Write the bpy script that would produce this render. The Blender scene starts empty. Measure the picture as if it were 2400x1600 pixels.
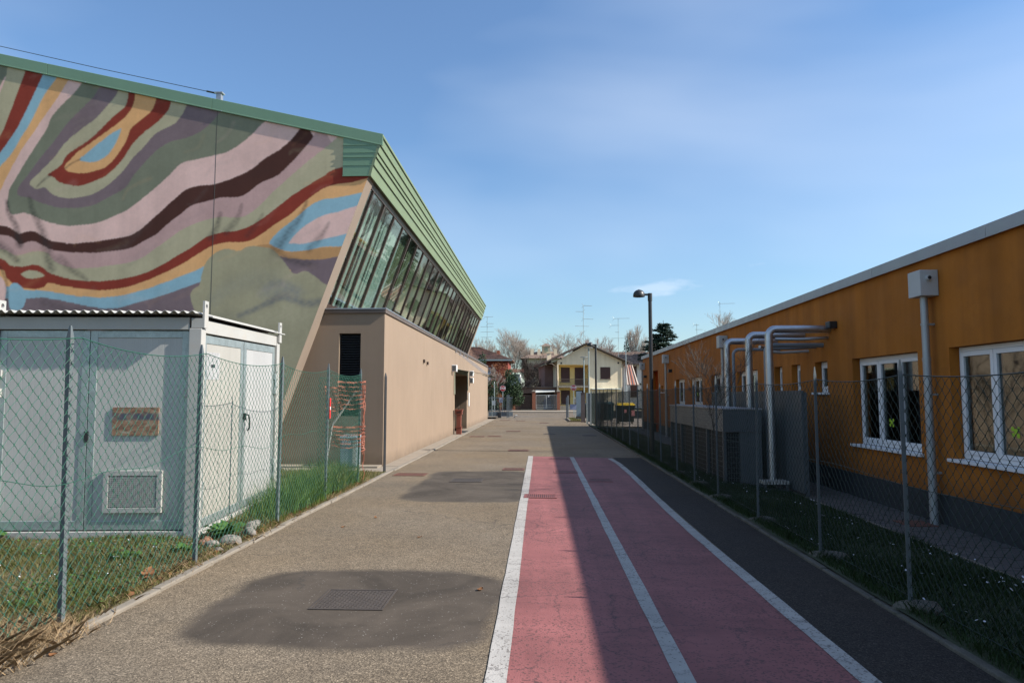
import bpy, math, random
import numpy as np
from mathutils import Vector, Matrix

random.seed(7)
rng = np.random.default_rng(7)
sc = bpy.context.scene
col = sc.collection
R = math.radians

# ------------------------------------------------------------------ camera, sky, sun, exposure
cam_d = bpy.data.cameras.new('camera')
cam = bpy.data.objects.new('camera', cam_d)
col.objects.link(cam)
cam.location = (0, 0, 1.7)
cam.rotation_euler = (R(90 + 4.5205), 0, R(2.3548))
cam_d.sensor_width = 36
cam_d.sensor_fit = 'HORIZONTAL'
cam_d.lens = 24
cam_d.clip_start = 0.05
cam_d.clip_end = 3000
sc.camera = cam

SUN = Vector((1.0, -0.11, 0.735)).normalized()
SUN_EL = math.asin(SUN.z)
SUN_AZ = math.atan2(SUN.x, SUN.y)          # clockwise from +Y
world = bpy.data.worlds.new('World')
sc.world = world
world.use_nodes = True
wn = world.node_tree
for n in list(wn.nodes):
    wn.nodes.remove(n)


def nd(t, typ, **kw):
    n = t.nodes.new(typ)
    for k, v in kw.items():
        if k == 'inp':
            for kk, vv in v.items():
                n.inputs[kk].default_value = vv
        else:
            setattr(n, k, v)
    return n


wo = nd(wn, 'ShaderNodeOutputWorld')
bg = nd(wn, 'ShaderNodeBackground')
sky = nd(wn, 'ShaderNodeTexSky', sky_type='NISHITA')
sky.sun_disc = False
sky.sun_elevation = SUN_EL
sky.sun_rotation = SUN_AZ
sky.air_density = 1.3
sky.dust_density = 0.5
sky.ozone_density = 4.0
SKY_STRENGTH = 0.090
bg.inputs['Strength'].default_value = SKY_STRENGTH
tc = nd(wn, 'ShaderNodeTexCoord')
# thin cirrus veil and small puffs, spread over the whole sky
VEIL_LOC = (4.07, 5.04, 8.32)
PUFF_LOC = (1.82, 5.69, 2.49)
mp1 = nd(wn, 'ShaderNodeMapping')
mp1.inputs['Location'].default_value = VEIL_LOC
mp1.inputs['Rotation'].default_value = (0.0, R(-14), R(20))
mp1.inputs['Scale'].default_value = (0.9, 0.9, 3.2)
n1 = nd(wn, 'ShaderNodeTexNoise', inp={'Scale': 1.0, 'Detail': 4, 'Roughness': 0.45, 'Distortion': 0.3})
r1 = nd(wn, 'ShaderNodeMapRange', inp={'From Min': 0.42, 'From Max': 0.78, 'To Min': 0.03, 'To Max': 0.50})
mp2 = nd(wn, 'ShaderNodeMapping')
mp2.inputs['Scale'].default_value = (2.6, 2.6, 8.0)
mp2.inputs['Location'].default_value = PUFF_LOC
n2 = nd(wn, 'ShaderNodeTexNoise', inp={'Scale': 2.6, 'Detail': 5, 'Roughness': 0.5})
r2 = nd(wn, 'ShaderNodeMapRange', inp={'From Min': 0.60, 'From Max': 0.70, 'To Min': 0.0, 'To Max': 0.62})
mx = nd(wn, 'ShaderNodeMath', operation='MAXIMUM')
mixc = nd(wn, 'ShaderNodeMix', data_type='RGBA')
mixc.inputs[7].default_value = (6.2, 6.9, 8.0, 1)
tint = nd(wn, 'ShaderNodeVectorMath', operation='MULTIPLY')
tint.inputs[1].default_value = (0.82, 0.98, 1.13)      # white balance of the sky
sep = nd(wn, 'ShaderNodeSeparateXYZ')
low = nd(wn, 'ShaderNodeMapRange', inp={'From Min': 0.10, 'From Max': 0.26, 'To Min': 1.0, 'To Max': 0.0})
puff = nd(wn, 'ShaderNodeMath', operation='MULTIPLY')
L = wn.links.new
L(tc.outputs['Generated'], mp1.inputs['Vector'])
L(mp1.outputs[0], n1.inputs['Vector'])
L(n1.outputs[0], r1.inputs['Value'])
L(tc.outputs['Generated'], mp2.inputs['Vector'])
L(mp2.outputs[0], n2.inputs['Vector'])
L(n2.outputs[0], r2.inputs['Value'])
L(r1.outputs[0], mx.inputs[0])
L(tc.outputs['Generated'], sep.inputs[0])
L(sep.outputs[2], low.inputs['Value'])
L(r2.outputs[0], puff.inputs[0])
L(low.outputs[0], puff.inputs[1])
L(puff.outputs[0], mx.inputs[1])
L(mx.outputs[0], mixc.inputs[0])
L(sky.outputs[0], tint.inputs[0])
L(tint.outputs[0], mixc.inputs[6])
L(mixc.outputs[2], bg.inputs['Color'])
L(bg.outputs[0], wo.inputs['Surface'])

sun_d = bpy.data.lights.new('sun', 'SUN')
sun_d.energy = 5.0
sun_d.angle = R(0.55)
sun_d.color = (1.0, 0.94, 0.86)
sun = bpy.data.objects.new('sun', sun_d)
col.objects.link(sun)
sun.location = (30, -10, 30)
sun.rotation_euler = SUN.to_track_quat('Z', 'Y').to_euler()

sc.view_settings.view_transform = 'Standard'
sc.view_settings.look = 'None'
sc.view_settings.gamma = 1
sc.view_settings.exposure = 0.75
sc.view_settings.use_curve_mapping = False
sc.cycles.use_denoising = True
sc.cycles.max_bounces = 8
sc.cycles.transparent_max_bounces = 24
sc.cycles.caustics_reflective = False
sc.cycles.caustics_refractive = False


# ------------------------------------------------------------------ helpers: materials
def s2l(r, g, b, k=1.0):
    f = lambda c: (c / 12.92 if c <= 0.04045 else ((c + 0.055) / 1.055) ** 2.4)
    return tuple(min(0.95, f(v / 255.0) * k) for v in (r, g, b))


MATS = {}


def new_mat(name):
    m = bpy.data.materials.new(name)
    m.use_nodes = True
    t = m.node_tree
    b = t.nodes['Principled BSDF']
    MATS[name] = m
    return m, t, b


def coords(t, rand=True):
    tcn = nd(t, 'ShaderNodeTexCoord')
    if not rand:
        return tcn.outputs['Object']
    oi = nd(t, 'ShaderNodeObjectInfo')
    mu = nd(t, 'ShaderNodeMath', operation='MULTIPLY', inp={1: 57.0})
    t.links.new(oi.outputs['Random'], mu.inputs[0])
    ad = nd(t, 'ShaderNodeVectorMath', operation='ADD')
    t.links.new(tcn.outputs['Object'], ad.inputs[0])
    t.links.new(mu.outputs[0], ad.inputs[1])
    return ad.outputs[0]


def noise(t, vec, scale, detail=5, rough=0.55, dist=0.0, stretch=None):
    if stretch:
        mp = nd(t, 'ShaderNodeMapping')
        mp.inputs['Scale'].default_value = stretch
        t.links.new(vec, mp.inputs['Vector'])
        vec = mp.outputs[0]
    n = nd(t, 'ShaderNodeTexNoise', inp={'Scale': scale, 'Detail': detail, 'Roughness': rough, 'Distortion': dist})
    t.links.new(vec, n.inputs['Vector'])
    return n.outputs[0]


def mrange(t, val, a, b, c, d):
    m = nd(t, 'ShaderNodeMapRange', inp={'From Min': a, 'From Max': b, 'To Min': c, 'To Max': d})
    t.links.new(val, m.inputs['Value'])
    return m.outputs[0]


def mth(t, op, a, b=None, c=None):
    m = nd(t, 'ShaderNodeMath', operation=op)
    for i, v in enumerate((a, b, c)):
        if v is None:
            continue
        if isinstance(v, (int, float)):
            m.inputs[i].default_value = v
        else:
            t.links.new(v, m.inputs[i])
    return m.outputs[0]


def mixcol(t, fac, a, b, blend='MIX'):
    m = nd(t, 'ShaderNodeMix', data_type='RGBA', blend_type=blend)
    for i, v in ((0, fac), (6, a), (7, b)):
        if isinstance(v, (int, float)):
            m.inputs[i].default_value = v
        elif isinstance(v, tuple):
            m.inputs[i].default_value = (*v[:3], 1)
        else:
            t.links.new(v, m.inputs[i])
    return m.outputs[2]


def scalecol(t, c, f):
    v = nd(t, 'ShaderNodeVectorMath', operation='SCALE')
    if isinstance(c, tuple):
        v.inputs[0].default_value = c[:3]
    else:
        t.links.new(c, v.inputs[0])
    if isinstance(f, (int, float)):
        v.inputs['Scale'].default_value = f
    else:
        t.links.new(f, v.inputs['Scale'])
    return v.outputs[0]


def bumpn(t, b, h, strength, dist=0.01):
    bn = nd(t, 'ShaderNodeBump', inp={'Strength': strength, 'Distance': dist})
    t.links.new(h, bn.inputs['Height'])
    t.links.new(bn.outputs[0], b.inputs['Normal'])


def M(name, c, rough=0.7, var=0.12, vs=1.5, fine=0.06, fs=70, bump=0.15, bd=0.004, metal=0.0, streak=0.0,
      spec=0.4, dirt=None, dirt_amt=0.0, rand=True, foot=None):
    m, t, b = new_mat(name)
    v = coords(t, rand)
    f = mrange(t, noise(t, v, vs), 0.25, 0.75, 1 - var, 1 + var)
    fn = noise(t, v, fs, 3)
    f = mth(t, 'MULTIPLY', f, mrange(t, fn, 0.25, 0.75, 1 - fine, 1 + fine))
    if streak:
        f = mth(t, 'MULTIPLY', f, mrange(t, noise(t, v, 1.0, 4, 0.6, 0, (2.6, 2.6, 0.12)), 0.35, 0.7, 1.0, 1 - streak))
    cc = scalecol(t, c, f)
    if dirt:
        cc = mixcol(t, mrange(t, noise(t, v, vs * 2.3, 8, 0.65), 0.52, 0.72, 0, dirt_amt), cc, dirt)
    if foot:            # splashed dirt above the ground, ragged upper edge
        z0, h, fc, amt = foot
        sx = nd(t, 'ShaderNodeSeparateXYZ')
        t.links.new(v, sx.inputs[0])
        zz = mth(t, 'ADD', sx.outputs[2], mth(t, 'MULTIPLY', mth(t, 'SUBTRACT', noise(t, v, 2.2, 7, 0.7), 0.5), h * 1.6))
        cc = mixcol(t, mrange(t, zz, z0, z0 + h, amt, 0.0), cc, fc)
    t.links.new(cc, b.inputs['Base Color'])
    rr = mrange(t, noise(t, v, vs * 3, 4), 0.3, 0.7, max(0.02, rough - 0.08), min(1, rough + 0.08))
    t.links.new(rr, b.inputs['Roughness'])
    b.inputs['Metallic'].default_value = metal
    b.inputs['Specular IOR Level'].default_value = spec
    if bump:
        bumpn(t, b, fn, bump, bd)
    return m


# ------------------------------------------------------------------ helpers: meshes
def add_obj(name, me, mats, parent=None, smooth=False):
    for m in (mats if isinstance(mats, (list, tuple)) else [mats]):
        me.materials.append(m)
    o = bpy.data.objects.new(name, me)
    col.objects.link(o)
    if parent is not None:
        o.parent = parent
    if smooth:
        me.polygons.foreach_set('use_smooth', np.ones(len(me.polygons), dtype=bool))
    return o


class MB:
    def __init__(s):
        s.v = []
        s.f = []
        s.m = []

    def add(s, vs, fs, mi=0):
        o = len(s.v)
        s.v += [tuple(p) for p in vs]
        s.f += [tuple(i + o for i in f) for f in fs]
        s.m += [mi] * len(fs)
        return s

    def box(s, x0, x1, y0, y1, z0, z1, mi=0):
        vs = [(x, y, z) for x in (x0, x1) for y in (y0, y1) for z in (z0, z1)]
        return s.add(vs, [(0, 1, 3, 2), (4, 6, 7, 5), (0, 4, 5, 1), (2, 3, 7, 6), (0, 2, 6, 4), (1, 5, 7, 3)], mi)

    def hexa(s, p, mi=0):
        """8 points: bottom ring 0-3 (ccw), top ring 4-7"""
        return s.add(p, [(3, 2, 1, 0), (4, 5, 6, 7), (0, 1, 5, 4), (1, 2, 6, 5), (2, 3, 7, 6), (3, 0, 4, 7)], mi)

    def prism(s, poly, a, b, mi=0):
        """poly: list of 3D points, extruded from offset a to offset b (vectors)"""
        a = Vector(a)
        b = Vector(b)
        n = len(poly)
        vs = [Vector(p) + a for p in poly] + [Vector(p) + b for p in poly]
        fs = [tuple(range(n))[::-1], tuple(range(n, 2 * n))]
        fs += [(i, (i + 1) % n, (i + 1) % n + n, i + n) for i in range(n)]
        return s.add(vs, fs, mi)

    def quad(s, a, b, c, d, mi=0):
        return s.add([a, b, c, d], [(0, 1, 2, 3)], mi)

    def tube(s, pts, r, n=8, mi=0, caps=True):
        pts = [Vector(p) for p in pts]
        rs = r if isinstance(r, (list, tuple)) else [r] * len(pts)
        rings = []
        up = None
        for i, p in enumerate(pts):
            d = (pts[min(i + 1, len(pts) - 1)] - pts[max(i - 1, 0)]).normalized()
            if up is None:
                up = Vector((0, 0, 1)) if abs(d.z) < 0.9 else Vector((1, 0, 0))
            a = d.cross(up)
            if a.length < 1e-6:
                a = d.cross(Vector((0, 1, 0)))
            a.normalize()
            bb = a.cross(d).normalized()
            up = bb
            rings.append([p + (a * math.cos(2 * math.pi * k / n) + bb * math.sin(2 * math.pi * k / n)) * rs[i] for k in range(n)])
        vs = [q for rg in rings for q in rg]
        fs = []
        for i in range(len(pts) - 1):
            for k in range(n):
                fs.append((i * n + k, i * n + (k + 1) % n, (i + 1) * n + (k + 1) % n, (i + 1) * n + k))
        if caps:
            fs.append(tuple(range(n))[::-1])
            fs.append(tuple(range((len(pts) - 1) * n, len(pts) * n)))
        return s.add(vs, fs, mi)

    def lathe(s, prof, c=(0, 0, 0), n=24, mi=0):
        vs = []
        fs = []
        for (r, z) in prof:
            for k in range(n):
                a = 2 * math.pi * k / n
                vs.append((c[0] + r * math.cos(a), c[1] + r * math.sin(a), c[2] + z))
        for i in range(len(prof) - 1):
            for k in range(n):
                fs.append((i * n + k, i * n + (k + 1) % n, (i + 1) * n + (k + 1) % n, (i + 1) * n + k))
        return s.add(vs, fs, mi)

    def mesh(s, name):
        me = bpy.data.meshes.new(name)
        me.from_pydata(s.v, [], s.f)
        if any(s.m):
            me.polygons.foreach_set('material_index', s.m)
        me.update()
        return me

    def build(s, name, mats, parent=None, smooth=False, bevel=0, autosmooth=False):
        o = add_obj(name, s.mesh(name), mats, parent, smooth)
        if autosmooth:
            o.data.polygons.foreach_set('use_smooth', np.ones(len(o.data.polygons), dtype=bool))
            o.data.set_sharp_from_angle(angle=R(38))
        if bevel:
            bv = o.modifiers.new('bevel', 'BEVEL')
            bv.width = bevel
            bv.segments = 2
            bv.limit_method = 'ANGLE'
            bv.angle_limit = R(40)
        return o


def np_mesh(name, V, F, mats, parent=None, smooth=False):
    """V (n,3) array, F (m,k) array with constant k"""
    V = np.asarray(V, dtype=np.float32)
    F = np.asarray(F, dtype=np.int32)
    me = bpy.data.meshes.new(name)
    me.vertices.add(len(V))
    me.vertices.foreach_set('co', V.ravel())
    k = F.shape[1]
    me.loops.add(F.size)
    me.loops.foreach_set('vertex_index', F.ravel())
    me.polygons.add(len(F))
    me.polygons.foreach_set('loop_start', np.arange(0, F.size, k, dtype=np.int32))
    me.polygons.foreach_set('loop_total', np.full(len(F), k, dtype=np.int32))
    me.update(calc_edges=True)
    me.validate()
    return add_obj(name, me, mats, parent, smooth)


def np_prisms(P0, P1, R0, R1, n=3):
    """segments as n-sided prisms -> V, F (quads)"""
    P0 = np.asarray(P0, float)
    P1 = np.asarray(P1, float)
    R0 = np.broadcast_to(np.asarray(R0, float), (len(P0),))
    R1 = np.broadcast_to(np.asarray(R1, float), (len(P0),))
    d = P1 - P0
    d /= np.linalg.norm(d, axis=1, keepdims=True) + 1e-9
    ref = np.where(np.abs(d[:, 2:3]) > 0.9, np.array([[1.0, 0, 0]]), np.array([[0, 0, 1.0]]))
    a = np.cross(d, ref)
    a /= np.linalg.norm(a, axis=1, keepdims=True) + 1e-9
    b = np.cross(a, d)
    V = []
    for (P, Rr) in ((P0, R0), (P1, R1)):
        for k in range(n):
            an = 2 * math.pi * k / n
            V.append(P + (a * math.cos(an) + b * math.sin(an)) * Rr[:, None])
    V = np.stack(V, 1)
    base = (np.arange(len(P0)) * 2 * n)[:, None]
    F = []
    for k in range(n):
        k2 = (k + 1) % n
        F.append(np.concatenate([base + k, base + k2, base + n + k2, base + n + k], 1))
    return V.reshape(-1, 3), np.concatenate(F, 0)


def thing(name, label, cat, loc=(0, 0, 0), rotz=0.0, group=None):
    o = bpy.data.objects.new(name, None)
    o.empty_display_size = 0.2
    col.objects.link(o)
    o.location = loc
    o.rotation_euler = (0, 0, rotz)
    return tag(o, label, cat, group)


def tag(o, label, cat, group=None):
    o['label'] = label
    o['category'] = cat
    if group:
        o['group'] = group
    return o


def struct(o, kind='structure', label=None):
    o['kind'] = kind
    if label:
        o['label'] = label
    return o


def child_copy(src, parent, loc=None, rot=None):
    c = src.copy()
    col.objects.link(c)
    c.parent = parent
    if loc is not None:
        c.location = loc
    if rot is not None:
        c.rotation_euler = rot
    return c


def copy_tree(o, parent=None):
    c = o.copy()
    col.objects.link(c)
    c.parent = parent
    for ch in list(o.children):
        copy_tree(ch, c)
    return c


def catmull(pts, sub=6, closed=False):
    P = np.array(pts, float)
    n = len(P)
    out = []
    rngi = range(n if closed else n - 1)
    for i in rngi:
        if closed:
            p0, p1, p2, p3 = P[(i - 1) % n], P[i], P[(i + 1) % n], P[(i + 2) % n]
        else:
            p0, p1, p2, p3 = P[max(i - 1, 0)], P[i], P[i + 1], P[min(i + 2, n - 1)]
        for k in range(sub):
            t = k / sub
            out.append(0.5 * (2 * p1 + (p2 - p0) * t + (2 * p0 - 5 * p1 + 4 * p2 - p3) * t * t + (3 * p1 - p0 - 3 * p2 + p3) * t ** 3))
    if not closed:
        out.append(P[-1])
    return np.array(out)


def wall_x(mb, X, into, y0, y1, z0, z1, holes, depth, mi=0, mi_reveal=None):
    """wall in plane x=X seen from the -into side, rectangular holes (ya,yb,za,zb) with reveals"""
    ys = sorted({y0, y1, *[h[0] for h in holes], *[h[1] for h in holes]})
    zs = sorted({z0, z1, *[h[2] for h in holes], *[h[3] for h in holes]})
    mr = mi if mi_reveal is None else mi_reveal
    for i in range(len(ys) - 1):
        for j in range(len(zs) - 1):
            yc, zc = (ys[i] + ys[i + 1]) / 2, (zs[j] + zs[j + 1]) / 2
            if yc < y0 or yc > y1 or zc < z0 or zc > z1:
                continue
            if any(h[0] < yc < h[1] and h[2] < zc < h[3] for h in holes):
                continue
            for xx in (X, X + into * depth):
                mb.quad((xx, ys[i], zs[j]), (xx, ys[i + 1], zs[j]), (xx, ys[i + 1], zs[j + 1]), (xx, ys[i], zs[j + 1]), mi)
    X2 = X + into * depth
    for (a, b, c, d) in holes:
        mb.quad((X, a, c), (X2, a, c), (X2, a, d), (X, a, d), mr)
        mb.quad((X, b, c), (X2, b, c), (X2, b, d), (X, b, d), mr)
        mb.quad((X, a, c), (X, b, c), (X2, b, c), (X2, a, c), mr)
        mb.quad((X, a, d), (X, b, d), (X2, b, d), (X2, a, d), mr)
    return mb


def wall_y(mb, Yp, into, x0, x1, z0, z1, holes, depth, mi=0):
    sub = MB()
    wall_x(sub, Yp, into, x0, x1, z0, z1, holes, depth, mi)
    mb.add([(p[1], p[0], p[2]) for p in sub.v], sub.f, mi)
    return mb
# ------------------------------------------------------------------ materials
def rbox_mask(t, vec, cx, cy, hx, hy, rad, soft):
    """soft mask of a rounded rectangle lying on the ground"""
    sx = nd(t, 'ShaderNodeSeparateXYZ')
    t.links.new(vec, sx.inputs[0])
    qx = mth(t, 'MAXIMUM', mth(t, 'SUBTRACT', mth(t, 'ABSOLUTE', mth(t, 'SUBTRACT', sx.outputs[0], cx)), hx - rad), 0.0)
    qy = mth(t, 'MAXIMUM', mth(t, 'SUBTRACT', mth(t, 'ABSOLUTE', mth(t, 'SUBTRACT', sx.outputs[1], cy)), hy - rad), 0.0)
    d = mth(t, 'SUBTRACT', mth(t, 'SQRT', mth(t, 'ADD', mth(t, 'MULTIPLY', qx, qx), mth(t, 'MULTIPLY', qy, qy))), rad)
    return mrange(t, d, -soft, soft, 1.0, 0.0)


def asphalt(name, base, patches=(), light=1.0):
    m, t, b = new_mat(name)
    v = coords(t, False)
    vo = nd(t, 'ShaderNodeTexVoronoi', inp={'Scale': 125.0})
    t.links.new(v, vo.inputs['Vector'])
    hs = nd(t, 'ShaderNodeSeparateColor')
    t.links.new(vo.outputs['Color'], hs.inputs[0])
    ramp = nd(t, 'ShaderNodeValToRGB')
    el = ramp.color_ramp.elements
    el[0].position = 0.0
    el[0].color = (0.42, 0.40, 0.38, 1)
    el[1].position = 1.0
    el[1].color = (2.3, 2.25, 2.15, 1)
    for p, c in ((0.35, 0.70), (0.62, 1.0), (0.85, 1.28), (0.95, 1.6)):
        e = el.new(p)
        e.color = (c, c * 0.97, c * 0.93, 1)
    t.links.new(hs.outputs[0], ramp.inputs[0])
    big = mrange(t, noise(t, v, 0.55, 6, 0.6), 0.3, 0.7, 0.84, 1.16)
    mid = mrange(t, noise(t, v, 7.0, 5, 0.6), 0.3, 0.7, 0.88, 1.12)
    warm = mixcol(t, mrange(t, noise(t, v, 0.35, 4), 0.35, 0.65, 0, 1), base, (base[0] * 1.06, base[1] * 0.99, base[2] * 0.88))
    c = mixcol(t, 1.0, warm, ramp.outputs[0], 'MULTIPLY')
    c = scalecol(t, c, mth(t, 'MULTIPLY', big, mid))
    hgt = vo.outputs['Distance']
    for (cx, cy, hx, hy, rad, soft, pc) in patches:
        wv = nd(t, 'ShaderNodeVectorMath', operation='MULTIPLY_ADD')
        nn = nd(t, 'ShaderNodeTexNoise', inp={'Scale': 1.3, 'Detail': 4})
        t.links.new(v, nn.inputs['Vector'])
        t.links.new(nn.outputs['Color'], wv.inputs[0])
        wv.inputs[1].default_value = (0.35, 0.35, 0)
        t.links.new(v, wv.inputs[2])
        sb = nd(t, 'ShaderNodeVectorMath', operation='SUBTRACT')
        t.links.new(wv.outputs[0], sb.inputs[0])
        sb.inputs[1].default_value = (0.175, 0.175, 0)
        mask = rbox_mask(t, sb.outputs[0], cx, cy, hx, hy, rad, soft)
        # dust ring inside the seal coat and a few stones that still show
        tone = mrange(t, noise(t, v, 1.1, 5, 0.6, 1.2), 0.36, 0.64, 0.70, 1.30)
        sp = mrange(t, hs.outputs[1], 0.988, 0.998, 0.0, 1.0)
        pcol = scalecol(t, pc, tone)
        pcol = mixcol(t, mth(t, 'MULTIPLY', sp, 0.7), pcol, (0.30, 0.28, 0.25))
        grain = mrange(t, noise(t, v, 160, 2), 0.3, 0.7, 0.88, 1.12)
        pcol = scalecol(t, pcol, grain)
        mk = mth(t, 'MULTIPLY', mask, mrange(t, hs.outputs[2], 0.0, 1.0, 0.94, 1.0))
        c = mixcol(t, mk, c, pcol)
        hgt = mth(t, 'MULTIPLY', hgt, mth(t, 'SUBTRACT', 1.0, mth(t, 'MULTIPLY', mask, 0.75)))
    # hair cracks and dark joints
    vc = nd(t, 'ShaderNodeTexVoronoi', feature='DISTANCE_TO_EDGE', inp={'Scale': 0.33})
    wn_ = nd(t, 'ShaderNodeTexNoise', inp={'Scale': 2.2, 'Detail': 6, 'Roughness': 0.7})
    t.links.new(v, wn_.inputs['Vector'])
    wv = nd(t, 'ShaderNodeVectorMath', operation='MULTIPLY_ADD')
    t.links.new(wn_.outputs['Color'], wv.inputs[0])
    wv.inputs[1].default_value = (0.5, 0.5, 0)
    t.links.new(v, wv.inputs[2])
    t.links.new(wv.outputs[0], vc.inputs['Vector'])
    ck = mrange(t, vc.outputs['Distance'], 0.0, 0.0035, 0.6, 0.0)
    ck = mth(t, 'MULTIPLY', ck, mrange(t, noise(t, v, 0.4, 3), 0.5, 0.56, 0, 1))
    c = mixcol(t, ck, c, (0.03, 0.028, 0.026))
    t.links.new(c, b.inputs['Base Color'])
    b.inputs['Roughness'].default_value = 0.9
    b.inputs['Specular IOR Level'].default_value = 0.25
    bumpn(t, b, hgt, 0.45, 0.004)
    return m


asph = asphalt('asphalt', (0.158, 0.132, 0.100),
               [(-1.50, 5.70, 1.17, 1.02, 0.50, 0.07, (0.064, 0.051, 0.039)),
                (-1.30, 13.3, 1.05, 2.25, 0.45, 0.06, (0.066, 0.054, 0.042))])
street_asph = asphalt('street_asphalt', (0.145, 0.124, 0.10))
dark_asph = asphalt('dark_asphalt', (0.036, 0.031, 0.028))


def paint(name, c, worn, wear_lo, wear_hi, cracks=True, tonevar=0.12):
    m, t, b = new_mat(name)
    v = coords(t, False)
    tone = mrange(t, noise(t, v, 0.9, 6, 0.62, 0.4), 0.3, 0.7, 1 - tonevar, 1 + tonevar)
    streak = mrange(t, noise(t, v, 1.2, 5, 0.6, 0.3, (1.0, 4.0, 1.0)), 0.3, 0.7, 0.88, 1.1)
    tyre = mrange(t, noise(t, v, 1.0, 4, 0.55, 0.2, (2.4, 0.12, 1.0)), 0.32, 0.66, 0.84, 1.08)      # rubbed in along the driving direction
    cc = scalecol(t, c, mth(t, 'MULTIPLY', mth(t, 'MULTIPLY', tone, streak), tyre))
    vo = nd(t, 'ShaderNodeTexVoronoi', inp={'Scale': 80.0})
    t.links.new(v, vo.inputs['Vector'])
    sp = nd(t, 'ShaderNodeSeparateColor')
    t.links.new(vo.outputs['Color'], sp.inputs[0])
    # rubbed-through aggregate, stronger in blotches
    blot = mrange(t, noise(t, v, 0.75, 6, 0.65), 0.40, 0.72, wear_lo, wear_hi)
    wm = mth(t, 'LESS_THAN', sp.outputs[0], blot)
    cc = mixcol(t, mth(t, 'MULTIPLY', wm, 0.85), cc, worn)
    if cracks:
        wn_ = nd(t, 'ShaderNodeTexNoise', inp={'Scale': 5.0, 'Detail': 8, 'Roughness': 0.75})
        t.links.new(v, wn_.inputs['Vector'])
        wv = nd(t, 'ShaderNodeVectorMath', operation='MULTIPLY_ADD')
        t.links.new(wn_.outputs['Color'], wv.inputs[0])
        wv.inputs[1].default_value = (0.32, 0.32, 0)
        t.links.new(v, wv.inputs[2])
        for sc_, w, str_, lo in ((1.3, 0.011, 0.85, 0.40), (3.4, 0.018, 0.7, 0.47)):
            vc = nd(t, 'ShaderNodeTexVoronoi', feature='DISTANCE_TO_EDGE', inp={'Scale': sc_})
            t.links.new(wv.outputs[0], vc.inputs['Vector'])
            ck = mrange(t, vc.outputs['Distance'], 0.0, w, str_, 0.0)
            ck = mth(t, 'MULTIPLY', ck, mrange(t, noise(t, v, 1.1, 4), lo, lo + 0.10, 0, 1))
            cc = mixcol(t, ck, cc, (0.04, 0.03, 0.03))
    t.links.new(cc, b.inputs['Base Color'])
    b.inputs['Roughness'].default_value = 0.75
    b.inputs['Specular IOR Level'].default_value = 0.35
    bumpn(t, b, vo.outputs['Distance'], 0.3, 0.004)
    return m


pink_paint = paint('pink_lane_paint', (0.245, 0.088, 0.083), (0.105, 0.050, 0.046), 0.02, 0.36, True, 0.20)
white_paint = paint('white_line_paint', (0.37, 0.35, 0.32), (0.16, 0.14, 0.125), 0.02, 0.24, True, 0.08)

concrete = M('concrete', (0.21, 0.183, 0.147), 0.9, 0.18, 2.5, 0.14, 120, 0.4, 0.004, dirt=(0.16, 0.14, 0.11), dirt_amt=0.6)
slab_conc = M('walk_concrete', (0.245, 0.205, 0.158), 0.9, 0.12, 1.6, 0.10, 150, 0.3, 0.003, dirt=(0.25, 0.22, 0.17), dirt_amt=0.5)
paver_m = M('paver_stone', (0.085, 0.078, 0.075), 0.85, 0.2, 6, 0.15, 120, 0.35, 0.003)
plaster = M('beige_plaster', (0.258, 0.189, 0.132), 0.9, 0.06, 0.7, 0.07, 160, 0.5, 0.004, streak=0.08, rand=False, foot=(0.02, 0.30, (0.13, 0.095, 0.065), 0.65))
edge_plaster = M('edge_plaster', (0.25, 0.195, 0.15), 0.9, 0.08, 1.2, 0.06, 200, 0.35, 0.003, rand=False)
orange_pl = M('orange_plaster', (0.415, 0.142, 0.015), 0.88, 0.14, 0.8, 0.10, 150, 0.5, 0.004, streak=0.30, dirt=(0.24, 0.085, 0.012), dirt_amt=0.45, rand=False, foot=(0.30, 0.35, (0.14, 0.055, 0.015), 0.6))
red_pl = M('red_orange_plaster', (0.50, 0.10, 0.015), 0.9, 0.08, 1, 0.05, 200, 0.3, 0.003)
plinth_m = M('dark_plinth', (0.030, 0.034, 0.038), 0.85, 0.2, 1.5, 0.1, 120, 0.3, 0.003)
green_metal = M('green_metal', (0.178, 0.230, 0.128), 0.55, 0.06, 1.2, 0.02, 90, 0.03, 0.002, metal=0.0, spec=0.5, streak=0.08)
green_metal2 = M('green_trim_metal', (0.16, 0.27, 0.17), 0.45, 0.06, 1.2, 0.02, 90, 0.03, 0.002, spec=0.5)
flash_m = M('grey_flashing', (0.36, 0.37, 0.39), 0.4, 0.08, 1.5, 0.03, 60, 0.05, 0.002, metal=0.6)
brown_metal = M('brown_window_metal', (0.055, 0.034, 0.025), 0.4, 0.15, 3, 0.04, 60, 0.05, 0.002, spec=0.5)
dark_flash = M('dark_flashing', (0.10, 0.075, 0.06), 0.5, 0.15, 2, 0.05, 60, 0.05, 0.002)
white_metal = M('white_painted_metal', (0.40, 0.392, 0.362), 0.45, 0.06, 2.0, 0.03, 60, 0.06, 0.002, dirt=(0.42, 0.36, 0.28), dirt_amt=0.35)
white_frame = M('white_window_frame', (0.74, 0.75, 0.76), 0.4, 0.03, 2, 0.02, 60, 0.03, 0.002)
galv = M('galvanised_steel', (0.36, 0.41, 0.40), 0.42, 0.18, 9, 0.12, 60, 0.05, 0.002, metal=0.55, dirt=(0.26, 0.29, 0.27), dirt_amt=0.4)
post_m = M('green_grey_post', (0.105, 0.125, 0.13), 0.5, 0.15, 5, 0.08, 90, 0.1, 0.002, metal=0.0, dirt=(0.14, 0.12, 0.10), dirt_amt=0.3)
black_post = M('black_post', (0.03, 0.032, 0.035), 0.5, 0.15, 5, 0.08, 90, 0.1, 0.002)
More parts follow.
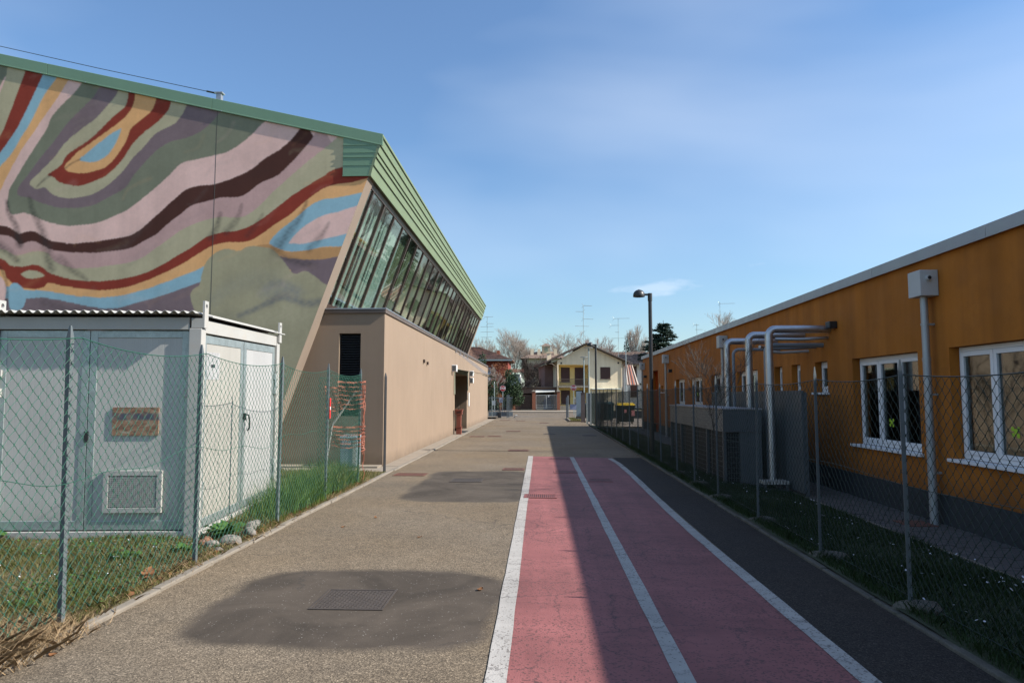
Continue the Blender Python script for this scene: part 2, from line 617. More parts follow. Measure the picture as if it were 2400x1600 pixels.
wire_green = M('green_wire', (0.022, 0.100, 0.066), 0.5, 0.2, 1.0, 0.0, 40, 0.0, spec=0.4)
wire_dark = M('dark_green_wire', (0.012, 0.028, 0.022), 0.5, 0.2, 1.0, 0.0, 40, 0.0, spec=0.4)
zinc_pipe = M('zinc_downpipe', (0.33, 0.35, 0.36), 0.45, 0.1, 2, 0.04, 60, 0.04, 0.002, metal=0.4)
grey_box_m = M('grey_hopper', (0.44, 0.46, 0.46), 0.5, 0.06, 3, 0.03, 80, 0.05, 0.002)
alu = M('aluminium_jacket', (0.46, 0.47, 0.48), 0.40, 0.08, 4, 0.05, 50, 0.06, 0.002, metal=0.95)
grey_pipe = M('grey_plastic_pipe', (0.20, 0.22, 0.24), 0.5, 0.1, 3, 0.05, 60, 0.05, 0.002)
unit_grey = M('grey_unit_panel', (0.085, 0.096, 0.102), 0.5, 0.08, 2, 0.04, 60, 0.06, 0.002)
unit_beige = M('pale_unit_panel', (0.22, 0.215, 0.195), 0.55, 0.08, 2, 0.04, 60, 0.06, 0.002)
dark_m = M('black_void', (0.012, 0.012, 0.013), 0.7, 0.1, 2, 0, 40, 0)
black_metal = M('black_lamp_metal', (0.020, 0.021, 0.023), 0.42, 0.15, 4, 0.05, 90, 0.06, 0.002, spec=0.5)
rust_red = M('rust_red_metal', (0.20, 0.058, 0.036), 0.6, 0.16, 6, 0.08, 60, 0.15, 0.002, dirt=(0.16, 0.05, 0.03), dirt_amt=0.5)
rust_iron = M('rusty_iron', (0.125, 0.052, 0.036), 0.75, 0.22, 8, 0.15, 90, 0.3, 0.003)
cast_iron = M('worn_cast_iron', (0.062, 0.050, 0.042), 0.7, 0.22, 7, 0.16, 90, 0.3, 0.003, dirt=(0.085, 0.068, 0.05), dirt_amt=0.6)
net_orange = M('orange_plastic_net', (0.34, 0.115, 0.07), 0.5, 0.15, 4, 0.05, 60, 0.05, 0.002)
net_orange.node_tree.nodes['Principled BSDF'].inputs['Transmission Weight'].default_value = 0.0
stone_m = M('garden_stone', (0.19, 0.175, 0.155), 0.9, 0.2, 9, 0.15, 60, 0.5, 0.01, dirt=(0.2, 0.15, 0.1), dirt_amt=0.4)
brown_stone = M('brown_stone', (0.21, 0.105, 0.062), 0.9, 0.2, 9, 0.15, 60, 0.5, 0.01)
cabinet_m = M('cabinet_grey_blue', (0.22, 0.27, 0.30), 0.5, 0.1, 3, 0.05, 60, 0.06, 0.002)
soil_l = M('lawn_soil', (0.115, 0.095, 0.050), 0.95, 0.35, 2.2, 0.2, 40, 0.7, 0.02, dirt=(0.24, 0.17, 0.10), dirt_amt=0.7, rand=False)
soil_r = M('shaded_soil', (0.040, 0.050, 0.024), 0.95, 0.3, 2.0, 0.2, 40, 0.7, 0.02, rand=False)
ground_m = M('far_ground', (0.12, 0.12, 0.07), 0.95, 0.25, 0.05, 0.2, 3, 0.2, 0.02, rand=False)
yard_m = M('yard_gravel', (0.235, 0.195, 0.155), 0.95, 0.1, 0.8, 0.15, 60, 0.4, 0.01, rand=False)
paper_m = M('paper_white', (0.62, 0.62, 0.60), 0.7, 0.12, 12, 0.1, 40, 0.0)


def glass(name, tint=(0.75, 0.85, 0.82), refl=1.0, rough=0.02):
    m, t, b = new_mat(name)
    out = t.nodes['Material Output']
    t.nodes.remove(b)
    tr = nd(t, 'ShaderNodeBsdfTransparent')
    tr.inputs[0].default_value = (*tint, 1)
    gl = nd(t, 'ShaderNodeBsdfGlossy')
    gl.inputs['Roughness'].default_value = rough
    gl.inputs[0].default_value = (0.95, 0.97, 0.97, 1)
    fr = nd(t, 'ShaderNodeFresnel', inp={'IOR': 1.75})
    v = coords(t, True)
    bn = nd(t, 'ShaderNodeBump', inp={'Strength': 0.03, 'Distance': 0.02})
    t.links.new(noise(t, v, 1.3, 2), bn.inputs['Height'])
    t.links.new(bn.outputs[0], gl.inputs['Normal'])
    mx_ = nd(t, 'ShaderNodeMixShader')
    t.links.new(mth(t, 'MINIMUM', mth(t, 'MULTIPLY', fr.outputs[0], refl), 1.0), mx_.inputs[0])
    t.links.new(tr.outputs[0], mx_.inputs[1])
    t.links.new(gl.outputs[0], mx_.inputs[2])
    t.links.new(mx_.outputs[0], out.inputs[0])
    return m


hall_glass = glass('hall_glass', (0.84, 0.91, 0.88), 0.34)
window_glass = glass('window_glass', (0.62, 0.68, 0.68), 0.9)
canopy_glass = glass('canopy_glass', (0.55, 0.78, 0.66), 1.0)


def leafmat(name, c1, c2, c3=None, rough=0.6, trans=0.25):
    """colour differs from blade to blade / leaf to leaf"""
    m, t, b = new_mat(name)
    ge = nd(t, 'ShaderNodeNewGeometry')
    v = coords(t, False)
    ramp = nd(t, 'ShaderNodeValToRGB')
    el = ramp.color_ramp.elements
    el[0].color = (*c1, 1)
    el[1].color = (*(c3 or c2), 1)
    if c3:
        e = el.new(0.55)
        e.color = (*c2, 1)
    f = mth(t, 'ADD', mth(t, 'MULTIPLY', ge.outputs['Random Per Island'], 0.55), mrange(t, noise(t, v, 1.3, 5), 0.3, 0.7, 0.0, 0.45))
    t.links.new(f, ramp.inputs[0])
    t.links.new(ramp.outputs[0], b.inputs['Base Color'])
    b.inputs['Roughness'].default_value = rough
    b.inputs['Specular IOR Level'].default_value = 0.25
    if trans:
        out = t.nodes['Material Output']
        tl = nd(t, 'ShaderNodeBsdfTranslucent')
        t.links.new(ramp.outputs[0], tl.inputs[0])
        mx_ = nd(t, 'ShaderNodeMixShader', inp={0: trans})
        t.links.new(b.outputs[0], mx_.inputs[1])
        t.links.new(tl.outputs[0], mx_.inputs[2])
        t.links.new(mx_.outputs[0], out.inputs[0])
    return m


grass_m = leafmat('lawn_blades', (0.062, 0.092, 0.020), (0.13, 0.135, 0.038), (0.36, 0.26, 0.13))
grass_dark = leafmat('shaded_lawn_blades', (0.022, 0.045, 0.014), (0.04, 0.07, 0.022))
tall_m = leafmat('tall_grass_blades', (0.055, 0.115, 0.018), (0.095, 0.165, 0.032), (0.26, 0.22, 0.09))
dry_m = leafmat('dry_grass_blades', (0.28, 0.19, 0.10), (0.40, 0.29, 0.165), (0.24, 0.14, 0.075))
weed_m = leafmat('weed_leaves', (0.05, 0.12, 0.025), (0.10, 0.20, 0.05))
flower_m = leafmat('daisy_petals', (0.75, 0.75, 0.78), (0.70, 0.72, 0.85))
dryleaf_m = leafmat('dry_leaf', (0.20, 0.085, 0.035), (0.30, 0.15, 0.07), rough=0.8)
bark_m = M('pale_bark', (0.27, 0.235, 0.20), 0.9, 0.25, 3, 0.15, 30, 0.4, 0.01)
bark_dark = M('dark_bark', (0.085, 0.07, 0.058), 0.9, 0.25, 5, 0.15, 60, 0.4, 0.01)
twig_m = M('pale_twigs', (0.34, 0.285, 0.24), 0.9, 0.2, 1.2, 0.1, 30, 0)
ever_m = leafmat('evergreen_leaves', (0.020, 0.042, 0.018), (0.055, 0.085, 0.038), trans=0.1)
cedar_m = leafmat('cedar_needles', (0.012, 0.030, 0.022), (0.028, 0.052, 0.036), trans=0.05)
beech_m = leafmat('rusty_beech_leaves', (0.17, 0.060, 0.03), (0.30, 0.125, 0.055))
brownbush_m = leafmat('brown_shrub_twigs', (0.20, 0.125, 0.085), (0.32, 0.21, 0.15), trans=0)

# ------------------------------------------------------------------ ground and roads
def sheet(name, x0, x1, y0, y1, z, mat):
    return struct(MB().quad((x0, y0, z), (x1, y0, z), (x1, y1, z), (x0, y1, z)).build(name, mat))


sheet('ground', -900, 900, -300, 1500, -0.16, ground_m)
sheet('road', -3.32, 2.78, -14, 54, 0.0, asph)
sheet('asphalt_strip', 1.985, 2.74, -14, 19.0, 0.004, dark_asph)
sheet('street', -70, 70, 54, 68.2, -0.004, street_asph)
sheet('yard', 2.9, 30, 39.5, 66, -0.07, yard_m)

lane = struct(MB().quad((-0.27, -14, 0.004), (1.95, -14, 0.004), (1.95, 18.9, 0.004), (-0.27, 19.35, 0.004)).build('bike_lane', pink_paint))


def line_strip(name, xc, w, y0, y1, z, bend=None):
    """painted line with slightly wandering hand-painted edges"""
    ys = np.linspace(y0, y1, 90)
    mb = MB()
    vs = []
    r_ = random.Random(name)
    for y in ys:
        o = bend(y) if bend else 0
        vs.append((xc + o - w / 2 + r_.uniform(-.004, .004), y, z))
        vs.append((xc + o + w / 2 + r_.uniform(-.004, .004), y, z))
    mb.add(vs, [(2 * i, 2 * i + 1, 2 * i + 3, 2 * i + 2) for i in range(len(ys) - 1)])
    return struct(mb.build(name, white_paint))


line_strip('lane_line', -0.27, 0.135, -14, 19.4, 0.008)
line_strip('lane_line', 0.865, 0.115, -14, 19.1, 0.008)
line_strip('lane_line', 1.93, 0.125, -14, 18.7, 0.008, lambda y: 0.03 * math.sin(y * 0.5) - (0.05 if y > 17.5 else 0) * (y - 17.5))


# kerbs: rows of single stones
dark_conc = M('dark_concrete', (0.10, 0.092, 0.076), 0.95, 0.3, 4.0, 0.2, 90, 0.5, 0.005, dirt=(0.04, 0.045, 0.025), dirt_amt=0.8)  # darker tone than the other kerbs, with scattered dark greenish blotches


def kerb_row(name, label, x_of_y, y0, y1, w, h, length, jitter=0.006, mat=None):
    root = bpy.data.objects.new(name, None)
    col.objects.link(root)
    struct(root, 'structure', label)
    src = None
    y = y0
    r_ = random.Random(label)
    me = None
    while y < y1:
        mb = MB().box(-w / 2, w / 2, 0.004, length - 0.006, -0.10, h)
        if src is None:
            src = mb.build('kerb_stone', mat or concrete, root, bevel=0.012)
            o = src
        else:
            o = child_copy(src, root)
        o.location = (x_of_y(y + length / 2) + r_.uniform(-jitter, jitter), y, r_.uniform(-0.008, 0.006))
        o.rotation_euler = (r_.uniform(-.004, .004), r_.uniform(-.03, .03), r_.uniform(-.006, .006))
        y += length
    return root


kerb_row('kerb', 'row of low weathered kerb stones along the left side of the road', lambda y: -3.35, -0.9, 15.5, 0.085, 0.03, 0.98, 0.012)
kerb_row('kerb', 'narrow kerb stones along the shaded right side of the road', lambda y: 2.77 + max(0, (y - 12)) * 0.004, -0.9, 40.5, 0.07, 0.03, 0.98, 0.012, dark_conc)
kerb_row('kerb', 'pale edging stones in front of the beige annex', lambda y: -3.34, 15.5, 49.5, 0.10, 0.03, 1.7)


# left lawn, right lawn as gently uneven sheets
def uneven(name, x0, x1, y0, y1, nx, ny, zf, mat):
    xs = np.linspace(x0, x1, nx)
    ys = np.linspace(y0, y1, ny)
    gx, gy = np.meshgrid(xs, ys)
    V = np.stack([gx, gy, zf(gx, gy)], -1).reshape(-1, 3)
    i = np.arange((ny - 1) * nx).reshape(ny - 1, nx)[:, :-1].ravel()
    return struct(np_mesh(name, V, np.stack([i, i + 1, i + nx + 1, i + nx], 1), mat, smooth=True))


def zl(x, y):
    x = np.asarray(x, float)
    y = np.asarray(y, float)
    d = np.clip((-3.4 - x) / 0.8, 0, 1)
    return 0.02 + 0.02 * d + 0.02 * np.sin(x * 3.1 + y * 1.7) * np.sin(y * 2.3) * d + d * np.clip((y - 8) / 5, 0, 1) * 0.12 * np.clip((14.6 - y) / 1.5, 0, 1)


def zrr(x, y):
    x = np.asarray(x, float)
    y = np.asarray(y, float)
    d = np.clip((x - 2.82) / 1.9, 0, 1)
    return 0.035 - 0.135 * d + 0.012 * np.sin(x * 4 + y * 1.3) * np.sin(y * 1.9)


uneven('lawn', -15, -3.372, -4, 15.2, 110, 180, zl, soil_l)
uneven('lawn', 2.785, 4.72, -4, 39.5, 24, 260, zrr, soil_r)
struct(MB().box(-15, -3.42, 15.2, 16.45, -0.1, 0.012).build('footpath', slab_conc))
struct(MB().box(-15, -3.8, 15.95, 16.42, 0.012, 0.05).build('footing_strip', slab_conc))
struct(MB().box(-3.9, -3.39, 16.45, 49.4, -0.1, 0.018).build('pavement', slab_conc))

# paved strip along the orange building: single pavers as far as they can be told apart
strip = struct(MB().box(4.70, 5.68, -4, 38, -0.2, -0.125).build('paved_strip', soil_r))
pv = None
for j in range(75):
    for i in range(4):
        o = MB().box(0.004, 0.234, 0.004, 0.234, -0.06, 0.0).build('paver', paver_m, strip, bevel=0.006) if pv is None else child_copy(pv, strip)
        pv = pv or o
        o.location = (4.71 + i * 0.24, 6.2 + j * 0.24 + (0.12 if i % 2 else 0), -0.095 + random.uniform(-.004, .004))
        o.rotation_euler = (random.uniform(-.012, .012), random.uniform(-.012, .012), 0)
struct(MB().box(4.71, 5.66, 24.4, 38, -0.12, -0.095).build('paver', paver_m, strip), 'stuff')
struct(MB().box(4.71, 5.66, -4, 6.15, -0.12, -0.095).build('paver', paver_m, strip), 'stuff')
struct(MB().box(4.655, 4.70, -4, 38, -0.2, -0.085).build('edging', concrete))
# ------------------------------------------------------------------ sports hall with the mural gable
hall = thing('sports_hall', 'large hall with striped mural gable, green metal roof edge and slanted glazing', 'building', (-3.78, 16.4, 0))
HO = Vector((-3.78, 16.4, 0))


def hpart(mb, name, mats, parent=None, **kw):
    o = mb.build(name, mats, parent or hall, **kw)
    if parent is None:
        o.location = -HO
    return o


YG = 15.9
fin = lambda z: -4.12 + (z - 6.93) * 0.359
zroof = lambda x: 7.70 + (-3.77 - x) * 0.229

# the painted design, traced in wall coordinates
_th = math.radians(4.5205)
_ps = math.radians(2.3548)


def mcol(r, g, b):
    c = s2l(r, g, b)
    c = (c[0] * 2.30, c[1] * 2.1, c[2] * 1.85)
    g_ = 0.10 * (0.3 * c[0] + 0.6 * c[1] + 0.1 * c[2]) + 0.002      # chalky fading
    return tuple(min(.85, v * 0.90 + g_) for v in c)


def on_wall(zx, zy):
    px = zx / 2.3756
    py = 80 + zy / 2.3756
    a = (px - 1200) / 1600
    b = -(py - 800) / 1600
    f = (-math.sin(_ps) * math.cos(_th), math.cos(_ps) * math.cos(_th), math.sin(_th))
    u = (math.sin(_ps) * math.sin(_th), -math.cos(_ps) * math.sin(_th), math.cos(_th))
    d = [f[0] + math.cos(_ps) * a + u[0] * b, f[1] + math.sin(_ps) * a + u[1] * b, f[2] + u[2] * b]
    k = YG / d[1]
    return d[0] * k, 1.7 + d[2] * k


MK = 1.0
C_PINK = mcol(160, 135, 133)
C_SAGE = mcol(126, 123, 103)
C_DGRN = mcol(85, 90, 78)
C_PURP = mcol(86, 75, 82)
C_RED = mcol(98, 33, 20)
C_BRWN = mcol(52, 28, 23)
C_MAUV = mcol(136, 112, 113)
C_OCHR = mcol(160, 122, 78)
C_BLUE = mcol(96, 130, 148)
C_ROCK = mcol(116, 114, 94)
C_BLK = mcol(30, 30, 32)
C_GREY = mcol(78, 82, 86)

c6 = [(480, 240), (420, 320), (340, 400), (290, 460), (260, 530), (200, 620), (150, 700), (100, 780), (60, 850), (45, 900), (42, 950), (60, 1000)]
dg_low = [(90, 1003), (130, 995), (180, 1010), (230, 1030), (300, 1055), (380, 1068), (470, 1062), (560, 1045), (640, 1010), (720, 970), (800, 910), (870, 850), (940, 790), (1010, 720), (1100, 695), (1240, 665), (1330, 620), (1400, 560), (1450, 510), (1530, 440)]
brown_top = [(-700, 1010), (-400, 1090), (-150, 1050), (0, 1065), (50, 1075), (90, 1100), (110, 1110), (150, 1100), (190, 1098), (230, 1120), (290, 1150), (380, 1165), (480, 1160), (600, 1145), (720, 1120), (790, 1080), (870, 1010), (960, 930), (1030, 870), (1100, 845), (1200, 835), (1300, 800), (1390, 760), (1480, 690), (1560, 640), (1620, 590), (1700, 490)]
brown_bot = [(-700, 1070), (-400, 1150), (-150, 1110), (0, 1120), (50, 1125), (90, 1150), (110, 1170), (160, 1155), (200, 1158), (250, 1180), (290, 1200), (400, 1215), (530, 1217), (640, 1205), (730, 1190), (800, 1150), (870, 1115), (930, 1060), (1010, 1000), (1060, 960), (1130, 935), (1230, 910), (1330, 905), (1380, 885), (1450, 830), (1540, 790), (1610, 730), (1680, 650), (1730, 590), (1790, 500)]
mauve_sage = [(-700, 1150), (-200, 1190), (0, 1195), (90, 1230), (180, 1210), (260, 1215), (300, 1260), (380, 1295), (480, 1303), (600, 1290), (700, 1275), (800, 1240), (870, 1190), (950, 1130), (1030, 1080), (1120, 1045), (1210, 1020), (1300, 1020), (1370, 1010), (1450, 950), (1540, 860), (1620, 790), (1700, 720), (1800, 640), (1930, 530)]
sage_red = [(-700, 1290), (-200, 1270), (0, 1252), (60, 1290), (120, 1295), (190, 1284), (240, 1300), (280, 1330), (380, 1360), (500, 1375), (620, 1370), (740, 1350), (850, 1310), (960, 1250), (1060, 1190), (1150, 1130), (1230, 1105), (1310, 1095), (1390, 1070), (1470, 1020), (1560, 950), (1640, 890), (1720, 840), (1800, 790), (1870, 750), (2100, 700)]
red_ochre = [(-700, 1340), (-200, 1325), (0, 1310), (40, 1360), (90, 1400), (180, 1420), (240, 1410), (270, 1385), (350, 1400), (480, 1420), (600, 1423), (700, 1410), (820, 1370), (930, 1320), (1030, 1270), (1110, 1220), (1190, 1175), (1270, 1160), (1360, 1155), (1430, 1130), (1530, 1060), (1620, 1000), (1700, 930), (1780, 870), (1860, 840), (1960, 825), (2100, 790)]
ochre_blue = [(-700, 1390), (0, 1400), (150, 1425), (265, 1430), (380, 1450), (520, 1465), (650, 1460), (780, 1430), (900, 1390), (1000, 1350), (1100, 1310), (1200, 1260)]
blue_purp = [(-700, 1450), (0, 1470), (150, 1470), (255, 1468), (380, 1490), (520, 1520), (650, 1525), (780, 1490), (900, 1455), (1000, 1420), (1200, 1350)]
BELOW = [(3200, 3200), (-2500, 3200)]
layers = []


def below(curve, c):
    layers.append((np.vstack([catmull(curve), BELOW]), c))


def left_of(curve, c):   # region right of a curve that falls from the roof to the lower left
    layers.append((np.vstack([catmull(curve), [(-2500, 3200), (3200, 3200), (3200, -900)]]), c))


def poly(p, c, sm=True):
    layers.append((catmull(p, 6, True) if sm else np.array(p, float), c))


base_c = C_PINK
# bands further left, beyond the frame, carry the same flow on
for k, (dx, c) in enumerate(((-900, C_DGRN), (-760, C_SAGE), (-640, C_RED), (-540, C_OCHR), (-430, C_BLUE), (-330, C_PURP), (-230, C_DGRN), (-110, C_PINK))):
    left_of([(145 + dx + 160, -100), (145 + dx + 60, 120), (110 + dx, 290), (75 + dx, 390), (30 + dx, 500), (-60 + dx, 650), (-200 + dx, 900)], c)
left_of([(90, 50), (45, 180), (30, 250), (0, 330), (-60, 460), (-200, 700)], C_SAGE)
left_of([(200, 60), (145, 195), (110, 290), (75, 390), (30, 500), (0, 570), (-80, 700), (-220, 900)], C_RED)
left_of([(310, 80), (245, 215), (185, 340), (130, 460), (80, 550), (0, 660), (-90, 790), (-240, 980)], C_BLUE)
left_of([(400, 110), (320, 235), (265, 310), (215, 400), (165, 500), (110, 590), (60, 670), (0, 735), (-100, 850), (-260, 1040)], C_OCHR)
left_of([(470, 130), (385, 250), (320, 350), (260, 440), (205, 520), (150, 600), (110, 660), (70, 730), (30, 810), (0, 870), (-90, 960), (-260, 1100)], C_PINK)
layers.append((np.vstack([catmull([(560, 130)] + c6 + dg_low + [(1650, 330)]), [(1650, -900), (560, -900)]]), C_DGRN))
layers.append((np.vstack([catmull([(640, 170), (560, 285), (520, 350), (450, 420), (390, 480), (340, 540), (300, 600), (250, 660), (200, 720), (150, 790), (110, 840), (95, 880), (110, 900), (160, 910), (230, 940), (320, 965), (420, 968), (520, 950), (620, 900), (700, 850), (740, 790), (800, 720), (870, 650), (950, 600), (1030, 580), (1110, 545), (1180, 490), (1235, 420), (1300, 300)])]), C_PURP))
layers.append((np.vstack([catmull([(720, 200), (660, 310), (640, 350), (580, 420), (520, 480), (450, 530), (390, 580), (350, 620), (300, 690), (250, 740), (200, 790), (165, 830), (200, 860), (250, 855), (290, 890), (340, 910), (420, 913), (520, 890), (600, 840), (680, 770), (740, 690), (790, 640), (860, 560), (930, 520), (980, 490), (1020, 440), (1045, 380), (1090, 280)])]), C_SAGE))
layers.append((np.vstack([catmull([(735, 220), (718, 320), (710, 370), (690, 410), (640, 450), (590, 500), (540, 550), (480, 600), (420, 640), (370, 680), (340, 730), (300, 760), (265, 785), (300, 800), (330, 825), (380, 840), (440, 845), (520, 820), (600, 780), (680, 700), (740, 610), (800, 550), (850, 510), (900, 470), (940, 420), (955, 370), (980, 270)])]), C_RED))
layers.append((np.vstack([catmull([(770, 230), (755, 325), (740, 400), (700, 460), (640, 510), (570, 560), (500, 610), (440, 650), (400, 690), (360, 735), (380, 765), (440, 775), (520, 765), (590, 740), (650, 680), (700, 600), (730, 530), (780, 480), (840, 430), (865, 380), (872, 345), (880, 250)])]), C_OCHR))
layers.append((catmull([(678, 525), (620, 555), (560, 600), (500, 650), (445, 695), (470, 710), (530, 712), (590, 680), (630, 630), (660, 570), (678, 525)]), C_BLUE))
below(brown_top, C_BRWN)
below(brown_bot, C_MAUV)
below(mauve_sage, C_SAGE)
below(sage_red, C_RED)
below(red_ochre, C_OCHR)
below(ochre_blue, C_BLUE)
below(blue_purp, C_PURP)
# right-hand fan of blue and pink
poly([(1500, 1160), (1560, 1090), (1640, 1030), (1720, 960), (1800, 920), (1880, 910), (2060, 880), (2040, 960), (1960, 978), (1880, 990), (1800, 1010), (1720, 1050), (1650, 1110), (1600, 1170), (1540, 1190)], C_BLUE)
poly([(1610, 1165), (1660, 1100), (1730, 1045), (1800, 1010), (1880, 990), (2060, 950), (2030, 1100), (1920, 1115), (1830, 1135), (1760, 1150), (1680, 1170)], C_PINK)
poly([(1500, 1160), (1560, 1180), (1610, 1165), (1680, 1170), (1760, 1150), (1830, 1135), (1920, 1115), (2030, 1095), (2000, 1170), (1895, 1180), (1800, 1185), (1700, 1205), (1620, 1210), (1550, 1195)], C_BLUE)
poly([(1430, 1180), (1500, 1170), (1550, 1200), (1620, 1212), (1700, 1205), (1800, 1188), (1895, 1180), (2000, 1160), (1980, 1230), (1870, 1240), (1780, 1255), (1700, 1255), (1600, 1245), (1540, 1215)], tuple(0.7 * v for v in C_OCHR))
poly([(1540, 1235), (1600, 1245), (1700, 1255), (1780, 1255), (1870, 1240), (1980, 1225), (1900, 1420), (1800, 1385), (1750, 1345), (1700, 1320), (1640, 1335), (1600, 1290)], C_PURP)
# painted boulder that fills the lower right
layers.append((np.vstack([catmull([(1085, 1540), (1060, 1460), (1075, 1420), (1110, 1395), (1125, 1330), (1150, 1270), (1200, 1215), (1260, 1195), (1330, 1205), (1370, 1185), (1440, 1180), (1510, 1195), (1560, 1240), (1600, 1290), (1640, 1335), (1700, 1320), (1750, 1345), (1800, 1385), (1900, 1430)]), [(2300, 1600), (2300, 3200), (1100, 3200)]]), C_ROCK))
# left: small almond shape and folds
poly([(95, 1335), (140, 1305), (190, 1290), (240, 1310), (275, 1350), (240, 1395), (180, 1415), (120, 1385)], C_RED)
layers.append((catmull([(112, 1335), (150, 1316), (190, 1315), (230, 1330), (246, 1344), (215, 1356), (170, 1360), (135, 1352), (112, 1335)]), C_SAGE))
poly([(-20, 1340), (20, 1370), (35, 1430), (20, 1500), (-20, 1540), (-120, 1540), (-120, 1340)], C_PINK)
poly([(55, 1400), (90, 1385), (130, 1420), (145, 1470), (120, 1530), (60, 1530), (48, 1460)], C_BLUE)

nx_, nz_ = 640, 480
U, Vv = np.meshgrid(np.linspace(0, 1, nx_), np.linspace(0, 1, nz_))
XL = -16.0
xg = XL + U * (-4.1 - XL)
for _ in range(12):
    zg = Vv * (zroof(xg) + 0.12)
    xg = XL + U * (np.minimum(fin(zg), -4.1 + 0 * zg) - XL)
# wall -> tracing coordinates (projective, solved once by least squares on sample points)
smp = [(a, b) for a in np.linspace(-900, 2200, 9) for b in np.linspace(-200, 3000, 9)]
A_, B_ = [], []
for (a, b) in smp:
    X_, Z_ = on_wall(a, b)
    A_.append([X_, Z_, 1, 0, 0, 0, -a * X_, -a * Z_])
    B_.append(a)
    A_.append([0, 0, 0, X_, Z_, 1, -b * X_, -b * Z_])
    B_.append(b)
hm = np.linalg.lstsq(np.array(A_), np.array(B_), rcond=None)[0]
den = hm[6] * xg + hm[7] * zg + 1
tx = (hm[0] * xg + hm[1] * zg + hm[2]) / den
ty = (hm[3] * xg + hm[4] * zg + hm[5]) / den
# brushy edges
wob = lambda a, b, s: np.sin(a / 23.0 * s + 1.7 * np.sin(b / 31.0 * s)) * np.cos(b / 19.0 * s + a / 57.0)
tx, ty = tx + 1.8 * wob(tx, ty, 0.55), ty + 1.8 * wob(ty, tx, 0.55)


def inside(P):
    res = np.zeros(tx.shape, bool)
    x0, y0 = P[-1]
    for (x1, y1) in P:
        if y0 != y1:
            cnd = (y0 > ty) != (y1 > ty)
            res ^= cnd & (tx < (x1 - x0) * (ty - y0) / (y1 - y0) + x0)
        x0, y0 = x1, y1
    return res


colr = np.empty(tx.shape + (3,))
colr[:] = base_c
for P, c in layers:
    colr[inside(P)] = c


def stroke(pts, w0, w1, c, alpha):
    P = catmull(pts, 8)
    n = len(P)
    best = np.zeros(tx.shape)
    for i in range(n - 1):
        w = w0 + (w1 - w0) * i / n
        (ax, ay), (bx, by) = P[i], P[i + 1]
        m_ = (tx > min(ax, bx) - w * 2) & (tx < max(ax, bx) + w * 2) & (ty > min(ay, by) - w * 2) & (ty < max(ay, by) + w * 2)
        if not m_.any():
            continue
        px, py = tx[m_], ty[m_]
        L2 = (bx - ax) ** 2 + (by - ay) ** 2 + 1e-6
        tt = np.clip(((px - ax) * (bx - ax) + (py - ay) * (by - ay)) / L2, 0, 1)
        d = np.hypot(px - ax - tt * (bx - ax), py - ay - tt * (by - ay))
        best[m_] = np.maximum(best[m_], np.clip(1.3 - d / w, 0, 1))
    tex = 0.75 + 0.25 * wob(tx, ty, 3.1)
    a = (best * alpha * tex)[..., None]
    colr[:] = colr * (1 - a) + np.array(c) * a


for (p, w0, w1, al) in (([(40, 930), (50, 1000), (85, 1060), (110, 1170)], 12, 24, 0.75), ([(165, 915), (185, 990), (220, 1060), (250, 1150), (285, 1300)], 14, 34, 0.6),
                        ([(1228, 1000), (1210, 1060), (1180, 1130)], 12, 26, 0.6), ([(1345, 950), (1320, 1030), (1260, 1100)], 10, 26, 0.5),
                        ([(1460, 1005), (1420, 1070), (1380, 1120)], 10, 22, 0.4), ([(1710, 930), (1670, 1020), (1600, 1110), (1540, 1200)], 10, 40, 0.55),
                        ([(1830, 1050), (1790, 1120), (1720, 1200)], 10, 26, 0.45), ([(205, 850), (240, 815), (280, 785)], 5, 10, 0.6),
                        ([(365, 745), (400, 720), (450, 695)], 8, 5, 0.6), ([(330, 1250), (400, 1310), (480, 1365)], 30, 12, 0.5),
                        ([(0, 1180), (50, 1215), (95, 1260)], 30, 18, 0.6), ([(1560, 1235), (1650, 1265), (1740, 1290)], 16, 30, 0.5),
                        ([(0, 1300), (30, 1360), (40, 1440), (30, 1540)], 10, 12, 0.6), ([(250, 1500), (450, 1545), (700, 1540)], 30, 20, 0.35)):
    stroke(p, w0, w1, C_BLK, al)
stroke([(1330, 1570), (1420, 1530), (1480, 1500), (1560, 1468), (1640, 1478), (1700, 1500), (1790, 1490)], 16, 26, C_GREY, 0.8)
stroke([(1470, 1440), (1540, 1420), (1640, 1440)], 40, 60, mcol(100, 104, 104), 0.5)
stroke([(1190, 1480), (1260, 1420), (1330, 1390), (1420, 1370), (1520, 1380)], 40, 70, mcol(106, 108, 98), 0.5)
stroke([(1480, 1420), (1520, 1390), (1590, 1395), (1650, 1430)], 18, 30, mcol(92, 95, 96), 0.55)
stroke([(1400, 1640), (1480, 1580), (1580, 1560), (1680, 1570)], 50, 60, mcol(128, 126, 106), 0.6)
stroke([(1150, 1600), (1250, 1570), (1340, 1590)], 40, 50, mcol(98, 98, 86), 0.4)
stroke([(1500, 1500), (1540, 1460), (1600, 1440)], 25, 30, C_GREY, 0.5)
for _ in range(120):     # dry-brush variation inside the bands
    x0_, y0_ = random.uniform(-300, 2000), random.uniform(150, 1560)
    stroke([(x0_, y0_), (x0_ + random.uniform(20, 90), y0_ - random.uniform(0, 60)), (x0_ + random.uniform(90, 190), y0_ - random.uniform(20, 120))], 8, random.uniform(12, 26),
           random.choice([C_BLK, C_GREY, C_PINK, C_SAGE, C_OCHR]), random.uniform(0.04, 0.11))

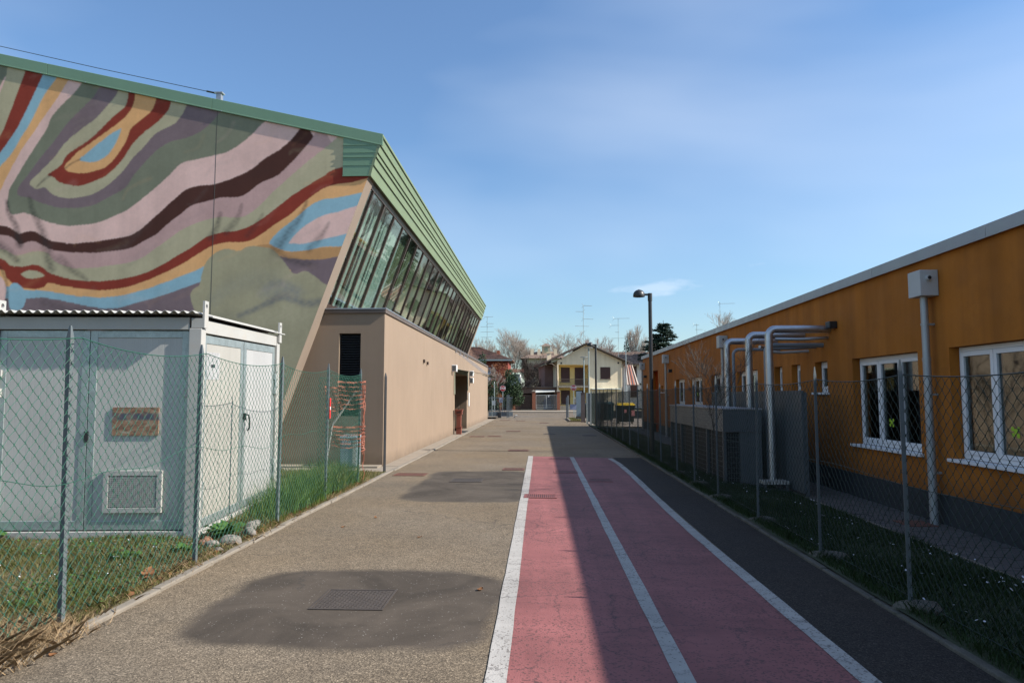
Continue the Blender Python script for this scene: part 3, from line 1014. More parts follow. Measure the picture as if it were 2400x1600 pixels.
for ax_ in (0, 1):      # paint edges bleed a little into the plaster
    pad = np.concatenate([colr.take([0], ax_), colr, colr.take([-1], ax_)], ax_)
    n_ = colr.shape[ax_]
    colr = 0.16 * pad.take(range(0, n_), ax_) + 0.68 * pad.take(range(1, n_ + 1), ax_) + 0.16 * pad.take(range(2, n_ + 2), ax_)
Vm = np.stack([xg, np.full(xg.shape, YG), zg], -1).reshape(-1, 3)
ii = np.arange((nz_ - 1) * nx_).reshape(nz_ - 1, nx_)[:, :-1].ravel()
mural_m, t_, b_ = new_mat('mural_paint')
at = nd(t_, 'ShaderNodeAttribute', attribute_name='paint')
vv = coords(t_, False)
fn_ = noise(t_, vv, 130, 4)
fac = mth(t_, 'MULTIPLY', mrange(t_, noise(t_, vv, 1.1, 6, 0.6), 0.3, 0.7, 0.9, 1.1), mrange(t_, noise(t_, vv, 14, 5, 0.65), 0.3, 0.7, 0.96, 1.04))
fac = mth(t_, 'MULTIPLY', fac, mrange(t_, noise(t_, vv, 1.0, 4, 0.6, 0, (2.2, 2.2, 0.1)), 0.4, 0.7, 1.0, 0.9))
t_.links.new(scalecol(t_, at.outputs['Color'], fac), b_.inputs['Base Color'])
b_.inputs['Roughness'].default_value = 0.85
b_.inputs['Specular IOR Level'].default_value = 0.25
bumpn(t_, b_, mth(t_, 'ADD', fn_, mth(t_, 'MULTIPLY', noise(t_, vv, 25, 4), 0.8)), 0.18, 0.003)
mural = np_mesh('mural_wall', Vm, np.stack([ii, ii + 1, ii + nx_ + 1, ii + nx_], 1), mural_m, hall)
mural.location = -HO
ca = mural.data.color_attributes.new('paint', 'FLOAT_COLOR', 'POINT')
ca.data.foreach_set('color', np.concatenate([colr.reshape(-1, 3), np.ones((nx_ * nz_, 1))], 1).astype(np.float32).ravel())
mural['label'] = 'gable wall painted with flowing red, pink, ochre, blue and grey-green stripes'

# wall body behind the paint, with the leaning plastered edge
mb = MB()
pr = [(-22, 0), (fin(0), 0), (fin(7.5), 7.5), (-4.1, 7.9), (-22, zroof(-22) + 0.1)]
mb.prism([(x, 0, z) for x, z in pr][::-1], (0, YG + 0.004, 0), (0, YG + 0.5, 0))
hpart(mb, 'gable_wall', edge_plaster)
mb = MB()
mb.prism([(x, 0, z) for x, z in pr][::-1], (0, 46.8, 0), (0, 47.2, 0))
hpart(mb, 'gable_wall', edge_plaster)
# joint between the wall panels
mb = MB()
for z0, z1 in ((0.1, 8.72),):
    mb.box(-7.875, -7.862, YG - 0.002, YG + 0.01, z0, z1)
hpart(mb, 'panel_joint', M('joint_sealant', (0.09, 0.085, 0.075), 0.9, 0.2, 4, 0, 40, 0))

# roof slab and edge trim
roof = MB()
xr = -20.0
roof.prism([(-3.80, 0, 7.93), (-3.80, 0, 7.80), (xr, 0, zroof(xr) + 0.12), (xr, 0, zroof(xr) + 0.245)], (0, YG + 0.0, 0), (0, 47.2, 0))
roof_o = hpart(roof, 'roof', green_metal2)
mb = MB().box(-20.4, -20, YG, 47.2, 0, zroof(-20) + 0.2)
hpart(mb, 'rear_wall', edge_plaster)
# trim in four lengths
xs_ = [-3.765, -8.0, -12.2, -16.4, -20.4]
for a, b in zip(xs_, xs_[1:]):
    mb = MB()
    b2 = b + 0.006
    mb.prism([(a, 0, zroof(a) + 0.28), (a, 0, zroof(a)), (b2, 0, zroof(b2)), (b2, 0, zroof(b2) + 0.28)], (0, YG - 0.035, 0), (0, YG - 0.004, 0))
    mb.prism([(a, 0, zroof(a) + 0.02), (a, 0, zroof(a) - 0.012), (b2, 0, zroof(b2) - 0.012), (b2, 0, zroof(b2) + 0.02)], (0, YG - 0.042, 0), (0, YG - 0.005, 0))
    hpart(mb, 'roof_trim', green_metal2, bevel=0.006)
scr = None
for k in range(14):
    x = -4.3 - k * 1.15
    if scr is None:
        scr = MB().tube([(0, 0, 0), (0, -0.008, 0)], 0.012, 8).build('screw', flash_m, hall)
    o = scr if k == 0 else child_copy(scr, hall)
    o.location = Vector((x, YG - 0.042, zroof(x) + 0.004)) - HO

# slanted fascia above the glazing: lapped strips, each its own part
b0 = Vector((-4.07, 0, 6.95))
t0 = Vector((-3.765, 0, 7.97))
al = (t0 - b0).normalized()
nrm = Vector((al.z, 0, -al.x))
cuts = [0.0, 0.255, 0.45, 0.56, 0.745, 0.93, 1.0]
for k in range(len(cuts) - 1):
    p = b0.lerp(t0, cuts[k])
    q = b0.lerp(t0, cuts[k + 1])
    lap = 0.022
    mb = MB()
    prof = [p + nrm * lap, q + nrm * 0.004, q - nrm * 0.05, p - nrm * 0.05]
    mb.prism([tuple(v) for v in prof], (0, YG - 0.03, 0), (0, 47.3, 0))
    # hem along the lower edge
    mb.prism([tuple(p + nrm * (lap + 0.012)), tuple(p + al * 0.022 + nrm * (lap + 0.012)), tuple(p + al * 0.022 + nrm * lap), tuple(p + nrm * lap)], (0, YG - 0.03, 0), (0, 47.3, 0))
    hpart(mb, 'fascia_strip', green_metal)
    # return on the gable
    if k < 5:
        mb = MB()
        y1_, y0_ = YG - 0.004, YG - 0.026
        zt = lambda x: min(q.z, zroof(x) + 0.0)
        pts_b = [(-4.73, p.z), (p.x - 0.02, p.z)]
        top = [(q.x - 0.02, q.z), (-4.73, q.z)]
        mb.prism([(x, 0, z) for x, z in (pts_b + top)][::-1], (0, y0_ + 0.004 * (k % 2), 0), (0, y1_, 0))
        mb.box(-4.735, p.x - 0.022, y0_ - 0.008, y0_ + 0.0, p.z, p.z + 0.02)
        hpart(mb, 'corner_panel', green_metal2)

# soffit and glass front
gdir = Vector((0.359, 0, 1.0)).normalized()
gx = lambda z: -4.16 + (z - 6.95) * 0.359
mb = MB().prism([(gx(3.7) + 0.03, 0, 3.7), (gx(3.95) + 0.03, 0, 3.95), (gx(3.95) - 0.08, 0, 3.95), (gx(3.7) - 0.08, 0, 3.7)], (0, 16.42, 0), (0, 46.8, 0))
mb.prism([(gx(6.82) + 0.03, 0, 6.82), (gx(6.99) + 0.03, 0, 6.99), (gx(6.99) - 0.1, 0, 6.99), (gx(6.82) - 0.1, 0, 6.82)], (0, 16.42, 0), (0, 46.8, 0))
hpart(mb, 'glazing_frame', brown_metal)
mm = MB()
prof = [(gx(3.95) + 0.035, 3.95), (gx(6.82) + 0.035, 6.82), (gx(6.82) - 0.06, 6.82), (gx(3.95) - 0.06, 3.95)]
mm.prism([(x, 0, z) for x, z in prof], (0, -0.038, 0), (0, 0.038, 0))
mull = None
pane = None
for k in range(25):
    y = 16.75 + k * 1.243
    if y < 46.6:
        if mull is None:
            mull = hpart(mm, 'mullion', brown_metal)
            o = mull
        else:
            o = child_copy(mull, hall)
        o.location = -HO + Vector((0, y, 0))
    ya, yb = y - 1.243 + 0.04, y - 0.04
    if k == 0:
        ya = 16.43
    yb = min(yb, 46.78)
    if yb - ya < 0.1:
        continue
    if pane is None or k in (0, 1) or yb > 46.7:
        mb = MB().prism([(gx(3.9), 0, 3.9), (gx(6.9), 0, 6.9), (gx(6.9) - 0.012, 0, 6.9), (gx(3.9) - 0.012, 0, 3.9)], (0, 0, 0), (0, yb - ya, 0))
        o = hpart(mb, 'window_pane', hall_glass)
        if k == 1:
            pane = o
    else:
        o = child_copy(pane, hall)
    o.location = -HO + Vector((0, ya, 0))
    o.rotation_euler = (0, 0, random.uniform(-.004, .004))

# inside the hall: curtains behind the first bays, pale back wall, floor, beams
curt_m = leafmat('mint_curtain', (0.55, 0.66, 0.61), (0.64, 0.73, 0.69), trans=0.15)
blind_m = leafmat('olive_blind', (0.20, 0.22, 0.14), (0.30, 0.32, 0.20), trans=0.15)
for k in range(24):
    ya = 16.5 + k * 1.243
    if k in (9, 14, 19):
        continue
    n_ = 26
    mint = k < 4
    q_ = random.Random(k)
    wdt = 1.15 if mint or q_.random() < 0.5 else q_.uniform(0.5, 0.9)
    ys = np.linspace(ya + 0.05, ya + wdt, n_)
    lo_ = 3.75 if mint else q_.choice([3.75, 3.75, 4.3, 4.8])
    mb = MB()
    vs = []
    for i, y in enumerate(ys):
        d = (0.05 if mint else 0.012) * math.sin(i * 1.25 + k)
        for z in (lo_, 5.3, 6.95):
            vs.append((gx(z) - 0.20 + d * (1.2 - (z - 3.7) * 0.2), y, z))
    mb.add(vs, [(3 * i + j, 3 * i + 3 + j, 3 * i + 4 + j, 3 * i + 1 + j) for i in range(n_ - 1) for j in range(2)])
    hpart(mb, 'curtain', curt_m if mint else blind_m, smooth=True)
inner_m = M('hall_inner_wall', (0.42, 0.43, 0.30), 0.9, 0.15, 0.6, 0.05, 60, 0.1)
hpart(MB().box(-13.2, -13.0, 16.45, 46.7, 0, 8.9), 'inner_wall', inner_m)
hpart(MB().box(-13.0, -5.7, 16.45, 46.7, 0.02, 0.12), 'hall_floor', M('hall_floor_wood', (0.30, 0.19, 0.10), 0.5, 0.1, 1, 0.05, 20, 0.05))
beam_m = M('timber_beam', (0.20, 0.11, 0.055), 0.6, 0.15, 2, 0.1, 30, 0.1)
for k in range(7):
    mb = MB().prism([(-4.6, 0, 7.4), (-4.6, 0, 6.9), (-13, 0, 8.7), (-13, 0, 9.3)], (0, 18.6 + 4.3 * k, 0), (0, 18.85 + 4.3 * k, 0))
    hpart(mb, 'roof_beam', beam_m)

# annex in front of the glazing
AX = -3.78
mb = MB()
door_hole = (30.2, 35.2, 0.02, 2.70)
wall_x(mb, AX, -1, 16.4, 49.2, 0, 3.72, [door_hole], 0.25)
for yy in (30.2, 35.2):
    mb.quad((AX - 0.25, yy, 0.02), (AX - 0.95, yy, 0.02), (AX - 0.95, yy, 2.70), (AX - 0.25, yy, 2.70))
mb.quad((AX - 0.25, 30.2, 2.70), (AX - 0.25, 35.2, 2.70), (AX - 0.95, 35.2, 2.70), (AX - 0.95, 30.2, 2.70))
wall_y(mb, 16.4, 1, -6.75, AX, 0, 3.72, [(-4.89, -4.36, 1.2, 3.21)], 0.25)
mb.quad((-6.75, 49.2, 0), (AX, 49.2, 0), (AX, 49.2, 3.72), (-6.75, 49.2, 3.72))
hpart(mb, 'annex_wall', plaster)
hpart(MB().box(-6.75, AX - 0.01, 16.42, 49.18, 3.60, 3.70), 'annex_roof', dark_flash)
mb = MB()
mb.box(-5.30, AX + 0.035, 16.355, 16.56, 3.70, 3.80)
mb.box(AX - 0.16, AX + 0.035, 16.56, 49.23, 3.70, 3.80)
hpart(mb, 'parapet_cap', dark_flash, bevel=0.006)
mb = MB()
mb.box(-5.32, AX + 0.045, 16.345, 16.57, 3.80, 3.822)
mb.box(AX - 0.17, AX + 0.045, 16.57, 49.24, 3.80, 3.822)
hpart(mb, 'parapet_flashing', flash_m)
# louvred opening in the front of the annex
lv = hpart(MB().box(-4.885, -4.365, 16.60, 16.64, 1.2, 3.21), 'louvre_window', dark_m)
for k in range(32):
    z = 1.24 + k * 0.061
    o = MB().hexa([(-4.875, 16.47, z), (-4.375, 16.47, z), (-4.375, 16.545, z + 0.04), (-4.875, 16.545, z + 0.04),
                   (-4.875, 16.47, z + 0.008), (-4.375, 16.47, z + 0.008), (-4.375, 16.545, z + 0.048), (-4.875, 16.545, z + 0.048)]) if k == 0 else None
    if o:
        sl0 = o.build('slat', black_metal, lv)
    else:
        child_copy(sl0, lv, (0, 0, k * 0.061))

# entrance in the annex: portal frame, doors, glass canopy, lamps
ent = hpart(MB().box(AX + 0.003, AX + 0.03, 29.8, 30.19, 1.75, 2.92).box(AX + 0.003, AX + 0.03, 35.21, 35.6, 1.95, 2.92).box(AX + 0.003, AX + 0.03, 30.19, 35.21, 2.705, 2.92), 'door_portal',
            M('olive_portal', (0.20, 0.20, 0.14), 0.8, 0.12, 2, 0.05, 60, 0.1))
dg = M('dark_door_frame', (0.035, 0.03, 0.027), 0.45, 0.1, 3, 0.05, 60, 0.05)
for k in range(4):
    ya = 30.25 + k * 1.235
    mb = MB()
    mb.box(-4.62, -4.56, ya, ya + 0.07, 0.03, 2.65).box(-4.62, -4.56, ya + 1.15, ya + 1.22, 0.03, 2.65)
    mb.box(-4.62, -4.56, ya + 0.07, ya + 1.15, 0.03, 0.2).box(-4.62, -4.56, ya + 0.07, ya + 1.15, 2.55, 2.65).box(-4.62, -4.56, ya + 0.07, ya + 1.15, 1.0, 1.06)
    d_ = hpart(mb, 'door', dg)
    MB().box(-4.595, -4.585, ya + 0.07, ya + 1.15, 0.2, 2.55).build('pane', window_glass, d_)
    MB().tube([(-4.55, ya + 0.14, 0.9), (-4.5, ya + 0.14, 0.92), (-4.5, ya + 0.14, 1.4), (-4.55, ya + 0.14, 1.42)], 0.014, 6).build('handle', flash_m, d_)
hpart(MB().box(-6.7, -5.8, 30, 35.4, 0.03, 2.7), 'lobby_wall', dark_m)
can = hpart(MB().hexa([(AX + 0.01, 30.0, 2.86), (-2.24, 30.0, 2.60), (-2.24, 35.4, 2.60), (AX + 0.01, 35.4, 2.86),
                       (AX + 0.01, 30.0, 2.875), (-2.24, 30.0, 2.615), (-2.24, 35.4, 2.615), (AX + 0.01, 35.4, 2.875)]), 'canopy', canopy_glass)
for k, y in enumerate((30.3, 31.9, 33.5, 35.1)):
    MB().tube([(AX, y, 3.66), (-2.5, y, 2.67)], 0.011, 6).build('tie_rod', flash_m, can)
    MB().box(-2.56, -2.36, y - 0.035, y + 0.035, 2.58, 2.61).build('clamp', flash_m, can)
    MB().box(AX, AX + 0.05, y - 0.04, y + 0.04, 3.6, 3.74).build('bracket', flash_m, can)
lb = M('lamp_housing_white', (0.60, 0.60, 0.58), 0.5, 0.05, 3, 0.03, 60, 0.04)
for (y, z) in ((29.2, 2.86), (36.4, 2.86), (36.5, 2.5)):
    l_ = hpart(MB().box(AX, AX + 0.22, y - 0.16, y + 0.16, z - 0.15, z + 0.15), 'wall_lamp', lb, bevel=0.02)
    MB().box(AX + 0.03, AX + 0.19, y - 0.168, y - 0.161, z - 0.11, z + 0.11).build('lens', unit_grey, l_)
hpart(MB().box(AX, AX + 0.05, 35.75, 36.1, 1.15, 1.85), 'notice_board', paper_m)
hpart(MB().box(AX, AX + 0.06, 21.9, 22.0, 2.75, 2.86), 'vent_cover', brown_metal)
hpart(MB().box(AX, AX + 0.06, 22.6, 22.7, 2.72, 2.82), 'vent_cover', brown_metal)

# safety line on the roof
ap = hpart(MB().box(-7.93, -7.81, 15.93, 16.05, zroof(-7.87) + 0.2, zroof(-7.87) + 0.46).box(-7.97, -7.77, 15.91, 16.07, zroof(-7.87) + 0.46, zroof(-7.87) + 0.49), 'anchor_post', flash_m)
za = zroof(-7.87) + 0.47
mb = MB().tube([(-7.9, 15.99, za), (-8.2, 15.99, za + 0.07)], 0.022, 6).tube([(-8.2, 15.99, za + 0.07), (-11, 15.99, za + 0.72), (-14.2, 15.99, za + 1.50), (-18, 15.99, za + 2.4)], 0.008, 6)
hpart(mb, 'safety_cable', black_metal)
# ------------------------------------------------------------------ white storage container
W_, D_, H_ = 2.52, 3.0, 2.60
cont = thing('storage_container', 'white metal storage container with corrugated roof behind the left fence', 'container', (-4.03, 7.98, 0.03), R(4.0))
cont.rotation_euler = (R(0.9), 0, R(4.0))


def ribbed(name, c, axis):
    m, t, b = new_mat(name)
    v = coords(t, False)
    s = nd(t, 'ShaderNodeSeparateXYZ')
    t.links.new(v, s.inputs[0])
    f = mth(t, 'FRACT', mth(t, 'MULTIPLY', s.outputs[axis], 14.0))
    g = mrange(t, mth(t, 'ABSOLUTE', mth(t, 'SUBTRACT', f, 0.5)), 0.0, 0.06, 0.0, 1.0)
    cc = scalecol(t, c, mth(t, 'MULTIPLY', mrange(t, noise(t, v, 1.2, 6), 0.3, 0.7, 0.94, 1.05), mrange(t, noise(t, v, 1.0, 4, 0.6, 0, (5, 5, 0.2)), 0.4, 0.75, 1.0, 0.93)))
    cc = mixcol(t, mrange(t, s.outputs[2], 0.1, 0.45, 0.35, 0.0), cc, (0.28, 0.26, 0.21))
    t.links.new(cc, b.inputs['Base Color'])
    b.inputs['Roughness'].default_value = 0.45
    bumpn(t, b, g, 0.35, 0.003)
    return m


panel_x = ribbed('panel_white_ribbed', (0.455, 0.45, 0.415), 0)
panel_y = ribbed('panel_cream_ribbed', (0.37, 0.355, 0.315), 1)
panel_y2 = ribbed('panel_white_ribbed_side', (0.40, 0.398, 0.385), 1)
# corner posts
for (xa, xb, ya, yb) in ((-0.15, 0, 0, 0.13), (-W_, -W_ + 0.13, 0, 0.13), (-0.13, 0, D_ - 0.13, D_), (-W_, -W_ + 0.13, D_ - 0.13, D_)):
    MB().box(xa, xb, ya, yb, 0, 2.47).build('corner_post', white_metal, cont, bevel=0.008)
# rails
MB().box(-W_ + 0.132, -0.152, 0.012, 0.12, 2.45, H_).build('top_rail', white_metal, cont, bevel=0.006)
MB().box(-0.12, -0.012, 0.132, D_ - 0.132, 2.42, H_ - 0.02).build('top_rail', white_metal, cont, bevel=0.006)
MB().box(-W_ + 0.132, -0.152, 0.012, 0.12, 0.0, 0.085).build('bottom_rail', white_metal, cont, bevel=0.006)
MB().box(-0.12, -0.012, 0.132, D_ - 0.132, 0.0, 0.07).build('bottom_rail', white_metal, cont, bevel=0.006)
MB().box(-W_ + 0.01, -W_ + 0.12, 0.132, D_ - 0.132, 0, H_ - 0.02).box(-W_ + 0.132, -0.152, D_ - 0.12, D_ - 0.01, 0, H_ - 0.02).build('rear_panel', white_metal, cont)


def door_leaf_front(xa, xb, name='door_leaf'):
    fw = 0.085
    mb = MB()
    y0, y1 = 0.045, 0.085
    z0, z1 = 0.10, 2.44
    mb.box(xa, xa + fw, y0, y1, z0, z1).box(xb - fw, xb, y0, y1, z0, z1)
    mb.box(xa + fw, xb - fw, y0, y1, z1 - fw, z1).box(xa + fw, xb - fw, y0, y1, z0, z0 + fw + 0.02)
    d = mb.build(name, galv, cont, bevel=0.004)
    MB().box(xa + fw, xb - fw, y0 + 0.008, y1 - 0.004, z0 + fw + 0.02, z1 - fw).build('panel', panel_x, d)
    return d


def door_leaf_side(ya, yb, pm):
    fw = 0.10
    mb = MB()
    x0, x1 = -0.075, -0.035
    z0, z1 = 0.085, 2.40
    mb.box(x0, x1, ya, ya + fw, z0, z1).box(x0, x1, yb - fw, yb, z0, z1)
    mb.box(x0, x1, ya + fw, yb - fw, z1 - fw, z1).box(x0, x1, ya + fw, yb - fw, z0, z0 + fw)
    d = mb.build('door_leaf', galv, cont, bevel=0.004)
    MB().box(x0 + 0.004, x1 - 0.008, ya + fw, yb - fw, z0 + fw, z1 - fw).build('panel', pm, d)
    return d


dl = door_leaf_front(-W_ + 0.14, -1.33)
dr = door_leaf_front(-1.322, -0.16)
s1 = door_leaf_side(0.14, 1.49, panel_y)
s2 = door_leaf_side(1.51, D_ - 0.14, panel_y2)
# hinges
for (x, z) in ((-0.155, 1.66), (-0.155, 0.32), (-W_ + 0.14, 1.66), (-W_ + 0.14, 0.32)):
    d = dr if x > -1 else dl
    MB().box(x - 0.05, x + 0.05, 0.015, 0.043, z - 0.01, z + 0.09).box(x - 0.05, x + 0.05, 0.015, 0.043, z + 0.22, z + 0.31).tube([(x, 0.022, z + 0.09), (x, 0.022, z + 0.22)], 0.02, 8).build('hinge', white_metal, d, bevel=0.004)
for (y, z, d) in ((0.15, 1.66, s1), (0.15, 0.32, s1), (D_ - 0.15, 1.66, s2), (D_ - 0.15, 0.32, s2)):
    MB().box(-0.033, -0.005, y - 0.05, y + 0.05, z - 0.01, z + 0.09).box(-0.033, -0.005, y - 0.05, y + 0.05, z + 0.22, z + 0.31).tube([(-0.012, y, z + 0.09), (-0.012, y, z + 0.22)], 0.02, 8, 0).build('hinge', galv, d, bevel=0.004)
# handles
MB().box(-0.032, 0.0, 1.52, 1.56, 1.30, 1.40).tube([(0.0, 1.54, 1.38), (0.035, 1.55, 1.37), (0.04, 1.57, 1.29), (0.038, 1.575, 1.20), (0.015, 1.57, 1.15)], 0.012, 8).build('handle', black_metal, s2)
MB().box(-1.352, -1.305, 0.032, 0.044, 1.12, 1.25).build('handle', black_metal, dl)
# vent grille with real bars
gr = MB()
gx0, gx1, gz0, gz1 = -1.10, -0.42, 0.30, 0.79
gr.box(gx0, gx0 + 0.06, 0.012, 0.052, gz0, gz1).box(gx1 - 0.06, gx1, 0.012, 0.052, gz0, gz1).box(gx0 + 0.06, gx1 - 0.06, 0.012, 0.052, gz0, gz0 + 0.06).box(gx0 + 0.06, gx1 - 0.06, 0.012, 0.052, gz1 - 0.06, gz1)
go = gr.build('vent_grille', white_metal, dr, bevel=0.003)
bars = MB()
for k in range(1, 24):
    x = gx0 + 0.06 + k * (gx1 - gx0 - 0.12) / 24
    bars.box(x - 0.006, x + 0.006, 0.022, 0.030, gz0 + 0.06, gz1 - 0.06)
for k in range(1, 16):
    z = gz0 + 0.06 + k * (gz1 - gz0 - 0.12) / 16
    bars.box(gx0 + 0.06, gx1 - 0.06, 0.0165, 0.0215, z - 0.006, z + 0.006)
struct(bars.build('grille_bars', white_metal, go), 'stuff')
MB().box(gx0 + 0.06, gx1 - 0.06, 0.046, 0.050, gz0 + 0.06, gz1 - 0.06).build('vent_opening', dark_m, go)
# faded information board
bm, t_, b_ = new_mat('faded_board_print')
v = coords(t_, False)
s_ = nd(t_, 'ShaderNodeSeparateXYZ')
t_.links.new(v, s_.inputs[0])
nn = noise(t_, v, 9, 6, 0.65, 0.8, (1, 1, 2.2))
ramp = nd(t_, 'ShaderNodeValToRGB')
e = ramp.color_ramp.elements
e[0].position, e[0].color = 0.34, (0.06, 0.05, 0.05, 1)
e[1].position, e[1].color = 0.72, (0.40, 0.36, 0.28, 1)
for p_, c_ in ((0.42, (0.20, 0.10, 0.06)), (0.50, (0.27, 0.15, 0.09)), (0.60, (0.30, 0.20, 0.13))):
    x_ = ramp.color_ramp.elements.new(p_)
    x_.color = (*c_, 1)
t_.links.new(nn, ramp.inputs[0])
blue_band = mth(t_, 'MULTIPLY', mrange(t_, s_.outputs[2], 1.37, 1.39, 0, 1), mrange(t_, s_.outputs[2], 1.45, 1.47, 1, 0))
cc = mixcol(t_, mth(t_, 'MULTIPLY', blue_band, mrange(t_, noise(t_, v, 12, 3), 0.4, 0.6, 0.2, 0.9)), ramp.outputs[0], (0.05, 0.06, 0.10))
t_.links.new(cc, b_.inputs['Base Color'])
b_.inputs['Roughness'].default_value = 0.5
bd = MB().box(-1.03, -0.49, 0.036, 0.051, 1.20, 1.53).build('information_board', bm, dr)
bd['label'] = 'faded brown printed board on the right front door'
# torn paper stickers on the side door
st_m = M('torn_sticker', (0.34, 0.34, 0.335), 0.7, 0.25, 18, 0.2, 60, 0.0, dirt=(0.35, 0.33, 0.30), dirt_amt=0.8)
MB().box(-0.0425, -0.040, 0.26, 0.66, 1.86, 2.20).build('sticker', st_m, s1)
MB().box(-0.0398, -0.0385, 0.40, 0.52, 2.01, 2.05).build('sticker_print', black_post, s1)
# roof: corrugated sheet
n_ = 24 * 8
xs = np.linspace(-W_ - 0.04, -0.02, n_)
mb = MB()
vs = []
for y in (-0.10, D_ + 0.08):
    for x in xs:
        zc = 0.018 * math.sin(x * 2 * math.pi / 0.105)
        vs.append((x, y, H_ + 0.055 + zc))
for y in (-0.10, D_ + 0.08):
    for x in xs:
        zc = 0.018 * math.sin(x * 2 * math.pi / 0.105)
        vs.append((x, y, H_ + 0.050 + zc))
fs = [(i, i + 1, n_ + i + 1, n_ + i) for i in range(n_ - 1)] + [(2 * n_ + i + 1, 2 * n_ + i, 3 * n_ + i, 3 * n_ + i + 1) for i in range(n_ - 1)]
fs += [(i + 1, i, 2 * n_ + i, 2 * n_ + i + 1) for i in range(n_ - 1)]
mb.add(vs, fs)
mb.hexa([(-0.03, 0.2, H_ + 0.03), (0.045, 0.2, H_ + 0.015), (0.045, D_ + 0.12, H_ + 0.015), (-0.03, D_ + 0.12, H_ + 0.03),
         (-0.03, 0.2, H_ + 0.045), (0.045, 0.2, H_ + 0.03), (0.045, D_ + 0.12, H_ + 0.03), (-0.03, D_ + 0.12, H_ + 0.045)])
mb.build('roof', white_metal, cont, smooth=False)


# lifting lugs with an eye
def lug(x, y):
    n = 16
    mb = MB()
    w, z0, z1, hz, hr = 0.055, 2.475, 2.80, 2.735, 0.028
    ring = []
    for k in range(n):
        a = 2 * math.pi * k / n
        ring.append((hr * math.cos(a), hz + hr * math.sin(a)))
    for xx in (x - 0.012, x + 0.012):
        vs = []
        for k in range(n):
            a = 2 * math.pi * k / n
            c_, s_ = math.cos(a), math.sin(a)
            q = 1.0 / max(abs(c_), abs(s_))
            vs.append((xx, y + w * c_ * q, hz + 0.062 * s_ * q))
            vs.append((xx, y + ring[k][0], ring[k][1]))
        mb.add(vs, [(2 * k, 2 * ((k + 1) % n), 2 * ((k + 1) % n) + 1, 2 * k + 1) for k in range(n)])
    mb.add([(xx, y + r_[0], r_[1]) for xx in (x - 0.012, x + 0.012) for r_ in ring], [(k, (k + 1) % n, n + (k + 1) % n, n + k) for k in range(n)])
    mb.box(x - 0.012, x + 0.012, y - w, y + w, z0, hz - 0.062)
    mb.box(x - 0.013, x + 0.013, y - w - 0.001, y - w, hz - 0.062, hz + 0.062).box(x - 0.013, x + 0.013, y + w, y + w + 0.001, hz - 0.062, hz + 0.062).box(x - 0.013, x + 0.013, y - w, y + w, hz + 0.062, hz + 0.064)
    mb.box(x - 0.14, x - 0.013, y - w, y + w, z0, H_ - 0.01)
    mb.build('lifting_lug', white_metal, cont)


lug(0.016, 0.06)
lug(0.016, D_ - 0.06)
lug(-W_ + 0.13, 0.06)
lug(-W_ + 0.13, D_ - 0.06)


# ------------------------------------------------------------------ chain-link fences
def post_mesh(h, w=0.036, t=0.006):
    """angle-iron stake with a pointed top"""
    mb = MB()
    L_ = [(0, 0), (w, 0), (w, t), (t, t), (t, w), (0, w)]
    tip = 0.09
    L2 = [(0.35 * w + (x - 0.35 * w) * 0.35, 0.35 * w + (y - 0.35 * w) * 0.35) for x, y in L_]
    rings = [([(x, y) for x, y in L_], -0.35), (L_, h - tip), (L2, h)]
    vs = [(x, y, z) for rg, z in rings for (x, y) in rg]
    n = 6
    fs = [(i * n + k, i * n + (k + 1) % n, (i + 1) * n + (k + 1) % n, (i + 1) * n + k) for i in range(2) for k in range(n)]
    fs.append(tuple(range(2 * n, 3 * n)))
    mb.add(vs, fs)
    # tie holes show as pale dots
    for z in np.arange(0.3, h - 0.2, 0.42):
        mb.box(w - 0.001, w + 0.0012, 0.0, t, z, z + 0.012, 1)
    return mb


def chain_link(name, x_of, y0, y1, zbot, ztop, mat, parent, w=0.094, hh=0.098, r=0.0021, wires=(), bulge=None):
    P0, P1, RR = [], [], []
    n = int((y1 - y0) / (w / 2))
    for j in range(n):
        ya = y0 + j * w / 2
        zb, zt = zbot(ya), ztop(ya)
        m = max(2, int(round((zt - zb) / (hh / 2))))
        zz = np.linspace(zb, zt, m + 1)
        kk = np.arange(m + 1)
        off = ((kk + j) % 2) * (w / 2)
        yy = ya + off
        xx = np.array([x_of(a) for a in yy]) + np.where((kk % 2) == 0, 0.003, -0.003) + 0.010 * np.sin(yy * 0.9 + zz * 1.1)
        if bulge is not None:
            xx = xx + bulge(yy, zz)
        zz = zz + 0.004 * np.sin(yy * 1.3)
        pts = np.stack([xx, yy, zz], 1)
        P0.append(pts[:-1])
        P1.append(pts[1:])
        RR.append(np.full(len(pts) - 1, r))
        nod = pts[1:-1]                      # twisted knots where two wires hook together
        P0.append(nod - [0, 0, 0.009])
        P1.append(nod + [0, 0, 0.009])
        RR.append(np.full(len(nod), r * 1.55))
    # selvedge and tension wires
    for f, rr in [(ztop, 1.9)] + list(wires):
        ys = np.arange(y0, y1, 0.05)
        zz = np.array([f(a) for a in ys])
        xx = np.array([x_of(a) for a in ys]) + 0.005 + 0.010 * np.sin(ys * 0.9 + zz * 1.1)
        if bulge is not None:
            xx = xx + bulge(ys, zz)
        pts = np.stack([xx, ys, zz], 1)
        P0.append(pts[:-1])
        P1.append(pts[1:])
        RR.append(np.full(len(pts) - 1, r * rr))
    P0, P1, RR = np.concatenate(P0), np.concatenate(P1), np.concatenate(RR)
    V, F = np_prisms(P0, P1, RR, RR, 4)
    o = np_mesh(name, V, F, mat, parent, smooth=True)
    o['kind'] = 'stuff'
    return o


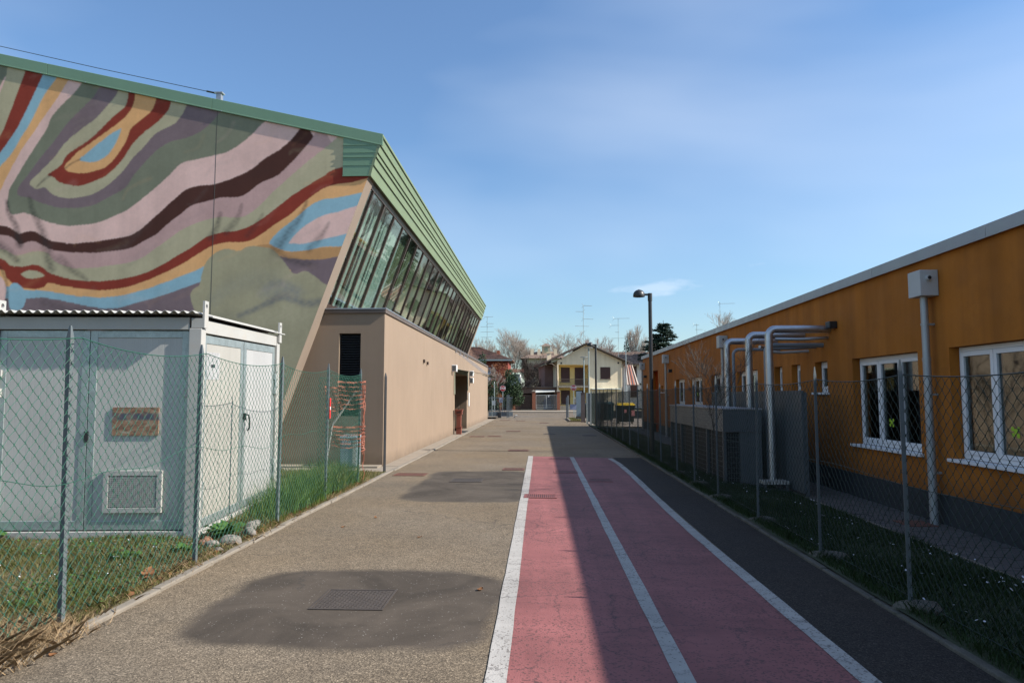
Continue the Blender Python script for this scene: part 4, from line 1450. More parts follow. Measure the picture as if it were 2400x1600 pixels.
# left fence
fl = thing('chain_link_fence', 'green chain link fence on angle iron stakes along the sunny left kerb', 'fence', (-3.44, 2.95, 0))
FLO = Vector((-3.44, 2.95, 0))
lp = [2.95, 4.94, 6.86, 9.0, 11.0, 13.0]
pm_ = post_mesh(2.22).mesh('post')
for m_ in (post_m, flash_m):
    pm_.materials.append(m_)
for i, y in enumerate(lp):
    o = bpy.data.objects.new('post', pm_)
    col.objects.link(o)
    o.parent = fl
    o.location = Vector((-3.455 + random.uniform(-.008, .008), y, 0.0)) - FLO
    o.rotation_euler = (random.uniform(-.012, .012), random.uniform(-.018, .012), random.uniform(-.12, .12) + R(86))


def sagL(y):
    y = float(y)
    for a, b in zip(lp, lp[1:]):
        if a <= y <= b:
            u = (y - a) / (b - a)
            return 2.13 - 0.075 * 4 * u * (1 - u) - 0.015 * (1 if a > 8 else 0)
    return 2.12


midL = lambda y: 1.12 + 0.05 * math.sin(y * 2.1) + 0.03 * math.sin(y * 5.0)
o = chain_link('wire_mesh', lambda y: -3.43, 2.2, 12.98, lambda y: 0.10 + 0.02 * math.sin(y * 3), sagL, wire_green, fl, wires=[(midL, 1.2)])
o.location = -FLO
# the loose end of the mesh turns back towards the container and is rolled up
for (L_, ang, x0_, y0_, amp) in ((0.62, 118, -3.42, 12.97, 0.03), (0.5, 108, -3.44, 12.9, 0.05)):
    o = chain_link('wire_mesh', lambda y: 0.0, 0.0, L_, lambda y: 0.12, lambda y: 2.05 - 0.03 * math.sin(y * 9), wire_green, fl, bulge=lambda y, z: amp * np.sin(y * 9 + z * 2))
    o.location = Vector((x0_, y0_, 0)) - FLO
    o.rotation_euler = (0, 0, R(ang))
for k in range(3):
    o = chain_link('wire_mesh', lambda y: 0.0, 0.0, 0.24, lambda y: 0.12, lambda y: 2.03, wire_green, fl, w=0.07)
    o.location = Vector((-3.96, 12.70, 0)) - FLO
    o.rotation_euler = (0, 0, R(30 + k * 55))
tg = MB().box(-3.412, -3.408, 10.99, 11.045, 1.33, 1.66, 0).box(-3.4075, -3.406, 11.0, 11.035, 1.47, 1.52, 1).build('post_sticker', [M('red_sticker', (0.55, 0.03, 0.03), 0.5, 0.1, 9, 0, 40, 0), paper_m], fl)
tg.location = -FLO
# brace of the end post
o = MB().tube([(-3.50, 12.90, 1.78), (-3.86, 12.62, 1.15)], 0.018, 4).tube([(-3.86, 12.62, 1.15), (-3.97, 12.45, 0.02)], 0.016, 4).build('brace', unit_beige, fl)
o.location = -FLO

# lone stake
o = thing('fence_stake', 'lone dark angle iron stake standing by the corner of the beige annex', 'post', (-3.45, 15.1, 0))
q = post_mesh(2.2, 0.045).mesh('stake')
q.materials.append(black_post)
q.materials.append(flash_m)
oo = bpy.data.objects.new('stake', q)
col.objects.link(oo)
oo.parent = o
oo.rotation_euler = (0, 0, R(35))

# orange barrier netting tied to the end of the fence
net = thing('barrier_net', 'torn orange plastic barrier net tied to the end of the left fence', 'barrier net', (-3.4, 12.95, 0))


def netting(u0, u1, z0, z1, nz, seed):
    """sagging net strung from the end post back towards the container"""
    q = random.Random(seed)
    mb = MB()
    n = 16
    A, B = Vector((-0.60, -0.30)), Vector((0.04, 0.02))
    grid = []
    for k in range(nz):
        z = z0 + (z1 - z0) * k / (nz - 1)
        ph = q.uniform(0, 6)
        row = []
        for i in range(n + 1):
            u = u0 + (u1 - u0) * i / n
            p = A.lerp(B, u)
            row.append((p.x + 0.012 * math.sin(i * 1.1 + ph) + 0.03, p.y - 0.04 + 0.02 * math.sin(i * 0.8 + k), z - 0.05 * math.sin(math.pi * i / n) * (1.2 - k / nz) + 0.006 * math.sin(i * 2.3 + ph)))
        grid.append(row)
    for k, row in enumerate(grid):
        h = 0.016 if k == nz - 1 else 0.007
        vs = []
        for (x, y, z) in row:
            vs += [(x, y, z - h), (x, y, z + h), (x, y + 0.004, z + h), (x, y + 0.004, z - h)]
        fs = [(4 * i + j, 4 * i + (j + 1) % 4, 4 * i + 4 + (j + 1) % 4, 4 * i + 4 + j) for i in range(n) for j in range(4)]
        mb.add(vs, fs)
    for i in range(n + 1):
        for k in range(nz - 1):
            mb.tube([grid[k][i], grid[k + 1][i]], 0.0028, 3, 0, False)
    return mb


struct(netting(0.28, 1.0, 1.50, 1.96, 7, 1).build('net_upper', net_orange, net), 'stuff')
struct(netting(-0.05, 0.45, 1.47, 1.86, 7, 4).build('net_upper_back', net_orange, net), 'stuff')
struct(netting(0.15, 1.02, 0.78, 1.12, 6, 2).build('net_lower', net_orange, net), 'stuff')
r_ = random.Random(5)
for s_ in range(4):
    x, y = r_.uniform(-0.02, 0.05), r_.uniform(0.05, 0.12)
    pts = [(x + r_.uniform(-.02, .02), y + r_.uniform(-.02, .02), z) for z in np.arange(1.9, 0.06 + 0.2 * s_, -0.12)]
    MB().tube(pts, 0.006, 4).build('strand', net_orange, net)
mb = MB()
for k in range(7):
    z = 0.64 + k * 0.07
    mb.tube([(0.0, 0.0, z), (0.05 + r_.uniform(-.02, .02), 0.05, z + r_.uniform(-.03, .03)), (0.02, 0.13, z + r_.uniform(-.02, .03))], 0.010, 4)
struct(mb.build('net_bundle', net_orange, net), 'stuff')

# utility cabinet by the annex wall
cab = thing('utility_cabinet', 'small grey utility cabinet against the shaded annex front', 'cabinet', (-4.48, 16.1, 0.05))
MB().box(-0.2, 0.2, -0.16, 0.16, 0, 0.66).build('body', cabinet_m, cab, bevel=0.01)
MB().hexa([(-0.22, -0.19, 0.662), (0.22, -0.19, 0.662), (0.22, 0.17, 0.662), (-0.22, 0.17, 0.662), (-0.2, -0.17, 0.70), (0.2, -0.17, 0.70), (0.2, 0.17, 0.73), (-0.2, 0.17, 0.73)]).build('lid', cabinet_m, cab)
MB().box(0.10, 0.17, -0.172, -0.162, 0.05, 0.6).build('cable_cover', white_metal, cab)
MB().box(-0.15, 0.05, -0.166, -0.1605, 0.50, 0.62).build('label_plate', paper_m, cab)

# red pillar bin by the entrance
pb = thing('pillar_bin', 'rust red metal pillar bin with slotted head beside the annex entrance', 'bin', (-3.55, 29.9, 0.02))
MB().box(-0.11, 0.11, -0.13, 0.13, 0, 0.30).box(-0.14, 0.14, -0.16, 0.16, 0.30, 0.325).build('base', rust_red, pb, bevel=0.006)
MB().hexa([(-0.09, -0.12, 0.326), (0.09, -0.12, 0.326), (0.09, 0.12, 0.326), (-0.09, 0.12, 0.326), (-0.10, -0.13, 0.86), (0.10, -0.13, 0.86), (0.10, 0.13, 0.86), (-0.10, 0.13, 0.86)]).build('column', rust_red, pb, bevel=0.006)
hd = MB().box(-0.15, 0.15, -0.17, 0.17, 0.862, 1.04).box(-0.18, 0.18, -0.21, 0.21, 1.041, 1.07).build('head', rust_red, pb, bevel=0.006)
MB().box(0.151, 0.153, -0.10, 0.10, 0.92, 0.965).box(-0.10, 0.10, -0.173, -0.171, 0.92, 0.965).build('slot', dark_m, hd)
MB().tube([(-0.02, -0.05, 1.07), (-0.02, -0.06, 1.15), (0.01, -0.03, 1.19)], 0.012, 6).build('cigarette_snuffer', black_metal, pb)
# thin dark slab lying by the entrance
tag(MB().box(-3.74, -3.42, 31.0, 32.6, 0.0185, 0.032).build('dark_slab', black_post), 'thin dark slab on the pale pavement by the annex entrance', 'dark_slab')
# ------------------------------------------------------------------ orange building on the right
WX = 5.65
ob = thing('orange_building', 'long low orange rendered building with white windows and grey roof edge', 'building', (WX, 6, -0.1))
OO = Vector((WX, 6, -0.1))


def opart(mb, name, mats, parent=None, **kw):
    o = mb.build(name, mats, parent or ob, **kw)
    if parent is None:
        o.location = -OO
    return o


ZB, ZT = -0.15, 3.70
holes = [(10.45, 12.60, 0.84, 2.36), (7.50, 9.66, 0.84, 2.36), (4.4, 6.6, 0.84, 2.36), (13.68, 14.28, 1.76, 2.38), (15.08, 15.60, 1.76, 2.38), (16.2, 16.72, 1.76, 2.38), (18.0, 19.85, 1.34, 2.38),
         (21.3, 22.8, 1.34, 2.37), (24.1, 25.85, 1.34, 2.36), (27.0, 28.65, 1.34, 2.36), (30.75, 31.3, 1.85, 2.15), (31.7, 32.2, 1.85, 2.15), (33.05, 35.6, -0.1, 2.92)]
mb = MB()
wall_x(mb, WX, 1, -6, 37.8, 0.32, ZT, [(a, b, max(c, 0.32), d) for a, b, c, d in holes], 0.30)
mb.quad((WX, 37.8, ZB), (16, 37.8, ZB), (16, 37.8, ZT), (WX, 37.8, ZT))
mb.quad((WX, -6, ZB), (16, -6, ZB), (16, -6, ZT), (WX, -6, ZT))
mb.quad((16, -6, ZB), (16, 37.8, ZB), (16, 37.8, ZT), (16, -6, ZT))
opart(mb, 'wall', orange_pl)
mb = MB().box(WX - 0.012, WX + 0.29, -6, 33.04, ZB, 0.318).box(WX - 0.012, WX + 0.29, 35.61, 37.8, ZB, 0.318)
opart(mb, 'plinth', plinth_m)
opart(MB().box(WX + 0.02, 15.98, -5.98, 37.78, ZT - 0.06, ZT - 0.005), 'roof', flash_m)
# roof edge in lengths
for k in range(15):
    ya = -6.1 + k * 2.95
    yb = min(ya + 2.944, 37.9)
    if yb <= ya:
        break
    mb = MB().box(WX - 0.06, WX + 0.30, ya, yb, ZT, ZT + 0.13).box(WX - 0.075, WX - 0.062, ya, yb, ZT - 0.03, ZT + 0.135)
    opart(mb, 'roof_edge', flash_m)
opart(MB().box(WX - 0.06, 16, 37.78, 37.92, ZT - 0.02, ZT + 0.135), 'roof_edge', flash_m)
# dim rooms behind the glass
opart(MB().box(7.9, 8.0, -5.9, 32.6, 0, 3.6), 'inner_wall', M('room_wall', (0.30, 0.28, 0.24), 0.9, 0.2, 0.7, 0.05, 30, 0.0))
opart(MB().box(WX + 0.35, 7.9, -5.9, 32.6, 0.0, 0.06), 'room_floor', dark_m)
# recessed entrance, painted redder
opart(MB().box(WX + 0.9, WX + 1.0, 33.0, 35.65, ZB, 2.95).box(WX + 0.31, WX + 0.9, 35.61, 35.68, ZB, 2.95).box(WX + 0.31, WX + 0.9, 32.97, 33.04, ZB, 2.95).box(WX + 0.31, WX + 0.9, 33.04, 35.61, 2.93, 3.0), 'entrance_recess', red_pl)


def window(y0, y1, z0, z1, lights, openk=None, sill=True):
    x = WX + 0.13
    f = 0.065
    mb = MB().box(x, x + 0.07, y0 + 0.005, y0 + f, z0, z1).box(x, x + 0.07, y1 - f, y1 - 0.005, z0, z1)
    mb.box(x, x + 0.07, y0 + f, y1 - f, z1 - f, z1 - 0.004).box(x, x + 0.07, y0 + f, y1 - f, z0 + 0.004, z0 + f)
    wo_ = opart(mb, 'window', white_frame, bevel=0.004)
    w = (y1 - y0 - 2 * f) / lights
    for k in range(lights):
        a = y0 + f + k * w + 0.004
        b = a + w - 0.008
        g = 0.06
        m2 = MB().box(x - 0.022, x + 0.04, a, a + g, z0 + f + 0.004, z1 - f - 0.004).box(x - 0.022, x + 0.04, b - g, b, z0 + f + 0.004, z1 - f - 0.004)
        m2.box(x - 0.022, x + 0.04, a + g, b - g, z1 - f - 0.004 - g, z1 - f - 0.004).box(x - 0.022, x + 0.04, a + g, b - g, z0 + f + 0.004, z0 + f + g)
        s_ = m2.build('sash', white_frame, wo_, bevel=0.003)
        MB().box(x + 0.008, x + 0.016, a + g - 0.005, b - g + 0.005, z0 + f + g - 0.005, z1 - f - g - 0.0).build('pane', window_glass, wo_)
        if w > 0.5 and k in (1,):
            mbs = MB()
            for (dy, dz, rr) in ((0, 0, .035), (.055, .03, .03), (.05, -.045, .028), (-.04, -.05, .03), (-.05, .035, .026)):
                yc, zc = a + w * 0.55 + dy, z0 + 0.42 + dz
                n = 10
                mbs.add([(x + 0.0065, yc, zc)] + [(x + 0.0065, yc + rr * math.cos(2 * math.pi * i / n), zc + rr * math.sin(2 * math.pi * i / n)) for i in range(n)], [(0, 1 + (i + 1) % n, 1 + i) for i in range(n)])
            mbs.build('window_sticker', MATS.get('lime_sticker') or M('lime_sticker', (0.35, 0.55, 0.04), 0.5, 0.1, 4, 0, 40, 0), wo_)
    if sill:
        MB().box(WX - 0.07, x, y0 - 0.06, y1 + 0.06, z0 - 0.045, z0 - 0.001).build('sill', white_frame, wo_, bevel=0.006)
    # blind half down inside
    if y1 - y0 > 1.0:
        MB().box(x + 0.10, x + 0.11, y0 + f, y1 - f, z0 + 0.95 * (z1 - z0) - 0.05, z1 - 0.02).build('blind', paper_m, wo_)
    return wo_


for i, h in enumerate(holes[:-1]):
    a, b, c, d = h
    wd = b - a
    window(a + 0.002, b - 0.002, c + 0.002, d - 0.002, 3 if wd > 2 else (2 if wd > 1.2 else 1))

# downpipes with hopper heads
for i, (y, zt_) in enumerate(((9.98, 3.28), (20.9, 3.30), (30.3, 3.28), (37.2, 3.25))):
    x = WX - 0.13
    p = opart(MB().tube([(x, y, -0.12), (x, y, 1.02)], 0.056, 16).tube([(x, y, 1.02), (x, y, 2.22)], 0.053, 16).tube([(x, y, 2.20), (x, y, zt_ - 0.17)], 0.05, 16).tube([(x, y, 2.19), (x, y, 2.24)], 0.058, 16).tube([(x, y, 1.0), (x, y, 1.05)], 0.06, 16), 'downpipe', zinc_pipe, autosmooth=True)
    MB().box(x - 0.13, WX - 0.005, y - 0.16, y + 0.16, zt_ - 0.17, zt_ + 0.20).build('hopper', grey_box_m, p, bevel=0.008)
    MB().tube([(x - 0.02, y - 0.162, zt_ + 0.08), (x - 0.02, y - 0.21, zt_ + 0.08)], 0.035, 12).build('overflow_spout', grey_box_m, p)
    MB().tube([(x - 0.02, y - 0.2105, zt_ + 0.08), (x - 0.02, y - 0.212, zt_ + 0.08)], 0.026, 12).build('spout_opening', dark_m, p)
    for z in (0.6, 1.7, 2.7):
        MB().box(x + 0.03, WX - 0.002, y - 0.02, y + 0.02, z, z + 0.03).tube([(x, y, z), (x, y, z + 0.03)], 0.058, 12).build('pipe_clip', zinc_pipe, p)
# lamps on the wall
for (y, z) in ((13.25, 3.04), (29.6, 2.75), (36.6, 2.7)):
    l_ = opart(MB().box(WX - 0.15, WX - 0.002, y - 0.10, y + 0.10, z - 0.06, z + 0.07), 'wall_lamp', black_metal, bevel=0.012)
    MB().box(WX - 0.13, WX - 0.03, y - 0.08, y + 0.08, z - 0.066, z - 0.061).build('lens', unit_grey, l_)
# grating plate at the foot of the first downpipe
tag(MB().box(5.05, 5.45, 9.75, 10.2, -0.093, -0.082).build('drain_plate', rust_iron), 'dark drain plate in the paving below the nearest downpipe', 'drain')

# ------------------------------------------------------------------ pipework and outdoor units
pw = thing('pipework', 'silver insulated ducts rising from the outdoor unit and bending into the orange wall', 'pipes', (4.47, 13.5, -0.05))
PO = Vector((4.47, 13.5, -0.05))


def elbow(x, y, z0, z1, r, x1, rb=0.13):
    pts = [(x, y, z0), (x, y, z1 - rb)]
    for k in range(1, 6):
        a = math.pi / 2 * k / 6
        pts.append((x + rb - rb * math.cos(a), y, z1 - rb + rb * math.sin(a)))
    pts += [(x + rb, y, z1), (x1, y, z1)]
    return pts


def duct(x, y, z0, z1, r, mat, name='duct'):
    p = elbow(x, y, z0, z1, r, WX + 0.02)
    o = MB().tube(p, r, 20).build(name, mat, pw, autosmooth=True)
    o.location = -PO
    seams = [((x, y, z), (0, 0, 1)) for z in np.arange(z0 + 0.5, z1 - 0.2, 0.55)] + [((xx, y, z1), (1, 0, 0)) for xx in np.arange(x + 0.25, WX - 0.1, 0.42)]
    for (c, d) in seams:
        c = Vector(c)
        d = Vector(d)
        MB().tube([c - d * 0.012, c + d * 0.012], r + 0.003, 20).build('seam_band', mat, o, autosmooth=True)
    return o


duct(4.47, 13.5, 0.05, 2.99, 0.074, alu)
duct(4.47, 14.8, 1.40, 2.99, 0.074, alu)
duct(4.47, 16.5, 1.40, 2.99, 0.074, alu)
duct(4.52, 13.85, 0.1, 2.70, 0.045, grey_pipe, 'pipe')
duct(4.56, 16.3, 1.3, 2.78, 0.036, grey_pipe, 'pipe')
for k, (ya, yb, z) in enumerate(((13.6, 13.2, 2.80), (14.2, 13.7, 2.66), (14.6, 13.9, 2.60), (15.2, 14.2, 2.72))):
    o = MB().tube([(4.7, yb + 0.6, z + 0.02), (5.1, ya, z), (WX + 0.02, ya, z + 0.03)], 0.03, 12).build('pipe', [alu, grey_pipe, white_metal][k % 3], pw, autosmooth=True)
    o.location = -PO

un = thing('outdoor_unit', 'long grey outdoor heat pump unit with dark coil openings behind the right fence', 'outdoor unit', (3.6, 13.7, -0.06))
UO = Vector((3.6, 13.7, -0.06))


def upart(mb, name, m, parent=None, **kw):
    o = mb.build(name, m, parent or un, **kw)
    if parent is None:
        o.location = -UO
    return o


upart(MB().box(3.60, 4.34, 13.70, 19.2, 0.98, 1.42), 'upper_casing', unit_beige, bevel=0.008)
upart(MB().box(3.58, 4.36, 13.68, 19.22, 1.421, 1.45), 'top_cover', flash_m)
upart(MB().box(3.66, 4.30, 13.76, 19.15, -0.02, 0.975), 'coil_block', dark_m)
upart(MB().box(3.92, 4.345, 13.70, 13.755, -0.02, 0.978), 'front_panel', unit_grey, bevel=0.005)
upart(MB().box(3.595, 4.345, 13.69, 13.696, 0.985, 1.415), 'front_fascia', unit_grey)
upart(MB().box(3.58, 4.36, 13.66, 19.22, -0.12, -0.021), 'base_frame', unit_grey)
for y in (13.70, 15.05, 16.4, 17.75, 19.1):
    upart(MB().box(3.60, 3.655, y, y + 0.09, -0.02, 0.978), 'corner_post', unit_grey)
for y in (14.0, 15.35, 16.7, 18.05):
    g_ = upart(MB().box(3.632, 3.644, y + 0.75, y + 0.78, -0.01, 0.97), 'coil_guard', unit_grey)
    m2 = MB()
    for k in range(9):
        m2.box(3.636, 3.642, y - 0.18, y + 0.98, 0.08 + k * 0.1, 0.086 + k * 0.1)
    struct(m2.build('guard_bars', unit_grey, g_), 'stuff')
m2 = MB()
for k in range(9):
    m2.box(3.70, 3.91, 13.742, 13.748, 0.08 + k * 0.1, 0.088 + k * 0.1)
for k in range(5):
    m2.box(3.70 + k * 0.05, 3.706 + k * 0.05, 13.735, 13.741, 0.0, 0.95)
struct(upart(m2, 'guard_bars', unit_grey), 'stuff')
sc_ = thing('screen_panel', 'tall flat grey screen panel between the outdoor unit and the orange wall', 'panel', (4.74, 12.6, -0.1))
for k in range(5):
    MB().box(-0.02, 0.02, k * 1.302, k * 1.302 + 1.295, 0.05, 1.89).build('panel', unit_grey, sc_, bevel=0.004)
for k in range(6):
    MB().box(0.021, 0.07, k * 1.30 - 0.02, k * 1.30 + 0.03, -0.1, 1.86).build('post', unit_grey, sc_)
tr = thing('drip_tray', 'small white slatted drip tray under the nearest silver duct', 'drip tray', (4.42, 13.3, -0.1))
MB().box(-0.24, 0.24, -0.16, 0.16, 0.0, 0.04).box(-0.22, -0.18, -0.14, -0.10, 0.04, 0.14).box(0.18, 0.22, -0.14, -0.10, 0.04, 0.14).box(-0.22, -0.18, 0.10, 0.14, 0.04, 0.14).box(0.18, 0.22, 0.10, 0.14, 0.04, 0.14).build('base', unit_grey, tr)
for k in range(8):
    MB().box(-0.24 + k * 0.062, -0.20 + k * 0.062, -0.165, 0.165, 0.141, 0.20).build('slat', white_metal, tr)

# ------------------------------------------------------------------ right fence
fr_ = thing('chain_link_fence', 'chain link fence on pointed stakes along the shaded right kerb', 'fence', (2.98, 3.6, 0))
FRO = Vector((2.98, 3.6, 0))
xR = lambda y: 2.935 + max(0.0, (float(y) - 9)) * 0.004
rp = [3.72, 5.66, 7.40, 9.45, 11.55, 13.3, 15.0, 17.0, 19.0, 21.0, 23.0, 25.0, 27.0, 29.0, 31.0, 33.0, 35.0, 37.0, 39.0, 40.8]
pr_ = post_mesh(2.0, 0.033).mesh('post')
pr_.materials.append(post_m)
pr_.materials.append(flash_m)
foot = None
for i, y in enumerate(rp):
    o = bpy.data.objects.new('post', pr_)
    col.objects.link(o)
    o.parent = fr_
    o.location = Vector((xR(y), y, random.uniform(-.01, .03))) - FRO
    o.rotation_euler = (random.uniform(-.012, .012), random.uniform(-.015, .015), R(95) + random.uniform(-.2, .2))
    if y < 20:
        # poured concrete footing
        n = 14
        mb = MB()
        rr_ = random.Random(i)
        rad = [1 + rr_.uniform(-.22, .22) for _ in range(n)]
        vs = []
        for (q, z) in ((1.0, -0.05), (0.97, 0.005), (0.8, 0.045), (0.4, 0.062), (0.02, 0.066)):
            vs += [(0.20 * q * rad[k] * math.cos(2 * math.pi * k / n), 0.14 * q * rad[k] * math.sin(2 * math.pi * k / n), z) for k in range(n)]
        mb.add(vs, [(r * n + k, r * n + (k + 1) % n, (r + 1) * n + (k + 1) % n, (r + 1) * n + k) for r in range(4) for k in range(n)])
        f_ = mb.build('concrete_footing', dark_conc, fr_, smooth=True)
        f_.location = Vector((xR(y) + 0.05, y, 0.02)) - FRO


def sagR(y):
    y = float(y)
    for a, b in zip(rp, rp[1:]):
        if a <= y <= b:
            u = (y - a) / (b - a)
            return 1.87 - 0.04 * 4 * u * (1 - u)
    return 1.86


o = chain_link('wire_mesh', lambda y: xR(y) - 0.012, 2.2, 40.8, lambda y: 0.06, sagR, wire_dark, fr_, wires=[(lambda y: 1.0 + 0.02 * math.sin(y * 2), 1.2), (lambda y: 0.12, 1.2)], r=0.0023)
o.location = -FRO


# ------------------------------------------------------------------ street lamps
def dome_lamp(label, x, y, h, arm, rr):
    t = thing('street_lamp', label, 'street lamp', (x, y, 0), 0, 'black dome lamps')
    MB().tube([(0, 0, -0.1), (0, 0, h * 0.55), (0, 0, h)], [0.062, 0.058, 0.056], 16).build('pole', black_metal, t, autosmooth=True)
    MB().tube([(0, 0, h - 0.20), (0, 0, h + 0.03)], 0.068, 16).build('collar', black_metal, t, autosmooth=True)
    MB().box(-arm + rr * 0.9, 0.0, -0.035, 0.035, h - 0.035, h + 0.02).build('arm', black_metal, t, bevel=0.006)
    prof = [(0.001, rr * 0.92)] + [(rr * math.sin(a), -0.02 + rr * 0.94 * math.cos(a)) for a in np.linspace(0.15, math.pi / 2, 9)] + [(rr * 1.02, -0.05), (rr * 0.98, -0.075), (rr * 0.80, -0.08)]
    MB().lathe(prof, (-arm, 0, h + 0.0), 28).build('dome', black_metal, t, autosmooth=True)
    MB().lathe([(rr * 0.82, -0.072), (rr * 0.5, -0.085), (0.001, -0.09)], (-arm, 0, h), 24).build('lens', unit_grey, t, smooth=True)
    return t


dome_lamp('tall black street lamp with dome head rising behind the right fence', 3.33, 20.65, 4.75, 0.33, 0.175)
dome_lamp('farther black dome lamp in front of the yellow house', 3.08, 37.9, 4.50, 0.30, 0.16)


def led_lamp(label, x, y, h):
    t = thing('street_lamp', label, 'street lamp', (x, y, -0.05), 0, 'grey lamps beyond the gate')
    MB().tube([(0, 0, 0), (0, 0, h - 0.5)], [0.055, 0.04], 12).build('pole', galv, t, autosmooth=True)
    MB().lathe([(0.045, -0.55), (0.05, -0.2), (0.11, -0.16), (0.05, -0.12), (0.04, 0)], (0, 0, h), 16).build('neck', galv, t, autosmooth=True)
    MB().lathe([(0.001, 0.06), (0.30, 0.04), (0.32, 0.02), (0.30, 0.0), (0.001, 0.0)], (0, 0, h), 20).build('head', galv, t, autosmooth=True)


led_lamp('grey flat headed lamp, the taller of two before the yellow house', 3.55, 50.0, 5.2)
led_lamp('grey flat headed lamp, the shorter of two before the yellow house', 3.58, 56.0, 4.85)
# ------------------------------------------------------------------ covers and drains in the road
mc = thing('manhole_cover', 'square worn iron cover in the dark asphalt patch nearest the camera', 'manhole cover', (-1.555, 5.80, 0.002))
MB().box(-0.30, 0.30, -0.28, -0.262, 0, 0.006).box(-0.30, 0.30, 0.262, 0.28, 0, 0.006).box(-0.30, -0.282, -0.262, 0.262, 0, 0.006).box(0.282, 0.30, -0.262, 0.262, 0, 0.006).build('frame', cast_iron, mc)
pl_ = MB().box(-0.274, 0.274, -0.254, 0.254, 0, 0.004).build('plate', cast_iron, mc)
mb = MB()
for i in range(17):
    for j in range(15):
        x, y = -0.25 + i * 0.0312, -0.23 + j * 0.0328
        a = 0.010
        if (i + j) % 2:
            mb.box(x - a, x + a, y - a * 0.45, y + a * 0.45, 0.004, 0.0065)
        else:
            mb.box(x - a * 0.45, x + a * 0.45, y - a, y + a, 0.004, 0.0065)
struct(mb.build('studs', cast_iron, pl_), 'stuff')


def grate(label, x, y, w, d, z, mat, nb=14):
    t = thing('drain_grate', label, 'drain', (x, y, z), random.uniform(-.03, .03))
    fm = 0.03
    MB().box(-w / 2, w / 2, -d / 2, -d / 2 + fm, 0, 0.007).box(-w / 2, w / 2, d / 2 - fm, d / 2, 0, 0.007).box(-w / 2, -w / 2 + fm, -d / 2 + fm, d / 2 - fm, 0, 0.007).box(w / 2 - fm, w / 2, -d / 2 + fm, d / 2 - fm, 0, 0.007).build('frame', mat, t)
    mb = MB()
    for k in range(nb):
        xa = -w / 2 + fm + (w - 2 * fm) * (k + 0.5) / nb
        b = (w - 2 * fm) / nb * 0.28
        mb.box(xa - b, xa + b, -d / 2 + fm, d / 2 - fm, 0.001, 0.006)
    struct(mb.build('bars', mat, t), 'stuff')
    MB().box(-w / 2 + fm, w / 2 - fm, -d / 2 + fm, d / 2 - fm, -0.002, 0.0008).build('pit', dark_m, t)
    return t


grate('rusty drain grate at the left kerb near the lone stake', -2.80, 14.8, 0.68, 0.50, 0.002, rust_iron)
grate('rusty drain grate touching the left white lane line', -0.62, 15.95, 0.50, 0.45, 0.002, rust_iron)
grate('drain grate in the middle of the farther dark asphalt patch', -1.48, 13.85, 0.64, 0.60, 0.002, cast_iron)
grate('drain grate painted pink, half under the left white lane line', 0.0, 11.7, 0.55, 0.42, 0.009, pink_paint)
grate('drain grate painted pink at the far end of the lane', 0.52, 18.65, 0.56, 0.5, 0.005, pink_paint)
grate('drain grate painted pink, second from the far end of the lane', 0.56, 15.4, 0.52, 0.5, 0.005, pink_paint)
grate('drain grate painted pink in the shaded right half of the lane', 1.2, 13.95, 0.48, 0.5, 0.005, pink_paint)
grate('rusty drain grate lying beyond the lane near the lamp shadow', -0.68, 21.4, 0.62, 0.5, 0.002, rust_iron)
grate('rusty drain grate alone in the sunny middle of the road', -1.28, 32.8, 0.68, 0.55, 0.002, rust_iron)
grate('drain grate crossed by the edge of the building shadow', 0.40, 30.6, 0.5, 0.5, 0.002, cast_iron)
grate('rusty drain grate just beyond the end of the building shadow', 0.23, 42.6, 0.58, 0.6, 0.002, rust_iron)
grate('rusty drain grate farther out, left of centre before the street', -1.32, 46.2, 0.6, 0.6, 0.002, rust_iron)
grate('rusty drain grate by the left sliding gate', -2.41, 47.4, 0.7, 0.6, 0.002, rust_iron)
grate('rusty drain grate near the red pillar bin, the left one', -2.62, 28.5, 0.62, 0.5, 0.002, rust_iron)
grate('rusty drain grate near the red pillar bin, the right one', -1.92, 28.7, 0.55, 0.5, 0.002, rust_iron)
grate('dark drain grate in the building shadow near the right kerb', 2.1, 29.4, 0.6, 0.5, 0.002, cast_iron)

# ------------------------------------------------------------------ gates at the end of the road
gl_ = thing('sliding_gate', 'grey steel sliding gate at the left end of the road', 'gate', (-3.95, 52.6, 0))
steel_b = M('blue_grey_steel', (0.16, 0.19, 0.21), 0.5, 0.1, 2, 0.05, 60, 0.05)
MB().box(0.0, 1.85, -0.03, 0.03, 0.12, 0.46).build('bottom_beam', steel_b, gl_)
MB().box(0.0, 1.85, -0.02, 0.02, 1.50, 1.56).build('top_rail', steel_b, gl_)
MB().box(0.0, 1.85, -0.02, 0.02, 0.56, 0.61).build('lower_rail', steel_b, gl_)
b_ = None
for k in range(16):
    if b_ is None:
        b_ = MB().box(-0.012, 0.012, -0.012, 0.012, 0.461, 1.50).build('bar', steel_b, gl_)
        b_.location = (0.08, 0, 0)
    else:
        child_copy(b_, gl_, (0.08 + k * 0.113, 0, 0))
for x in (1.42, 1.55):
    MB().box(x - 0.04, x + 0.04, -0.12, -0.04, 0, 1.75).build('guide_post', steel_b, gl_)
MB().box(0.25, 0.50, -0.06, -0.031, 0.95, 1.30).build('sign_plate', M('pale_plate', (0.42, 0.47, 0.50), 0.5, 0.08, 4, 0, 40, 0), gl_)
MB().box(0.80, 1.10, -0.06, -0.031, 1.15, 1.52).build('sign_plate', M('lilac_plate', (0.36, 0.38, 0.45), 0.5, 0.08, 4, 0, 40, 0), gl_)
MB().box(0.72, 0.98, -0.42, -0.13, 0.0, 0.42).build('motor_box', plinth_m, gl_, bevel=0.02)
